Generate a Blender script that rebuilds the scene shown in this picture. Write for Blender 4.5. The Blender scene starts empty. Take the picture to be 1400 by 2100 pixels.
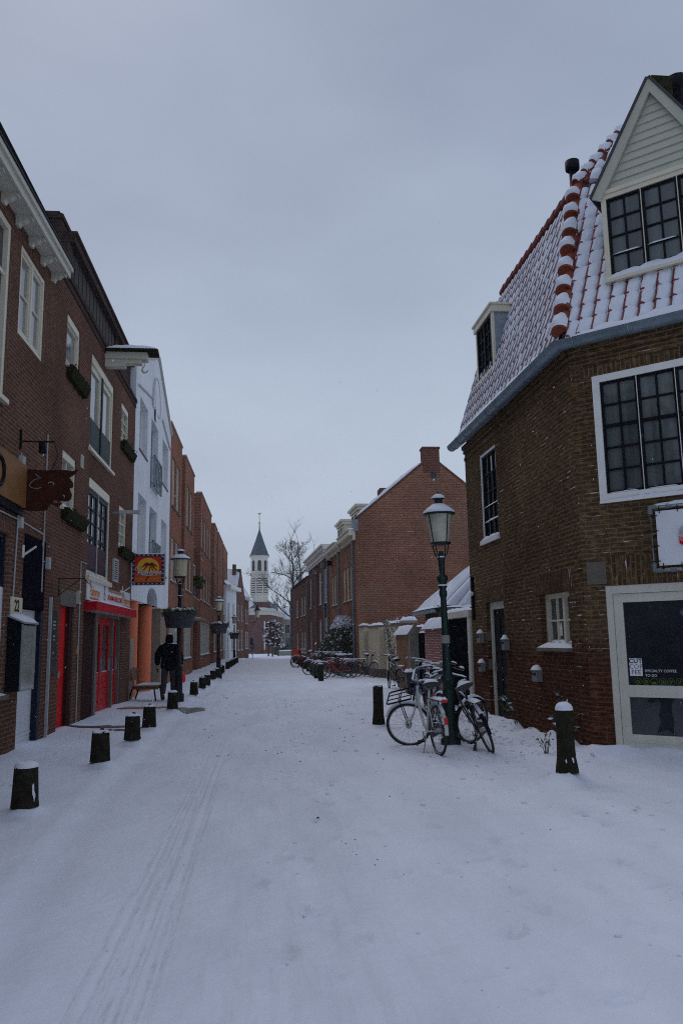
import bpy, math, random
import numpy as np
from mathutils import Vector, Matrix
random.seed(7)
C = bpy.context.scene.collection
R = math.radians
V = lambda *a: Vector(a)

# ------------------------------------------------------------------ mesh builder
class MB:
    def __init__(s):
        s.v = []; s.f = []; s.m = []; s.sw = []; s.sm = []
    def face(s, pts, m=0, swap=False, sm=False):
        i = len(s.v); s.v += [tuple(p) for p in pts]
        s.f.append(tuple(range(i, i + len(pts)))); s.m.append(m); s.sw.append(swap); s.sm.append(sm)
    def grid(s, rows, m=0, close_u=False, close_v=False, sm=True):
        n = len(rows[0]); i = len(s.v)
        for r in rows: s.v += [tuple(p) for p in r]
        nr = len(rows)
        for a in range(nr if close_v else nr - 1):
            b = (a + 1) % nr
            for k in range(n if close_u else n - 1):
                k2 = (k + 1) % n
                s.f.append((i + a*n + k, i + a*n + k2, i + b*n + k2, i + b*n + k))
                s.m.append(m); s.sw.append(False); s.sm.append(sm)
    def box(s, x0, x1, y0, y1, z0, z1, m=0):
        s.hexa([(x0,y0,z0),(x1,y0,z0),(x1,y1,z0),(x0,y1,z0),(x0,y0,z1),(x1,y0,z1),(x1,y1,z1),(x0,y1,z1)], m)
    def hexa(s, p, m=0, swap=False):
        for q in ((3,2,1,0),(4,5,6,7),(0,1,5,4),(1,2,6,5),(2,3,7,6),(3,0,4,7)):
            s.face([p[k] for k in q], m, swap)
    def prism(s, poly, vec, m=0):
        vec = Vector(vec); a = [Vector(p) for p in poly]; b = [p + vec for p in a]
        s.face(a[::-1], m); s.face(b, m)
        for k in range(len(a)):
            k2 = (k + 1) % len(a); s.face([a[k], a[k2], b[k2], b[k]], m)
    def tube(s, path, r, n=6, m=0, cap=True, sm=True, closed=False):
        path = [Vector(p) for p in path]; N = len(path)
        rad = r if isinstance(r, (list, tuple)) else [r]*N
        rows = []; up = None
        for k in range(N):
            if closed: t = path[(k+1) % N] - path[k-1]
            else: t = path[min(k+1, N-1)] - path[max(k-1, 0)]
            t.normalize()
            if up is None:
                up = Vector((0,0,1)) if abs(t.z) < .9 else Vector((1,0,0))
            a = t.cross(up)
            if a.length < 1e-6: a = t.cross(Vector((0.3,1,0.2)))
            a.normalize(); b = a.cross(t).normalized(); up = b
            rows.append([path[k] + (a*math.cos(q) + b*math.sin(q))*rad[k] for q in [2*math.pi*j/n for j in range(n)]])
        s.grid(rows, m, close_u=True, close_v=closed, sm=sm)
        if cap and not closed:
            s.face(rows[0][::-1], m); s.face(rows[-1], m)
    def lathe(s, prof, c=(0,0,0), n=16, m=0, sm=True, cap=True, sq=1):
        c = Vector(c); rows = []
        for (r, z) in prof:
            rows.append([c + Vector((r*math.cos(2*math.pi*k/n), r*math.sin(2*math.pi*k/n)*sq, z)) for k in range(n)])
        s.grid(rows, m, close_u=True, sm=sm)
        if cap:
            if prof[0][0] > 1e-4: s.face(rows[0][::-1], m)
            if prof[-1][0] > 1e-4: s.face(rows[-1], m)
    def ball(s, c, r, m=0, n=8, sc=(1,1,1)):
        c = Vector(c); rows = []
        for a in range(n//2 + 1):
            th = math.pi*a/(n//2); rr = max(math.sin(th), 1e-3)
            rows.append([c + Vector((r*rr*math.cos(2*math.pi*k/n)*sc[0], r*rr*math.sin(2*math.pi*k/n)*sc[1], -r*math.cos(th)*sc[2])) for k in range(n)])
        s.grid(rows, m, close_u=True)
    def torus(s, c, ax, R_, r, n=32, k=6, m=0):
        c = Vector(c); ax = Vector(ax).normalized(); a = ax.orthogonal().normalized(); b = ax.cross(a)
        s.tube([c + (a*math.cos(2*math.pi*q/n) + b*math.sin(2*math.pi*q/n))*R_ for q in range(n)], r, k, m, closed=True)
    def xf(s, M):
        s.v = [tuple(M @ Vector(p)) for p in s.v]; return s
    def add(s, o):
        i = len(s.v); s.v += o.v; s.f += [tuple(i + k for k in f) for f in o.f]; s.m += o.m; s.sw += o.sw; s.sm += o.sm
    def build(s, name, mats, parent=None, world=True):
        if not isinstance(mats, (list, tuple)): mats = [mats]
        off = Vector((0,0,0))
        if parent is not None and world:
            p = parent
            while p is not None: off += p.location; p = p.parent
        vs = [(p[0]-off.x, p[1]-off.y, p[2]-off.z) for p in s.v]
        me = bpy.data.meshes.new(name); me.from_pydata(vs, [], s.f); 
        for mt in mats: me.materials.append(mt)
        me.polygons.foreach_set('material_index', s.m)
        me.polygons.foreach_set('use_smooth', s.sm)
        uv = me.uv_layers.new(name='UVMap'); nf = len(s.f); data = np.zeros(len(me.loops)*2, np.float32); q = 0
        for fi in range(nf):
            f = s.f[fi]; a, b, c = (s.v[f[0]], s.v[f[1]], s.v[f[-1]])
            ux, uy, uz = b[0]-a[0], b[1]-a[1], b[2]-a[2]; wx, wy, wz = c[0]-a[0], c[1]-a[1], c[2]-a[2]
            nx, ny, nz = uy*wz-uz*wy, uz*wx-ux*wz, ux*wy-uy*wx
            h = math.hypot(nx, ny)
            if h < abs(nz)*.3 or h < 1e-12:
                for k in f: data[q] = s.v[k][0]; data[q+1] = s.v[k][1]; q += 2
            else:
                tx, ty = -ny/h, nx/h
                if abs(tx) > abs(ty):
                    if tx < 0: tx, ty = -tx, -ty
                elif ty < 0: tx, ty = -tx, -ty
                for k in f:
                    p = s.v[k]; u = p[0]*tx + p[1]*ty
                    if s.sw[fi]: data[q] = p[2]; data[q+1] = u
                    else: data[q] = u; data[q+1] = p[2]
                    q += 2
        uv.data.foreach_set('uv', data)
        me.update()
        o = bpy.data.objects.new(name, me); C.objects.link(o)
        if parent is not None: o.parent = parent
        return o

def tag(o, label=None, cat=None, group=None, kind=None):
    if label: o['label'] = label
    if cat: o['category'] = cat
    if group: o['group'] = group
    if kind: o['kind'] = kind
    return o
def thing(name, label, cat, loc=(0,0,0), group=None):
    o = bpy.data.objects.new(name, None); C.objects.link(o); o.location = loc; o.empty_display_size = .2
    return tag(o, label, cat, group)
def copy_tree(o, parent=None):
    c = o.copy(); C.objects.link(c)
    if parent is not None: c.parent = parent
    for ch in list(o.children): copy_tree(ch, c)
    return c

class Fac:                       # a facade: u along, z up, o outwards
    def __init__(s, p0, d):
        s.p0 = Vector((p0[0], p0[1], 0)); s.d = Vector((d[0], d[1], 0)).normalized()
        s.n = Vector((s.d.y, -s.d.x, 0))
    def P(s, u, z, o=0): return s.p0 + s.d*u + s.n*o + Vector((0,0,z))
    def box(s, mb, u0, u1, z0, z1, o0, o1, m=0, swap=False):
        P = s.P
        mb.hexa([P(u0,z0,o1),P(u1,z0,o1),P(u1,z0,o0),P(u0,z0,o0),P(u0,z1,o1),P(u1,z1,o1),P(u1,z1,o0),P(u0,z1,o0)], m, swap)

def wall(mb, fac, u0, u1, z0, z1, ops, depth=.2, m=0, o=0):
    us = sorted({u0, u1} | {a for q in ops for a in q[:2] if u0 < a < u1})
    zs = sorted({z0, z1} | {a for q in ops for a in q[2:4] if z0 < a < z1})
    for i in range(len(us)-1):
        for k in range(len(zs)-1):
            cu, cz = (us[i]+us[i+1])/2, (zs[k]+zs[k+1])/2
            if any(q[0] < cu < q[1] and q[2] < cz < q[3] for q in ops): continue
            mb.face([fac.P(us[i],zs[k],o), fac.P(us[i+1],zs[k],o), fac.P(us[i+1],zs[k+1],o), fac.P(us[i],zs[k+1],o)], m)
    for q in ops:
        a, b, c, e = q[:4]; dp = q[4] if len(q) > 4 else depth; i = o - dp
        P = fac.P
        mb.face([P(a,c,o),P(a,c,i),P(a,e,i),P(a,e,o)], m); mb.face([P(b,c,i),P(b,c,o),P(b,e,o),P(b,e,i)], m)
        mb.face([P(a,e,o),P(a,e,i),P(b,e,i),P(b,e,o)], m); mb.face([P(a,c,i),P(a,c,o),P(b,c,o),P(b,c,i)], m)

rnd = random.Random(3)
def snow_patch(mb, a, b, c, d, h, nu=8, nv=4, m=0, jit=.35, up=V(0,0,1), drop=.004):
    """a domed, uneven cushion of snow over the quad a b c d"""
    a, b, c, d = map(Vector, (a, b, c, d)); rows = []
    for j in range(nv+1):
        t = j/nv; row = []
        for i in range(nu+1):
            q = i/nu; p = a.lerp(b, q).lerp(d.lerp(c, q), t)
            e = (1-abs(2*q-1)**6)*(1-abs(2*t-1)**4)
            row.append(p + up*(h*e*(1+jit*(rnd.random()-.5)*2*e) - drop*(1 if e < 1e-6 else 0)))
        rows.append(row)
    mb.grid(rows, m)
def fsnow(mb, fac, u0, u1, z, o0, o1, h, m=0, nu=None, nv=3):
    snow_patch(mb, fac.P(u0,z,o1), fac.P(u1,z,o1), fac.P(u1,z,o0), fac.P(u0,z,o0), h, nu or max(4, int((u1-u0)/.08)), nv, m)

# ------------------------------------------------------------------ materials
def newmat(name):
    mt = bpy.data.materials.new(name); mt.use_nodes = True
    nt = mt.node_tree; return mt, nt, nt.nodes['Principled BSDF'], nt.nodes, nt.links
def nz_(nt, scale, detail=4, vec=None, rough=.55):
    n = nt.nodes.new('ShaderNodeTexNoise'); n.inputs['Scale'].default_value = scale; n.inputs['Detail'].default_value = detail
    n.inputs['Roughness'].default_value = rough
    if vec is not None: nt.links.new(vec, n.inputs['Vector'])
    return n.outputs['Fac']
def ramp(nt, fac, a, b, ca=(0,0,0,1), cb=(1,1,1,1)):
    r = nt.nodes.new('ShaderNodeValToRGB'); r.color_ramp.elements[0].position = a; r.color_ramp.elements[1].position = b
    r.color_ramp.elements[0].color = ca; r.color_ramp.elements[1].color = cb
    nt.links.new(fac, r.inputs['Fac']); return r.outputs['Color']
def mix(nt, fac, a, b, mode='MIX'):
    n = nt.nodes.new('ShaderNodeMix'); n.data_type = 'RGBA'; n.blend_type = mode
    for s_, x in ((0, fac), (6, a), (7, b)):
        if hasattr(x, 'links'): nt.links.new(x, n.inputs[s_])
        else: n.inputs[s_].default_value = x if s_ == 0 else (tuple(x)+(1,))[:4]
    return n.outputs[2]
def math_(nt, op, a, b=0.0, clamp=False):
    n = nt.nodes.new('ShaderNodeMath'); n.operation = op; n.use_clamp = clamp
    for k, x in ((0, a), (1, b)):
        if hasattr(x, 'links'): nt.links.new(x, n.inputs[k])
        else: n.inputs[k].default_value = x
    return n.outputs[0]
def bump(nt, bsdf, h, strength=.3, dist=.01):
    b = nt.nodes.new('ShaderNodeBump'); b.inputs['Strength'].default_value = strength; b.inputs['Distance'].default_value = dist
    nt.links.new(h, b.inputs['Height']); nt.links.new(b.outputs['Normal'], bsdf.inputs['Normal'])
SNOWC = (.775, .80, .89)
def snow_mask(nt, lo, hi, scale=14, amp=.5):
    """snow lying on faces that look up, with a ragged edge"""
    g = nt.nodes.new('ShaderNodeNewGeometry'); sp = nt.nodes.new('ShaderNodeSeparateXYZ'); nt.links.new(g.outputs['Normal'], sp.inputs[0])
    n = nz_(nt, scale, 3, g.outputs['Position'])
    z = math_(nt, 'ADD', sp.outputs['Z'], math_(nt, 'MULTIPLY', math_(nt, 'SUBTRACT', n, .5), amp))
    return ramp(nt, z, lo, hi)
def M(name, c, rough=.6, var=.18, scale=6, bmp=0, metal=0, snow=0, spec=.5, c2=None, fine=60, drip=0):
    mt, nt, bs, N, L = newmat(name)
    tc = N.new('ShaderNodeTexCoord').outputs['Object']
    f = nz_(nt, scale, 6, tc, .65)
    a = tuple(max(0, x*(1-var)) for x in c); b = c2 or tuple(min(1, x*(1+var)) for x in c)
    col = mix(nt, ramp(nt, f, .3, .7), a, b)
    if drip:      # rain-streaked dirt
        st = N.new('ShaderNodeVectorMath'); st.operation = 'MULTIPLY'; L.new(tc, st.inputs[0]); st.inputs[1].default_value = (4, 4, .28)
        k = math_(nt, 'MULTIPLY', ramp(nt, nz_(nt, 1, 6, st.outputs[0], .7), .46, .78), ramp(nt, nz_(nt, .5, 3, tc), .35, .65))
        col = mix(nt, math_(nt, 'MULTIPLY', k, drip), col, (.20,.19,.17))
    bs.inputs['Roughness'].default_value = rough; bs.inputs['Metallic'].default_value = metal
    bs.inputs['Specular IOR Level'].default_value = spec
    if snow:
        mk = snow_mask(nt, .75-snow, .85-snow*.8)
        col = mix(nt, mk, col, SNOWC)
        L.new(mix(nt, mk, (rough,)*3, (.85,)*3), bs.inputs['Roughness'])
    L.new(col, bs.inputs['Base Color'])
    if bmp: bump(nt, bs, nz_(nt, fine, 4, tc), bmp, .01)
    return mt
def brick(name, c1, c2, mortar, bw=.215, bh=.065, ms=.009, dirt=.35, flecks=0, third=None, low=None, lowz=1.0, bs_=.5, bloom=.30):
    mt, nt, bs, N, L = newmat(name)
    uv = N.new('ShaderNodeUVMap'); uv.uv_map = 'UVMap'
    # courses are never dead straight
    wob = N.new('ShaderNodeTexNoise'); wob.inputs['Scale'].default_value = 1.3; L.new(uv.outputs[0], wob.inputs['Vector'])
    mp = N.new('ShaderNodeVectorMath'); mp.operation = 'MULTIPLY_ADD'; L.new(wob.outputs['Color'], mp.inputs[0])
    mp.inputs[1].default_value = (.03,.016,0); L.new(uv.outputs[0], mp.inputs[2]); vec = mp.outputs[0]
    b = N.new('ShaderNodeTexBrick'); L.new(vec, b.inputs['Vector']); b.inputs['Scale'].default_value = 1
    b.inputs['Brick Width'].default_value = bw; b.inputs['Row Height'].default_value = bh; b.inputs['Mortar Size'].default_value = ms
    b.inputs['Mortar Smooth'].default_value = .25; b.inputs['Bias'].default_value = 0; b.offset = .5; b.squash = 1
    b.inputs['Color1'].default_value = c1+(1,); b.inputs['Color2'].default_value = c2+(1,); b.inputs['Mortar'].default_value = mortar+(1,)
    col = b.outputs['Color']
    pm = N.new('ShaderNodeVectorMath'); pm.operation = 'MULTIPLY'; L.new(vec, pm.inputs[0]); pm.inputs[1].default_value = (1/bw, 1/bh, 1)
    n3 = nz_(nt, 1.5, 1, pm.outputs[0])
    if third: 
        col2 = mix(nt, ramp(nt, n3, .56, .64), col, third)
        col = mix(nt, math_(nt, 'MULTIPLY', math_(nt, 'SUBTRACT', 1, b.outputs['Fac']), .8), col, col2)
    col = mix(nt, .55, col, mix(nt, ramp(nt, n3, .25, .75), (.45,)*3, (1.35,)*3), 'MULTIPLY')
    big = nz_(nt, .55, 5, uv.outputs[0], .6)
    col = mix(nt, dirt, col, mix(nt, ramp(nt, big, .32, .68), (.35,.33,.31), (1.15,1.1,1.08)), 'MULTIPLY')
    blo = math_(nt, 'MULTIPLY', ramp(nt, nz_(nt, .22, 4, uv.outputs[0], .55), .50, .72), ramp(nt, nz_(nt, 9, 4, uv.outputs[0], .7), .35, .65))
    col = mix(nt, math_(nt, 'MULTIPLY', blo, bloom), col, mortar)     # lime bloom
    fine = nz_(nt, 24, 4, uv.outputs[0], .7)
    col = mix(nt, .35, col, mix(nt, ramp(nt, fine, .3, .7), (.6,)*3, (1.2,)*3), 'MULTIPLY')
    if low:       # the plinth courses are another, darker brick
        g = N.new('ShaderNodeSeparateXYZ'); L.new(N.new('ShaderNodeNewGeometry').outputs['Position'], g.inputs[0])
        zz = math_(nt, 'ADD', g.outputs['Z'], math_(nt, 'MULTIPLY', math_(nt, 'SUBTRACT', nz_(nt, 2, 4, uv.outputs[0]), .5), .5))
        col = mix(nt, ramp(nt, math_(nt, 'MULTIPLY', zz, .1), (lowz-.28)/10, (lowz+.22)/10), mix(nt, 1, col, low, 'MULTIPLY'), col)
    if flecks:    # snow blown onto the bed joints
        st = N.new('ShaderNodeVectorMath'); st.operation = 'MULTIPLY'; L.new(vec, st.inputs[0]); st.inputs[1].default_value = (2.6, 16, 1)
        fl = ramp(nt, nz_(nt, 1, 3, st.outputs[0], .7), .66-flecks*.08, .70-flecks*.08)
        w = N.new('ShaderNodeTexBrick'); L.new(vec, w.inputs['Vector']); w.inputs['Scale'].default_value = 1
        w.inputs['Brick Width'].default_value = 50; w.inputs['Row Height'].default_value = bh; w.inputs['Mortar Size'].default_value = ms*.9
        k = math_(nt, 'MULTIPLY', fl, w.outputs['Fac'])
        k = math_(nt, 'MULTIPLY', k, ramp(nt, nz_(nt, .8, 3, uv.outputs[0]), .42, .62))
        col = mix(nt, math_(nt, 'MULTIPLY', k, .85), col, SNOWC)
    L.new(col, bs.inputs['Base Color']); bs.inputs['Roughness'].default_value = .95; bs.inputs['Specular IOR Level'].default_value = .04
    h = math_(nt, 'SUBTRACT', math_(nt, 'MULTIPLY', fine, .35), b.outputs['Fac'])
    h = math_(nt, 'ADD', h, math_(nt, 'MULTIPLY', n3, .5))
    bump(nt, bs, h, bs_, .012)
    return mt
def glass(name, c=(.02,.025,.03), c2=(.05,.06,.07), rough=.04, wav=.06, scale=1.2, curtain=0):
    mt, nt, bs, N, L = newmat(name)
    tc = N.new('ShaderNodeTexCoord').outputs['Object']
    st = N.new('ShaderNodeVectorMath'); st.operation = 'MULTIPLY'; L.new(tc, st.inputs[0]); st.inputs[1].default_value = (6,6,.35) if curtain else (1,1,1)
    col = mix(nt, ramp(nt, nz_(nt, scale, 5, st.outputs[0], .6), .35, .65), c, c2)
    L.new(col, bs.inputs['Base Color']); bs.inputs['Roughness'].default_value = rough; bs.inputs['IOR'].default_value = 1.52
    bs.inputs['Specular IOR Level'].default_value = .6
    bump(nt, bs, nz_(nt, 2.2, 2, tc), wav, .05)
    return mt
def snowmat(name, c=SNOWC, bmp=.5, dirty=0):
    mt, nt, bs, N, L = newmat(name)
    tc = N.new('ShaderNodeNewGeometry').outputs['Position']
    col = mix(nt, ramp(nt, nz_(nt, 3, 6, tc), .3, .7), tuple(x*.93 for x in c), c)
    L.new(col, bs.inputs['Base Color']); bs.inputs['Roughness'].default_value = .8; bs.inputs['Specular IOR Level'].default_value = .3
    bs.inputs['Sheen Weight'].default_value = 0
    bump(nt, bs, math_(nt, 'ADD', nz_(nt, 45, 5, tc, .7), math_(nt, 'MULTIPLY', nz_(nt, 180, 2, tc), .5)), bmp, .012)
    return mt
mt_snow = snowmat('snow')
BR_A = brick('brick_umber', (.150,.066,.044), (.200,.092,.060), (.25,.185,.135), dirt=.5, third=(.065,.036,.034))
BR_B = brick('brick_brown_red', (.152,.065,.045), (.200,.089,.061), (.23,.165,.125), dirt=.5, third=(.07,.036,.034))
BR_DK = brick('brick_dark', (.07,.045,.042), (.10,.06,.052), (.10,.085,.075), dirt=.5)
BR_MOD = brick('brick_orange_red', (.32,.112,.066), (.40,.152,.094), (.34,.24,.18), dirt=.3, bw=.215, bh=.07)
BR_MODS = brick('brick_orange_dark', (.22,.062,.034), (.28,.088,.046), (.31,.21,.15), dirt=.3, bw=.215, bh=.09, ms=.018)
BR_R = brick('brick_olive_brown', (.078,.046,.023), (.120,.072,.037), (.18,.135,.085), dirt=.65, flecks=.75, third=(.21,.12,.048), low=(.76,.50,.53), lowz=1.45)
BR_H = brick('brick_house_red', (.26,.088,.055), (.34,.128,.078), (.36,.28,.20), dirt=.45, flecks=.5, bw=.25, bh=.085, ms=.012, bloom=.55)
BR_H2 = brick('brick_house_dark_red', (.15,.048,.037), (.20,.07,.05), (.20,.15,.12), dirt=.35, bw=.25, bh=.085, ms=.012)
BR_H3 = brick('brick_house_brown', (.18,.08,.062), (.22,.10,.075), (.22,.165,.13), dirt=.3, bw=.25, bh=.085, ms=.012)
BR_CH = brick('brick_church', (.17,.078,.068), (.21,.098,.084), (.2,.15,.135), dirt=.3, bw=.4, bh=.12, ms=.012)
BR_GW = brick('brick_garden_orange', (.36,.17,.085), (.28,.13,.08), (.30,.24,.17), dirt=.5)
BR_GR = brick('brick_garden_red', (.30,.10,.08), (.35,.13,.10), (.42,.38,.36), dirt=.3, flecks=1.6)
cream = M('paint_cream', (.66,.61,.47), .45, .06, 5)
white = M('paint_white', (.78,.77,.73), .45, .05, 5)
whiteblue = M('paint_cool_white', (.72,.75,.78), .4, .05, 4)
offw = M('paint_off_white', (.60,.58,.50), .5, .08, 3, drip=.35)
stucco = M('stucco_white', (.78,.80,.82), .85, .07, .8, bmp=.15, drip=.45)
stucco_c = M('stucco_cream', (.58,.49,.34), .85, .12, 1.2, bmp=.2, drip=.6)
black = M('black_gloss_paint', (.007,.008,.011), .5, .3, 6, spec=.08)
navy = M('navy_paint', (.010,.014,.030), .5, .3, 5, spec=.2)
dkgreen = M('dark_green_paint', (.004,.020,.018), .4, .35, 9, snow=.05, spec=.3)
lampblack = M('lamp_black_paint', (.008,.009,.012), .45, .3, 9, snow=.05, spec=.25)
postblack = M('post_black', (.012,.014,.016), .45, .4, 7)
greengrey = M('panel_green_grey', (.025,.042,.042), .6, .15, 4, spec=.2)
red = M('paint_red', (.62,.005,.007), .5, .10, 3, spec=.12)
redgloss = M('paint_red_gloss', (.52,.008,.012), .4, .15, 3, spec=.2)
awnred = M('awning_red', (.46,.008,.018), .6, .12, 4, spec=.08)
brownpanel = M('panel_brown', (.045,.019,.018), .8, .12, 4, spec=.05)
alu = M('aluminium_brown', (.19,.165,.145), .4, .12, 5, metal=.5)
zinc = M('zinc', (.20,.26,.30), .45, .22, 5, metal=.35)
steel = M('steel_grey', (.32,.34,.36), .4, .15, 7, metal=.6)
chrome = M('chrome', (.55,.56,.58), .25, .1, 9, metal=.9, snow=.12)
greymetal = M('grey_metal', (.28,.30,.31), .5, .15, 5, metal=.2)
stone = M('stone_grey', (.125,.105,.085), .8, .2, 6, bmp=.25)
concrete = M('concrete_grey', (.27,.255,.21), .85, .3, 3, bmp=.3)
conduit = M('conduit_grey', (.40,.40,.40), .5, .1, 8)
wood = M('bench_wood', (.20,.095,.05), .6, .3, 8, bmp=.15, snow=.12)
wood_old = M('bollard_wood', (.012,.011,.008), .9, .5, 9, bmp=.9, c2=(.032,.030,.018), fine=28, spec=.15)
slat = M('weathered_boards', (.055,.046,.038), .85, .3, 9, bmp=.3)
moss = M('mossy_box', (.016,.012,.007), .95, .5, 14, bmp=.8, c2=(.036,.038,.012), fine=30, spec=.1)
terra = M('terracotta', (.25,.052,.022), .75, .3, 8, bmp=.3)
tile_red = M('roof_tile_red', (.17,.020,.016), .7, .35, 5, bmp=.3)
tile_dark = M('roof_tile_dark', (.05,.048,.05), .8, .3, 5, bmp=.3)
slate = M('slate_blue', (.065,.085,.11), .55, .25, 3, bmp=.2)
lead = M('lead_sheet', (.20,.25,.28), .5, .25, 4, bmp=.1)
orange_col = M('column_orange', (.80,.20,.085), .8, .10, 2, bmp=.1, drip=.3)
rust = M('rust_steel', (.050,.014,.007), .85, .4, 4, bmp=.2, spec=.15)
ochre = M('ochre_board', (.24,.10,.022), .7, .15, 3)
rubber = M('rubber', (.012,.012,.012), .75, .3, 9, snow=.10)
spoke_m = M('spoke_metal', (.22,.22,.22), .4, .1, 9, metal=.7)
leather = M('saddle_black', (.012,.012,.013), .5, .3, 9)
redlens = M('red_reflector', (.55,.01,.012), .2, .1, 5)
lampglass = M('lamp_glass', (.50,.48,.32), .25, .10, 4, spec=.6)
lampglass2 = M('lamp_glass_frosted', (.36,.36,.26), .22, .2, 5, spec=.6, c2=(.50,.50,.38))
gl_sky = glass('glass_bright', (.10,.115,.13), (.16,.175,.19), .03)
gl_dark = glass('glass_dark', (.008,.011,.018), (.026,.032,.042), .03, wav=.12)
gl_grey = glass('glass_grey_curtain', (.05,.062,.066), (.12,.14,.142), .10, wav=.16, scale=1.0, curtain=1)
gl_net_glare = glass('glass_net_curtain_glare', (.20,.205,.20), (.30,.305,.30), .08, scale=1.0, curtain=1)  # pale curtain tone; in the navy window it stands in for reflections
gl_purple = glass('glass_purple', (.05,.03,.045), (.09,.05,.07), .06)
leaf_g = M('leaf_green', (.05,.075,.02), .6, .4, 30, c2=(.11,.13,.03))
leaf_d = M('leaf_dark', (.022,.035,.026), .5, .4, 30, c2=(.05,.07,.045))
bark = M('bark', (.055,.047,.040), .9, .3, 5, bmp=.5, snow=.02)
twig = M('twig', (.06,.05,.045), .9, .3, 5)
cardboard = M('cardboard', (.36,.21,.10), .85, .25, 5, bmp=.2)
wetground = M('wet_paving', (.06,.05,.05), .5, .4, 6, bmp=.3, c2=(.11,.09,.09))
gold = M('gilding', (.65,.42,.10), .35, .1, 5, metal=.6)
planter_m = M('planter_grey_plastic', (.028,.031,.042), .5, .12, 5)
def flat(name, c, rough=.6): return M(name, c, rough, .05, 6, spec=.25)

gateblack = M('gate_black', (.008,.009,.012), .95, .3, 6, spec=0)
# ------------------------------------------------------------------ camera, light, sky
CAMH = 1.6
def camera():
    p, y, r = R(9.16), R(5.64), R(-1.0)
    f = Vector((math.sin(y)*math.cos(p), math.cos(y)*math.cos(p), math.sin(p)))
    rt = Vector((math.cos(y), -math.sin(y), 0)); up = rt.cross(f)
    r_ = rt*math.cos(r) + up*math.sin(r); u_ = up*math.cos(r) - rt*math.sin(r)
    cd = bpy.data.cameras.new('camera'); co = bpy.data.objects.new('camera', cd); C.objects.link(co)
    m = Matrix((r_, u_, -f)).transposed().to_4x4(); m.translation = (0, 0, CAMH); co.matrix_world = m
    cd.sensor_fit = 'VERTICAL'; cd.sensor_height = 36; cd.sensor_width = 24; cd.lens = 1621/2100*36
    cd.clip_start = .05; cd.clip_end = 3000
    bpy.context.scene.camera = co
camera()
sc = bpy.context.scene
SUN_EL, SUN_AZ = R(52), R(-20)          # azimuth from +Y towards +X
w = bpy.data.worlds.new('World'); sc.world = w; w.use_nodes = True
nt = w.node_tree; bg = nt.nodes['Background']
sky = nt.nodes.new('ShaderNodeTexSky'); sky.sky_type = 'NISHITA'; sky.sun_disc = False
sky.sun_elevation = SUN_EL; sky.sun_rotation = SUN_AZ; sky.air_density = 1; sky.dust_density = 3
tc = nt.nodes.new('ShaderNodeTexCoord').outputs['Generated']
sp = nt.nodes.new('ShaderNodeSeparateXYZ'); nt.links.new(tc, sp.inputs[0])
hz = ramp(nt, sp.outputs['Z'], 0, .62, (4.25, 4.95, 5.95, 1), (3.10, 3.62, 4.75, 1))
st = nt.nodes.new('ShaderNodeVectorMath'); st.operation = 'MULTIPLY'; nt.links.new(tc, st.inputs[0]); st.inputs[1].default_value = (1, 1, 2.2)
cl = nz_(nt, 1.15, 4, st.outputs[0], .5)
cl2 = nz_(nt, 4.0, 3, st.outputs[0], .5)
cloud = mix(nt, ramp(nt, math_(nt, 'ADD', math_(nt, 'MULTIPLY', cl, .75), math_(nt, 'MULTIPLY', cl2, .25)), .36, .64), (.83, .84, .86), (1.11, 1.105, 1.09))
hz = mix(nt, 1, hz, cloud, 'MULTIPLY')
col = mix(nt, .97, sky.outputs[0], hz)
nt.links.new(col, bg.inputs['Color']); bg.inputs['Strength'].default_value = .1
sd = bpy.data.lights.new('sun', 'SUN'); so = bpy.data.objects.new('sun', sd); C.objects.link(so)
sd.energy = .5; sd.angle = R(40); sd.color = (1, .985, .96)
dirv = Vector((math.sin(SUN_AZ)*math.cos(SUN_EL), math.cos(SUN_AZ)*math.cos(SUN_EL), math.sin(SUN_EL)))
so.rotation_euler = dirv.to_track_quat('Z', 'Y').to_euler()
sc.view_settings.view_transform = 'Standard'; sc.view_settings.look = 'None'; sc.view_settings.gamma = 1
sc.view_settings.exposure = .17; sc.cycles.filter_width = 1.1; sc.cycles.use_denoising = False

# ------------------------------------------------------------------ snow-covered ground
def vnoise(x, y, seed=0):
    xi = np.floor(x).astype(np.int64); yi = np.floor(y).astype(np.int64); fx = x-xi; fy = y-yi
    fx = fx*fx*(3-2*fx); fy = fy*fy*(3-2*fy)
    def h(a, b):
        n = (a*374761393 + b*668265263 + seed*974634711) & 0xffffffff
        n = ((n ^ (n >> 13))*1274126177) & 0xffffffff
        return ((n ^ (n >> 16)) & 0xffff)/65535.0
    return (h(xi,yi)*(1-fx)+h(xi+1,yi)*fx)*(1-fy) + (h(xi,yi+1)*(1-fx)+h(xi+1,yi+1)*fx)*fy
def fbm(x, y, o=4, seed=0):
    r = 0; a = .5
    for k in range(o): r = r + a*(vnoise(x, y, seed+k)-.5); x = x*2.03; y = y*2.03; a *= .5
    return r
TRACKS = [(-.86,.02),(-.81,.016),(-.765,.014),(-.69,.018),(-.645,.016),(-.56,.02),(-.52,.014)]
rr = random.Random(11)
PRINTS = []
def trail(x, y, dx, dy, n, st=.62):
    L = math.hypot(dx, dy); dx /= L; dy /= L
    for k in range(n):
        s = .11 if k % 2 else -.11
        PRINTS.append((x+dx*st*k+dy*s+rr.uniform(-.05,.05), y+dy*st*k-dx*s+rr.uniform(-.06,.06), math.atan2(dy, dx)+rr.uniform(-.15,.15), rr.uniform(.5,1)))
trail(1.0,5.6,1.2,1,5); trail(2.2,4.6,-.3,1,6); trail(1.6,3.6,1,.35,4); trail(.45,6.2,.05,1,7); trail(2.3,8,.3,1,6)
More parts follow.
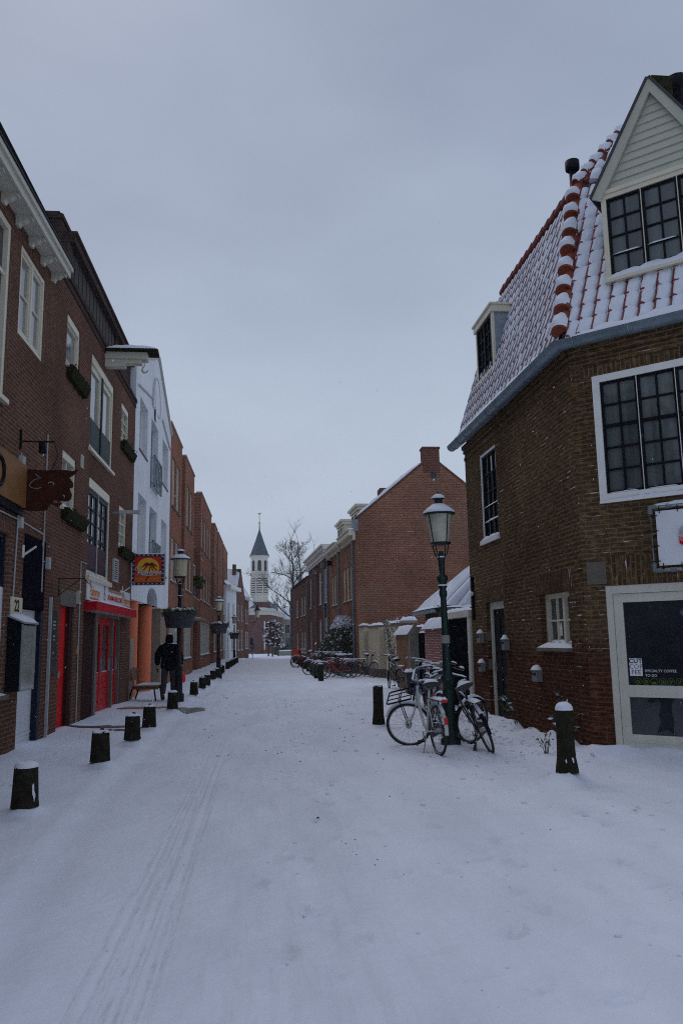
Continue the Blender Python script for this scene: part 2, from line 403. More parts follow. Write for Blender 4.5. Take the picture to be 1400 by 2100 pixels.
trail(2.6,5.6,.4,1,6); trail(.9,3.4,.5,1,3); trail(-2.9,9.5,.02,1,14); trail(2.9,9.5,.5,1,5); trail(1.2,12,.1,1,12); trail(3.4,12.2,.3,1,6); trail(.2,4.4,-.1,1,4)
trail(-2.7,17,.02,1,16); trail(-1.4,19,.05,1,14)
for k in range(90): PRINTS.append((rr.uniform(.2,4), rr.uniform(3,22), rr.uniform(0,6), rr.uniform(.2,.7)))
for k in range(60): PRINTS.append((rr.uniform(3,4.3), rr.uniform(10.8,17), rr.uniform(0,6), rr.uniform(.4,1)))
for k in range(40): PRINTS.append((rr.uniform(-2.6,-.9), rr.uniform(17,27), rr.uniform(0,6), rr.uniform(.4,1)))
POSTS = []     # snow drifts up against posts
def height(x, y):
    x = np.asarray(x, float); y = np.asarray(y, float)
    h = .035*fbm(x*.55, y*.35, 4, 1) + .022*fbm(x*2.6, y*2.2, 4, 5) + .010*fbm(x*9, y*9, 3, 9) + .007*fbm(x*24, y*20, 2, 15)
    kx = -1.9 + .6*np.exp(-(y-3.5)/5)
    k = np.clip((kx + .05*fbm(x*.5, y*.9, 3, 21) - x)/.22, 0, 1); k = k*k*(3-2*k)
    h = h + .055*k - .02*np.exp(-((x-kx-.08)/.10)**2)*np.clip(.6+2*fbm(x, y*.7, 2, 33), 0, 1)
    dl = x + 3.65; h = h + .05*np.exp(-np.clip(dl, 0, 9)/.16)*np.clip(.6+1.6*fbm(x*.1, y*1.3, 3, 41), 0, 2)
    # drifts along the corner building
    side = 4.40 - .009*(y-10.67) - x; on = (y > 10.4) & (y < 16.8)
    front = np.where(y <= 10.67, (x-4.42)*-.67 + (y-10.67)*-.743, side)
    d = np.where(on, side, front); h = h + .13*np.exp(-np.clip(d, 0, 9)/.20)*np.clip(.75+2.2*fbm(x*1.7, y*1.7, 3, 51), .1, 2)*((y < 17) & (x > 3))
    h = h + .10*np.exp(-((x-3.4)/.9)**2)*np.clip(fbm(x*1.1, y*1.1, 3, 61)+.1, 0, 1)*((y > 10.5) & (y < 36))
    rough = np.exp(-((x-1.9)/.8)**2)*np.exp(-((y-23)/8)**2)
    h = h + rough*.10*np.clip(fbm(x*2.4, y*1.7, 4, 71), -.1, 1)
    h = h - .011*np.clip(y-70, 0, 200)
    # compressed carriageway
    for c, wd in TRACKS:
        cx = c + .018*np.sin(y*.35+c*9)
        on = np.clip((vnoise(y*1.7+c*50, y*0, 90+int(c*100))-.15)*3, 0, 1)*np.clip((15-y)/5, 0, 1)
        h = h - .011*np.exp(-((x-cx)/wd)**4)*on
    global WEAR_; WEAR_ = np.zeros_like(h)
    for (px, py, a, s) in PRINTS:
        m = (np.abs(x-px) < .4) & (np.abs(y-py) < .4)
        if not m.any(): continue
        u = (x[m]-px)*math.cos(a) + (y[m]-py)*math.sin(a); v = -(x[m]-px)*math.sin(a) + (y[m]-py)*math.cos(a)
        q = (u/.125)**2 + (v/(.044+.012*np.cos(u*20)))**2
        WEAR_[m] = np.maximum(WEAR_[m], s*np.exp(-q**3)); h[m] += s*(-.022*np.exp(-q**3)*(.75+1.2*fbm(x[m]*18, y[m]*18, 2, 13)) + .013*np.exp(-((np.sqrt(q)-1.25)/.22)**2)*(1+3*fbm(x[m]*30, y[m]*30, 2, 3)))
    for (px, py, rad, hh) in POSTS:
        m = (np.abs(x-px) < rad*4) & (np.abs(y-py) < rad*4)
        if m.any():
            d = np.hypot(x[m]-px, y[m]-py); h[m] += hh*np.exp(-(np.clip(d-rad, 0, 9)/(rad*.9))**2)*(.6+1.5*np.clip(fbm(x[m]*4, y[m]*4, 2, 8)+.3, 0, 1))
    return h
def gz(x, y): return float(height(np.array([x]), np.array([y]))[0])
def snow_ground_mat(name):
    mt, nt, bs, N, L = newmat(name)
    pos = N.new('ShaderNodeNewGeometry').outputs['Position']
    s = N.new('ShaderNodeVectorMath'); s.operation = 'MULTIPLY'; L.new(pos, s.inputs[0]); s.inputs[1].default_value = (1.6, .55, 1)
    col = mix(nt, ramp(nt, nz_(nt, .9, 6, s.outputs[0], .62), .34, .62), (.685,.71,.80), (.785,.81,.90))
    # worn, driven-over streaks where the paving greys the snow
    sx = N.new('ShaderNodeSeparateXYZ'); L.new(pos, sx.inputs[0])
    st = N.new('ShaderNodeVectorMath'); st.operation = 'MULTIPLY'; L.new(pos, st.inputs[0]); st.inputs[1].default_value = (9, .7, 1)
    lane = ramp(nt, math_(nt, 'ABSOLUTE', math_(nt, 'SUBTRACT', sx.outputs['X'], .1)), .4, 1.9, (1,1,1,1), (0,0,0,1))
    k = math_(nt, 'MULTIPLY', math_(nt, 'MULTIPLY', lane, ramp(nt, nz_(nt, 1, 6, st.outputs[0], .7), .48, .75)), .36)
    col = mix(nt, k, col, (.50,.50,.525))
    tr = N.new('ShaderNodeAttribute'); tr.attribute_name = 'trodden'
    col = mix(nt, math_(nt, 'MULTIPLY', math_(nt, 'MULTIPLY', tr.outputs['Fac'], ramp(nt, nz_(nt, 9, 4, pos), .35, .65)), .40), col, (.42,.42,.45))
    # tyre ruts: broken dark lines where tread has pressed through to the paving
    sy = N.new('ShaderNodeVectorMath'); sy.operation = 'MULTIPLY'; L.new(pos, sy.inputs[0]); sy.inputs[1].default_value = (30, 4.5, 1)
    brk = ramp(nt, nz_(nt, 1, 4, sy.outputs[0], .75), .50, .60); long_ = ramp(nt, math_(nt, 'MULTIPLY', sx.outputs['Y'], .05), .2, .75, (1,1,1,1), (0,0,0,1))
    wobx = math_(nt, 'ADD', sx.outputs['X'], math_(nt, 'MULTIPLY', math_(nt, 'SUBTRACT', nz_(nt, .35, 2, pos), .5), .10))
    rut = None
    for c, wd_ in ((-.865,.016),(-.80,.009),(-.765,.008),(-.70,.014),(-.645,.010),(-.56,.016),(-.525,.007)):
        d_ = math_(nt, 'ABSOLUTE', math_(nt, 'SUBTRACT', wobx, c)); l_ = ramp(nt, d_, wd_*.5, wd_*1.3, (1,1,1,1), (0,0,0,1)); rut = l_ if rut is None else math_(nt, 'MAXIMUM', rut, l_)
    col = mix(nt, math_(nt, 'MULTIPLY', math_(nt, 'MULTIPLY', rut, long_), .15), col, (.50,.50,.53)); col = mix(nt, math_(nt, 'MULTIPLY', math_(nt, 'MULTIPLY', rut, brk), math_(nt, 'MULTIPLY', long_, .30)), col, (.34,.34,.37))
    # dirt crumbs
    sp = ramp(nt, nz_(nt, 55, 2, pos, .5), .74, .78)
    ar = ramp(nt, nz_(nt, 1.1, 4, pos, .6), .52, .66)
    col = mix(nt, math_(nt, 'MULTIPLY', math_(nt, 'MULTIPLY', sp, ar), .75), col, (.16,.13,.12))
    L.new(col, bs.inputs['Base Color']); bs.inputs['Roughness'].default_value = .82; bs.inputs['Specular IOR Level'].default_value = .25
    h = math_(nt, 'ADD', math_(nt, 'MULTIPLY', nz_(nt, 14, 6, pos, .68), 1.0), math_(nt, 'MULTIPLY', nz_(nt, 110, 3, pos), .25))
    bump(nt, bs, h, .7, .016)
    return mt
mt_ground = snow_ground_mat('snow_ground')
def ground_strip(name, xs, ys, label=None):
    X, Y = np.meshgrid(xs, ys); Z = height(X.ravel(), Y.ravel())
    vs = np.stack([X.ravel(), Y.ravel(), Z], 1); n = len(xs)
    a = (np.arange(len(ys)-1)[:,None]*n + np.arange(n-1)[None,:]).ravel()
    fs = np.stack([a, a+1, a+n+1, a+n], 1)
    me = bpy.data.meshes.new(name); me.vertices.add(len(vs)); me.vertices.foreach_set('co', vs.ravel())
    me.loops.add(fs.size); me.loops.foreach_set('vertex_index', fs.ravel()); me.polygons.add(len(fs))
    me.polygons.foreach_set('loop_start', np.arange(0, fs.size, 4)); me.polygons.foreach_set('use_smooth', np.ones(len(fs), bool))
    me.update(); me.validate(); me.materials.append(mt_ground)
    at = me.attributes.new('trodden', 'FLOAT', 'POINT'); at.data.foreach_set('value', WEAR_.astype(np.float32))
    o = bpy.data.objects.new(name, me); C.objects.link(o); return tag(o, kind='structure', label=label)
LB = [(-2.23,7.97),(-2.1,10.75),(-2.05,12.95),(-2.08,15.02),(-2.09,18.84),(-2.04,23.86),(-2.05,27.05),(-2.03,28.97),(-2.07,32.7),(-2.06,35.15),(-2.05,37.5),(-2.07,40.2)]
LB2 = [(-2.1,46.2),(-2.1,48.2),(-2.1,50.2),(-2.09,52.2),(-2.08,54.2),(-2.07,56.2),(-2.05,58.2),(-2.03,60.1)]
RB = [(2.22,31.94),(2.2,34.2),(2.23,37.96),(2.24,41.5),(2.24,45.2),(2.24,48.0),(2.22,51),(2.18,54.6),(2.1,58)]
for x, y in LB: POSTS.append((x, y, .11, .05))
POSTS += [(3.35,8.88,.13,.09), (2.11,15,.12,.03), (2.71,11.75,.18,.05)]
def ysteps(y0, y1):
    ys = [y0]
    while ys[-1] < y1: ys.append(ys[-1] + max(.014, .0011*ys[-1]**1.55))
    return np.array(ys)
def xsteps(x0, x1, d0, d1, f=lambda x: 0):
    xs = [x0]
    while xs[-1] < x1: xs.append(xs[-1] + (d1 if -1.05 < xs[-1] < -.2 else d0))
    xs[-1] = x1; return np.array(xs)
YS = ysteps(2.2, 240)
def make_ground():
    ground_strip('road', np.concatenate([xsteps(-1.9, 4.7, .023, .013), np.arange(4.76, 13, .09)]), YS)
    ground_strip('pavement', xsteps(-4.6, -1.9, .03, .03), YS)
    mb = MB(); mb.box(-900, 900, -60, 1800, -4.5, -3.4); g = mb.build('ground', mt_ground); tag(g, kind='structure')
make_ground()
# ------------------------------------------------------------------ shared building pieces
def window(fac, parent, u0, u1, z0, z1, o=-.09, fw=.07, ft=.07, fm=None, cols=(), rows=(), bar=.028, pm=None, sash=None, posts=(), postw=.07, sw=.045, sill=None, head=None, name='window', snowbar=0, label=None, panes_from=None):
    """frame (part) > sash, pane, sill, snow. cols/rows: glazing-bar fractions; posts: fractions of frame posts"""
    fm = fm or cream; P = fac; mb = MB(); hf = head or fw
    P.box(mb, u0, u0+fw, z0, z1, o, o+ft); P.box(mb, u1-fw, u1, z0, z1, o, o+ft)
    P.box(mb, u0+fw, u1-fw, z0, z0+fw, o, o+ft-.002); P.box(mb, u0+fw, u1-fw, z1-hf, z1, o, o+ft+(.012 if head else -.002))
    a, b, c, e = u0+fw, u1-fw, z0+fw, z1-hf
    edges = [a]
    for p in posts:
        x = a+(b-a)*p; P.box(mb, x-postw/2, x+postw/2, c, e, o+.004, o+ft-.004); edges += [x-postw/2, x+postw/2]
    edges.append(b)
    if sash is None:
        for k in range(0, len(edges), 2):
            l, r = edges[k], edges[k+1]
            for q in cols: x = l+(r-l)*q; P.box(mb, x-bar/2, x+bar/2, c, e, o+.006, o+ft*.62)
            for q in rows: z = c+(e-c)*q; P.box(mb, l, r, z-bar/2, z+bar/2, o+.008, o+ft*.62-.003)
    w = mb.build(name, fm, parent)
    if label: w['label'] = label
    if sash is not None:
        ms = MB(); so = o-.005; st = ft*.72
        for k in range(0, len(edges), 2):
            l, r = edges[k]+.002, edges[k+1]-.002
            P.box(ms, l, l+sw, c, e, so, so+st); P.box(ms, r-sw, r, c, e, so, so+st)
            P.box(ms, l+sw, r-sw, c, c+sw*1.2, so, so+st-.002); P.box(ms, l+sw, r-sw, e-sw, e, so, so+st-.002)
            for q in cols: x = l+sw+(r-l-2*sw)*q; P.box(ms, x-bar/2, x+bar/2, c+sw, e-sw, so+.004, so+st*.8)
            for q in rows: z = c+sw+(e-c-2*sw)*q; P.box(ms, l+sw, r-sw, z-bar/2, z+bar/2, so+.006, so+st*.8-.003)
        ms.build('sash', sash, w)
    mp = MB(); P.box(mp, a, b, c, e, o-.02, o+.004); mp.build('pane', pm or gl_sky, w)
    if snowbar:
        mn = MB(); zs = [c+.01]+[c+(e-c)*q+bar/2 for q in rows][:snowbar-1]
        for z in zs:
            for k in range(0, len(edges), 2): fsnow(mn, fac, edges[k]+.03, edges[k+1]-.03, z, o+.004, o+ft*.75, .022+.01*rnd.random())
        mn.build('snow', mt_snow, w)
    if sill:
        d = sill.get('d', .06); h = sill.get('h', .07); e_ = sill.get('e', .04); ms = MB()
        P.box(ms, u0-e_, u1+e_, z0-h, z0, o-.02, d); ms.build('sill', sill.get('m', fm), w)
        if sill.get('snow'):
            mn = MB(); fsnow(mn, fac, u0-e_+.005, u1+e_-.005, z0, o+ft+.002, d-.002, sill['snow']); mn.build('snow', mt_snow, w)
    return w
def text_mesh(body, size, extrude=.003, shear=0, spacing=1, align='CENTER', bold=0):
    cu = bpy.data.curves.new('lettering', 'FONT'); cu.body = body; cu.size = size; cu.extrude = extrude; cu.shear = shear
    cu.align_x = align; cu.align_y = 'CENTER'; cu.space_character = spacing; cu.resolution_u = 3; cu.offset = bold; cu.space_line = .85
    ob = bpy.data.objects.new('lettering', cu); C.objects.link(ob)
    bpy.context.view_layer.update()
    me = bpy.data.meshes.new_from_object(ob.evaluated_get(bpy.context.evaluated_depsgraph_get()))
    bpy.data.objects.remove(ob); bpy.data.curves.remove(cu); return me
def lettering(body, size, pos, right, up, m, parent, **k):
    me = text_mesh(body, size, **k); right = Vector(right).normalized(); up = Vector(up).normalized(); n = right.cross(up)
    T = Matrix((right, up, n)).transposed().to_4x4(); T.translation = Vector(pos)-(Vector(parent.location) if parent else Vector())
    me.transform(T); me.materials.clear(); me.materials.append(m)
    o = bpy.data.objects.new('lettering', me); C.objects.link(o)
    if parent: o.parent = parent
    return o
def pantiles(poly_u, O, du, dv, n, rows, name, parent, tile_m, tw=.25, th=.31, snowy=1.0, hs=.035, seed=1, tri=.10, gap=.012):
    """tile rows between u-limits poly_u(v) on the plane O + u*du + v*dv; each tile clay, each with its own cushion of snow"""
    q = random.Random(seed); mb = MB(); ms = MB(); O, du, dv, n = map(Vector, (O, du, dv, n))
    for r in range(rows):
        v0 = r*th; a, b = poly_u(v0+th*.5); k0 = math.floor(a/tw); 
        for k in range(k0, math.ceil(b/tw)):
            l, rr_ = k*tw, (k+1)*tw
            if rr_ < a+.04 or l > b-.04: continue
            l, rr_ = max(l, a), min(rr_, b)
            P = lambda u, v, h: O + du*u + dv*v + n*h
            rowsP = []
            for j, (vv, hh) in enumerate(((v0-.03, .045), (v0+th, .015))):
                rowsP.append([P(l+(rr_-l)*t, vv, hh+.035*math.cos(t*math.pi*1.25-.55)) for t in (0,.2,.4,.6,.8,1)])
            mb.grid(rowsP, 0); p = rowsP[0]
            mb.grid([p, [P(l+(rr_-l)*t, v0-.03, -.01) for t in (0,.2,.4,.6,.8,1)]], 0, sm=False)
            if q.random() < snowy and rr_-l > .08:
                g = gap*(.3+1.6*q.random()) - (.06 if q.random() < .16 else 0); lo = .02+.05*q.random(); rs = []; drop = tri*(.6+.7*q.random())
                for j in range(5):
                    t = j/4; v = v0-.048+lo*.15+(th+.033)*t; 
                    w_ = rr_-l; x0 = l+g*.4; x1 = rr_-g-drop*(1-t)**2.6; row = []
                    for i in range(6):
                        s = i/5; e = (1-abs(2*s-1)**10)*(1-(1-t)**8*.6)
                        row.append(P(x0+(x1-x0)*s, v, .05-.024*t+.014*math.cos(s*3.6-.6)+hs*e*(.7+.6*q.random())-.02*(1-e)))
                    rs.append(row)
                ms.grid(rs, 0); ms.grid([[P(0,0,0)+ (x-P(0,0,0)) - n*.085 for x in rs[0]], rs[0]], 0)
    ro = mb.build(name, tile_m, parent); ms.build('snow', mt_snow, ro); return ro

# ------------------------------------------------------------------ the corner building on the right
RS = Fac((4.42, 10.67), (.009, -1)); RF = Fac((4.42, 10.67), (.743, -.67))
def corner_building():
    T = thing('corner_house', 'dark brown brick corner house with snowy red tiled mansard roof and glazed cafe door', 'house', (4.42, 10.67, 0))
    mb = MB(); H = 5.72; E = -5.9
    so = [(-4.80,-3.71,3.5,5.26,.10),(-4.80,-3.66,.0,2.27,.17),(-1.76,-.55,1.42,2.25,.17)]
    fo = [(.32,2.55,3.43,5.24,.05),(.30,1.85,-.05,2.26,.10)]
    wall(mb, RS, E, 0, -.2, H, so); wall(mb, RF, 0, 4.6, -.2, H, fo)
    A = RS.P(E, 0); B = RF.P(4.6, 0)
    for p, q in ((A, V(11, 16.6, 0)), (V(11, 16.6, 0), V(11, B.y, 0)), (V(11, B.y, 0), B)):
        mb.face([p+V(0,0,-.2), q+V(0,0,-.2), q+V(0,0,H), p+V(0,0,H)])
    mb.face([A+V(0,0,H), V(11,16.6,H), V(11,B.y,H), B+V(0,0,H), RF.P(0,H)])
    # corbelled course below the gutter, flat arches of upright bricks over the openings
    for k, (z0, z1, o) in enumerate(((5.40,5.47,.02),(5.55,5.72,.035),(5.64,5.72,.07))):
        RS.box(mb, E, -.01, z0, z1, .0005, o); RF.box(mb, .01, 4.6, z0, z1, .0005, o)
    RF.box(mb, .16, 2.7, 5.245, 5.40, .0005, .006, swap=True); RF.box(mb, .36, 2.2, 2.265, 2.66, .0005, .006, swap=True)
    RS.box(mb, -4.95, -3.56, 5.265, 5.40, .0005, .006, swap=True); RS.box(mb, -4.95, -3.5, 2.275, 2.54, .0005, .006, swap=True); RS.box(mb, -1.9, -.4, 2.255, 2.56, .0005, .006, swap=True)
    wl = mb.build('wall', BR_R, T)
    st = MB(); RF.box(st, .06, .33, 2.29, 2.6, .0005, .012); st.build('stone_block', stone, T)
    for z in (1.52, .97):
        st = MB(); RS.box(st, -4.7995, -4.788, z, z+.2, -.078, -.003); st.build('stone_block', stone, T)
    # upper side window
    window(RS, T, -4.80, -3.71, 3.5, 5.26, o=-.085, fw=.05, fm=white, sash=black, sw=.04, cols=(.333,.667), rows=(.18,.36,.54,.77), bar=.025, pm=gl_dark, sill=dict(d=.05, h=.08, snow=.05), snowbar=3)
    # small ground-floor window
    window(RS, T, -1.76, -.55, 1.42, 2.25, o=-.165, fw=.075, ft=.07, fm=cream, cols=(.5,), rows=(.5,), posts=(.62,), pm=gl_dark, sill=dict(d=.09, h=.05, e=.03, m=stone, snow=.07), snowbar=1)
    mb = MB(); RS.box(mb, -1.36, -1.28, 1.60, 1.80, -.16, -.157); mb.build('door_notice', white, T)
    # side door
    d = MB(); RS.box(d, -4.80, -4.70, 0, 2.27, -.165, -.08); RS.box(d, -3.76, -3.66, 0, 2.27, -.165, -.08); RS.box(d, -4.70, -3.76, 2.13, 2.27, -.165, -.082)
    dr = d.build('door_frame', offw, T)
    d = MB(); RS.box(d, -4.70, -3.76, .04, 2.13, -.16, -.12)
    for (a, b, c, e) in ((-4.6,-4.28,.2,.9),(-4.18,-3.86,.2,.9),(-4.6,-4.28,1.05,1.95),(-4.18,-3.86,1.05,1.95)): RS.box(d, a, b, c, e, -.12, -.105)
    dd = d.build('door', black, T)
    h = MB(); RS.box(h, -4.64, -4.60, .95, 1.12, -.12, -.07); h.build('handle', steel, dd)
    d = MB(); RS.box(d, -4.85, -3.6, -.1, .06, -.17, .12); ds = d.build('doorstep', stone, T); d = MB(); fsnow(d, RS, -4.83, -3.62, .06, -.08, .115, .06); d.build('snow', mt_snow, ds)
    # big upper front window: white frame, black sashes
    window(RF, T, .32, 2.55, 3.43, 5.24, o=-.055, fw=.10, ft=.075, fm=white, sash=black, sw=.030, cols=(.5,), rows=(.2,.4,.595,.61,.8), posts=(.25,.5,.75), postw=.006, bar=.024, pm=gl_grey, sill=dict(d=.04, h=.03, e=.0, snow=.03), snowbar=1)
    # glazed door
    f = MB(); RF.box(f, .30, .385, -.02, 2.26, -.09, -.005); RF.box(f, 1.765, 1.85, -.02, 2.26, -.09, -.005); RF.box(f, .385, 1.765, 2.15, 2.26, -.09, -.007)
    f.build('door_frame', offw, T)
    d = MB(); RF.box(d, .39, .51, .03, 2.145, -.075, -.03); RF.box(d, 1.64, 1.76, .03, 2.145, -.075, -.03)
    RF.box(d, .51, 1.64, 2.03, 2.145, -.075, -.032); RF.box(d, .51, 1.64, .78, .935, -.075, -.032); RF.box(d, .51, 1.64, .03, .30, -.075, -.032)
    RF.box(d, .51, 1.64, .10, .115, -.032, -.022); RF.box(d, .51, 1.64, .20, .215, -.032, -.022); RF.box(d, .39, 1.76, .0, .075, -.03, .015)
    dd = d.build('glazed_door', offw, T)
    for z0, z1 in ((.30,.78),(.935,2.03)):
        g = MB(); RF.box(g, .51, 1.64, z0, z1, -.062, -.05); g.build('pane', gl_dark, dd)
    st = MB(); RF.box(st, .25, 1.9, -.2, -.02, -.1, .03); st.build('doorstep', stone, T)
    # sticker and lettering on the glass
    w_ = MB(); RF.box(w_, .535, .70, 1.055, 1.285, -.05, -.047); stk = w_.build('window_sticker', flat('sticker_white', (.75,.76,.78)), T)
    ink = flat('ink_black', (.01,.01,.012)); wht = flat('letter_white', (.7,.7,.7)); grn = flat('icon_green', (.10,.17,.02))
    up = (0,0,1)
    for k, s in enumerate(('CUT','COF','FEE')):
        lettering(s, .082, RF.P(.617, 1.247-.073*k, -.046), RF.d, up, ink if k != 1 else flat('ink_grey', (.12,.12,.13)), T, extrude=.001, bold=.002 if k == 0 else 0, spacing=1.08)
    lettering('SPECIALTY COFFEE', .047, RF.P(.73, 1.12, -.047), RF.d, up, wht, T, align='LEFT', extrude=.001)
    lettering('TO GO', .047, RF.P(.73, 1.06, -.047), RF.d, up, wht, T, align='LEFT', extrude=.001)
    for k in range(8):
        ic = MB(); c = RF.P(.63+.105*k, .985, -.046); ic.torus(c, RF.n, .043, .0035, 20, 4)
        r_, u_ = RF.d, V(0,0,1)
        if k in (0,1): ic.torus(c-u_*.006, RF.n, .018, .007, 12, 4)
        elif k == 2: ic.hexa([c+r_*x+u_*z+RF.n*q for q in (0,.004) for x, z in ((-.025,-.03),(.025,-.03),(.02,-.005),(-.02,-.005))])
        elif k in (3,4): [ic.ball(c+r_*x+u_*z, .011, n=8) for x, z in ((-.014,.008),(.014,.008),(0,-.014))]
        elif k == 5: [ic.tube([c+r_*x+u_*.02, c-u_*.022], .005, 4) for x in (-.016,.016)]
        else: [ic.tube([c+r_*-.015+u_*z, c+r_*.015+u_*z], .004, 4) for z in (-.015,0,.015)]
        ic.build('window_icon', grn, T)
    # gutter round the corner
    g = MB(); path = [RS.P(E-.45, 5.84, .17), RS.P(-.02, 5.80, .17), RF.P(.02, 5.80, .17), RF.P(4.6, 5.80, .17)]
    c0 = (path[1]+path[2])/2 + (RS.n+RF.n)*.02; pts = [path[0], c0, path[3]]
    rows = []
    for k, p in enumerate(pts):
        nn = RS.n if k == 0 else RF.n if k == 2 else (RS.n+RF.n).normalized()*1.09
        rows.append([p + nn*(.11*math.cos(a)) + V(0,0,.115*math.sin(a)) for a in [math.pi+math.pi*j/8 for j in range(9)]])
    g.grid(rows, 0); g.grid([[p+V(0,0,.001)*0+(q-p)*.96 for p in r] if False else [pp+V(0,0,.004) for pp in r] for r, q in zip(rows, pts)][::-1], 0)
    gt = g.build('gutter', zinc, T)
    def ring(p, nn): rg.tube([p + nn*(.117*math.cos(a)) + V(0,0,.122*math.sin(a)) for a in [math.pi+math.pi*j/8 for j in range(9)]], .011, 5)
    for k in range(18):
        rg = MB(); ring(path[0].lerp(c0, (k+.5)/12) if k < 12 else c0.lerp(path[3], (k-12+.3)/6), RS.n if k < 12 else RF.n); rg.build('joint_ring', zinc, gt)
    sn = MB(); snow_patch(sn, path[0]+RS.n*.10, c0+(RS.n+RF.n)*.05, c0-(RS.n+RF.n)*.12, path[0]-RS.n*.2, .13, 46, 5)
    snow_patch(sn, c0+(RS.n+RF.n)*.05, path[3]+RF.n*.10, path[3]-RF.n*.2, c0-(RS.n+RF.n)*.12, .13, 34, 5); sn.build('snow', mt_snow, gt)
    # mansard roof
    c1 = RS.P(E-.1, 5.86, .10); cc = (RS.P(0,5.86,.10)+RF.P(0,5.86,.10))/2; hb = V(5.42, 12.2, 9.3); fe = V(5.42, 16.6, 9.33)
    du = (c1-cc).normalized(); nside = du.cross(hb-cc).normalized()
    if nside.x > 0: nside = -nside
    dv = nside.cross(du).normalized(); dv = dv if dv.z > 0 else -dv
    hb_u, hb_v = (hb-cc).dot(du), (hb-cc).dot(dv); Lu = (c1-cc).dot(du)
    skin = MB(); skin.face([cc, c1, fe, hb])
    hd = (hb-cc); duf = RF.d; nf = hd.cross(duf).normalized(); nf = nf if nf.y < 0 else -nf
    dvf = nf.cross(duf).normalized(); dvf = dvf if dvf.z > 0 else -dvf
    fb = RF.P(4.6, 5.86, .10); ft = hb + duf*4.2
    skin.face([cc, fb, ft, hb]); h2 = V(6.6, 12.55, 10.72)
    skin.face([hb, ft, h2+duf*3.4, h2]); skin.face([hb, fe, V(8.2,16.6,10.3), h2]); skin.face([c1, V(11,16.6,5.8), V(11,16.6,9.4), V(8.2,16.6,10.3), fe])
    sk = skin.build('roof_deck', tile_dark, T)
    pantiles(lambda v: (hb_u*v/hb_v+.06, Lu-.02), cc, du, dv, nside, int(hb_v/.31), 'roof', T, tile_red, seed=4, hs=.024, tri=.085, tw=.225, gap=-.016)
    fu = (hb-cc).dot(duf); fv = (hb-cc).dot(dvf)
    pantiles(lambda v: (fu*v/fv+.08, 4.5), cc, duf, dvf, nf, int(fv/.31), 'roof', T, tile_red, seed=9, tw=.215, hs=.03, tri=.065, gap=.003)
    dup = duf; hu = h2-hb; nup = hu.cross(dup).normalized(); nup = nup if nup.z > 0 else -nup; dvu = nup.cross(dup); dvu = dvu if dvu.z > 0 else -dvu
    pantiles(lambda v: (hu.dot(dup)*v/hu.dot(dvu)+.08, 3.6), hb, dup, dvu, nup, int(hu.dot(dvu)/.31), 'roof', T, tile_red, seed=13, tw=.215, hs=.05, tri=.05)
    # hip tiles: fat half-round clay caps, each with snow on its back
    def hip(p0, p1, nn, r, count, seed, full=0):
        q = random.Random(seed); ax = (p1-p0).normalized(); sd_ = ax.cross(nn).normalized(); L = (p1-p0).length/count
        for k in range(count):
            m = MB(); sc = 1+.08*q.random(); t0 = q.uniform(-.02,.02); al = (ax-nn*.20+sd_*q.uniform(-.05,.05)).normalized(); nl = (nn-al*nn.dot(al)).normalized(); b = p0+ax*(L*k+t0)+nn*.055; Lc = L*1.12
            ar = [math.pi*(-.08+1.16*j/10) for j in range(11)]
            def rw(t, rad, up=0): return [b+al*t+sd_*(rad*math.cos(a))*sc+nl*(rad*math.sin(a)*1.1+up) for a in ar]
            m.grid([rw(.0,r*.70), rw(-.012,r*.74), rw(-.012,r*1.12), rw(.035,r*1.14), rw(.045,r*1.0), rw(Lc,r*.80)], 0); m.face(rw(.004, r*.9)[::-1])
            h_ = m.build('hip_tile', terra, T)
            cov = full if full else q.uniform(.50,.78); rows = []; s = MB()
            for j in range(7):
                t = j/6; tt = -.012+(Lc*cov+.012)*t; e = (min(1, t*6)**.5)*(1-max(0,t-.75)*2); rad = r*(1.13-.40*tt/Lc)
                rows.append([b+al*tt+sd_*(rad*math.cos(a)*1.05*(1-.25*(t**3)*abs(math.cos(a))))+nl*(rad*math.sin(a)*1.08+(.05+.02*q.random())*e*max(0,math.sin(a))) for a in [math.pi*(.04+.92*i/10) for i in range(11)]])
            s.grid(rows, 0); s.build('snow', mt_snow, h_)
    nh = (nside+nf).normalized(); axh = (hb-cc).normalized(); nh = (nh-axh*nh.dot(axh)).normalized()
    hip(cc+axh*.12+nh*.0, hb+nh*.0, nh, .115, 8, 3)
    nh2 = (V(-.55,-.25,.8)).normalized(); axu = (h2-hb).normalized(); nh2 = (nh2-axu*nh2.dot(axu)).normalized()
    hip(hb, h2, nh2, .075, 6, 5, full=.97)
    for k in range(14):      # verge/ridge tiles along the top of the side slope
        m = MB(); a = fe.lerp(hb, k/14); b = fe.lerp(hb, (k+.98)/14); m.tube([a+V(0,0,.02), b+V(0,0,.035)], [.085,.1], 8); r_ = m.build('ridge_tile', tile_red, T)
        s = MB(); snow_patch(s, a+V(-.06,0,.09), b+V(-.06,0,.1), b+V(.06,0,.1), a+V(.06,0,.09), .03, 4, 3); s.build('snow', mt_snow, r_)
    m = MB(); p = V(8.25, 13.6, 11.0); m.lathe([(.12,0),(.11,1.35),(.2,1.38),(.21,1.62),(.05,1.66)], p, 12); m.build('flue', black, T)
    m = MB(); m.hexa([V(x,y,z) for z in (10.9,12.2) for x, y in ((7.4,13.0),(7.8,13.0),(7.8,13.5),(7.4,13.5))]); m.build('ridge_block', moss, T)
    m = MB(); p = V(5.70, 13.0, 9.3); m.lathe([(.065,0),(.065,.86),(.06,.87)], p, 12); m.lathe([(.125,.84),(.13,.87),(.13,1.0),(.09,1.02)], p, 16)
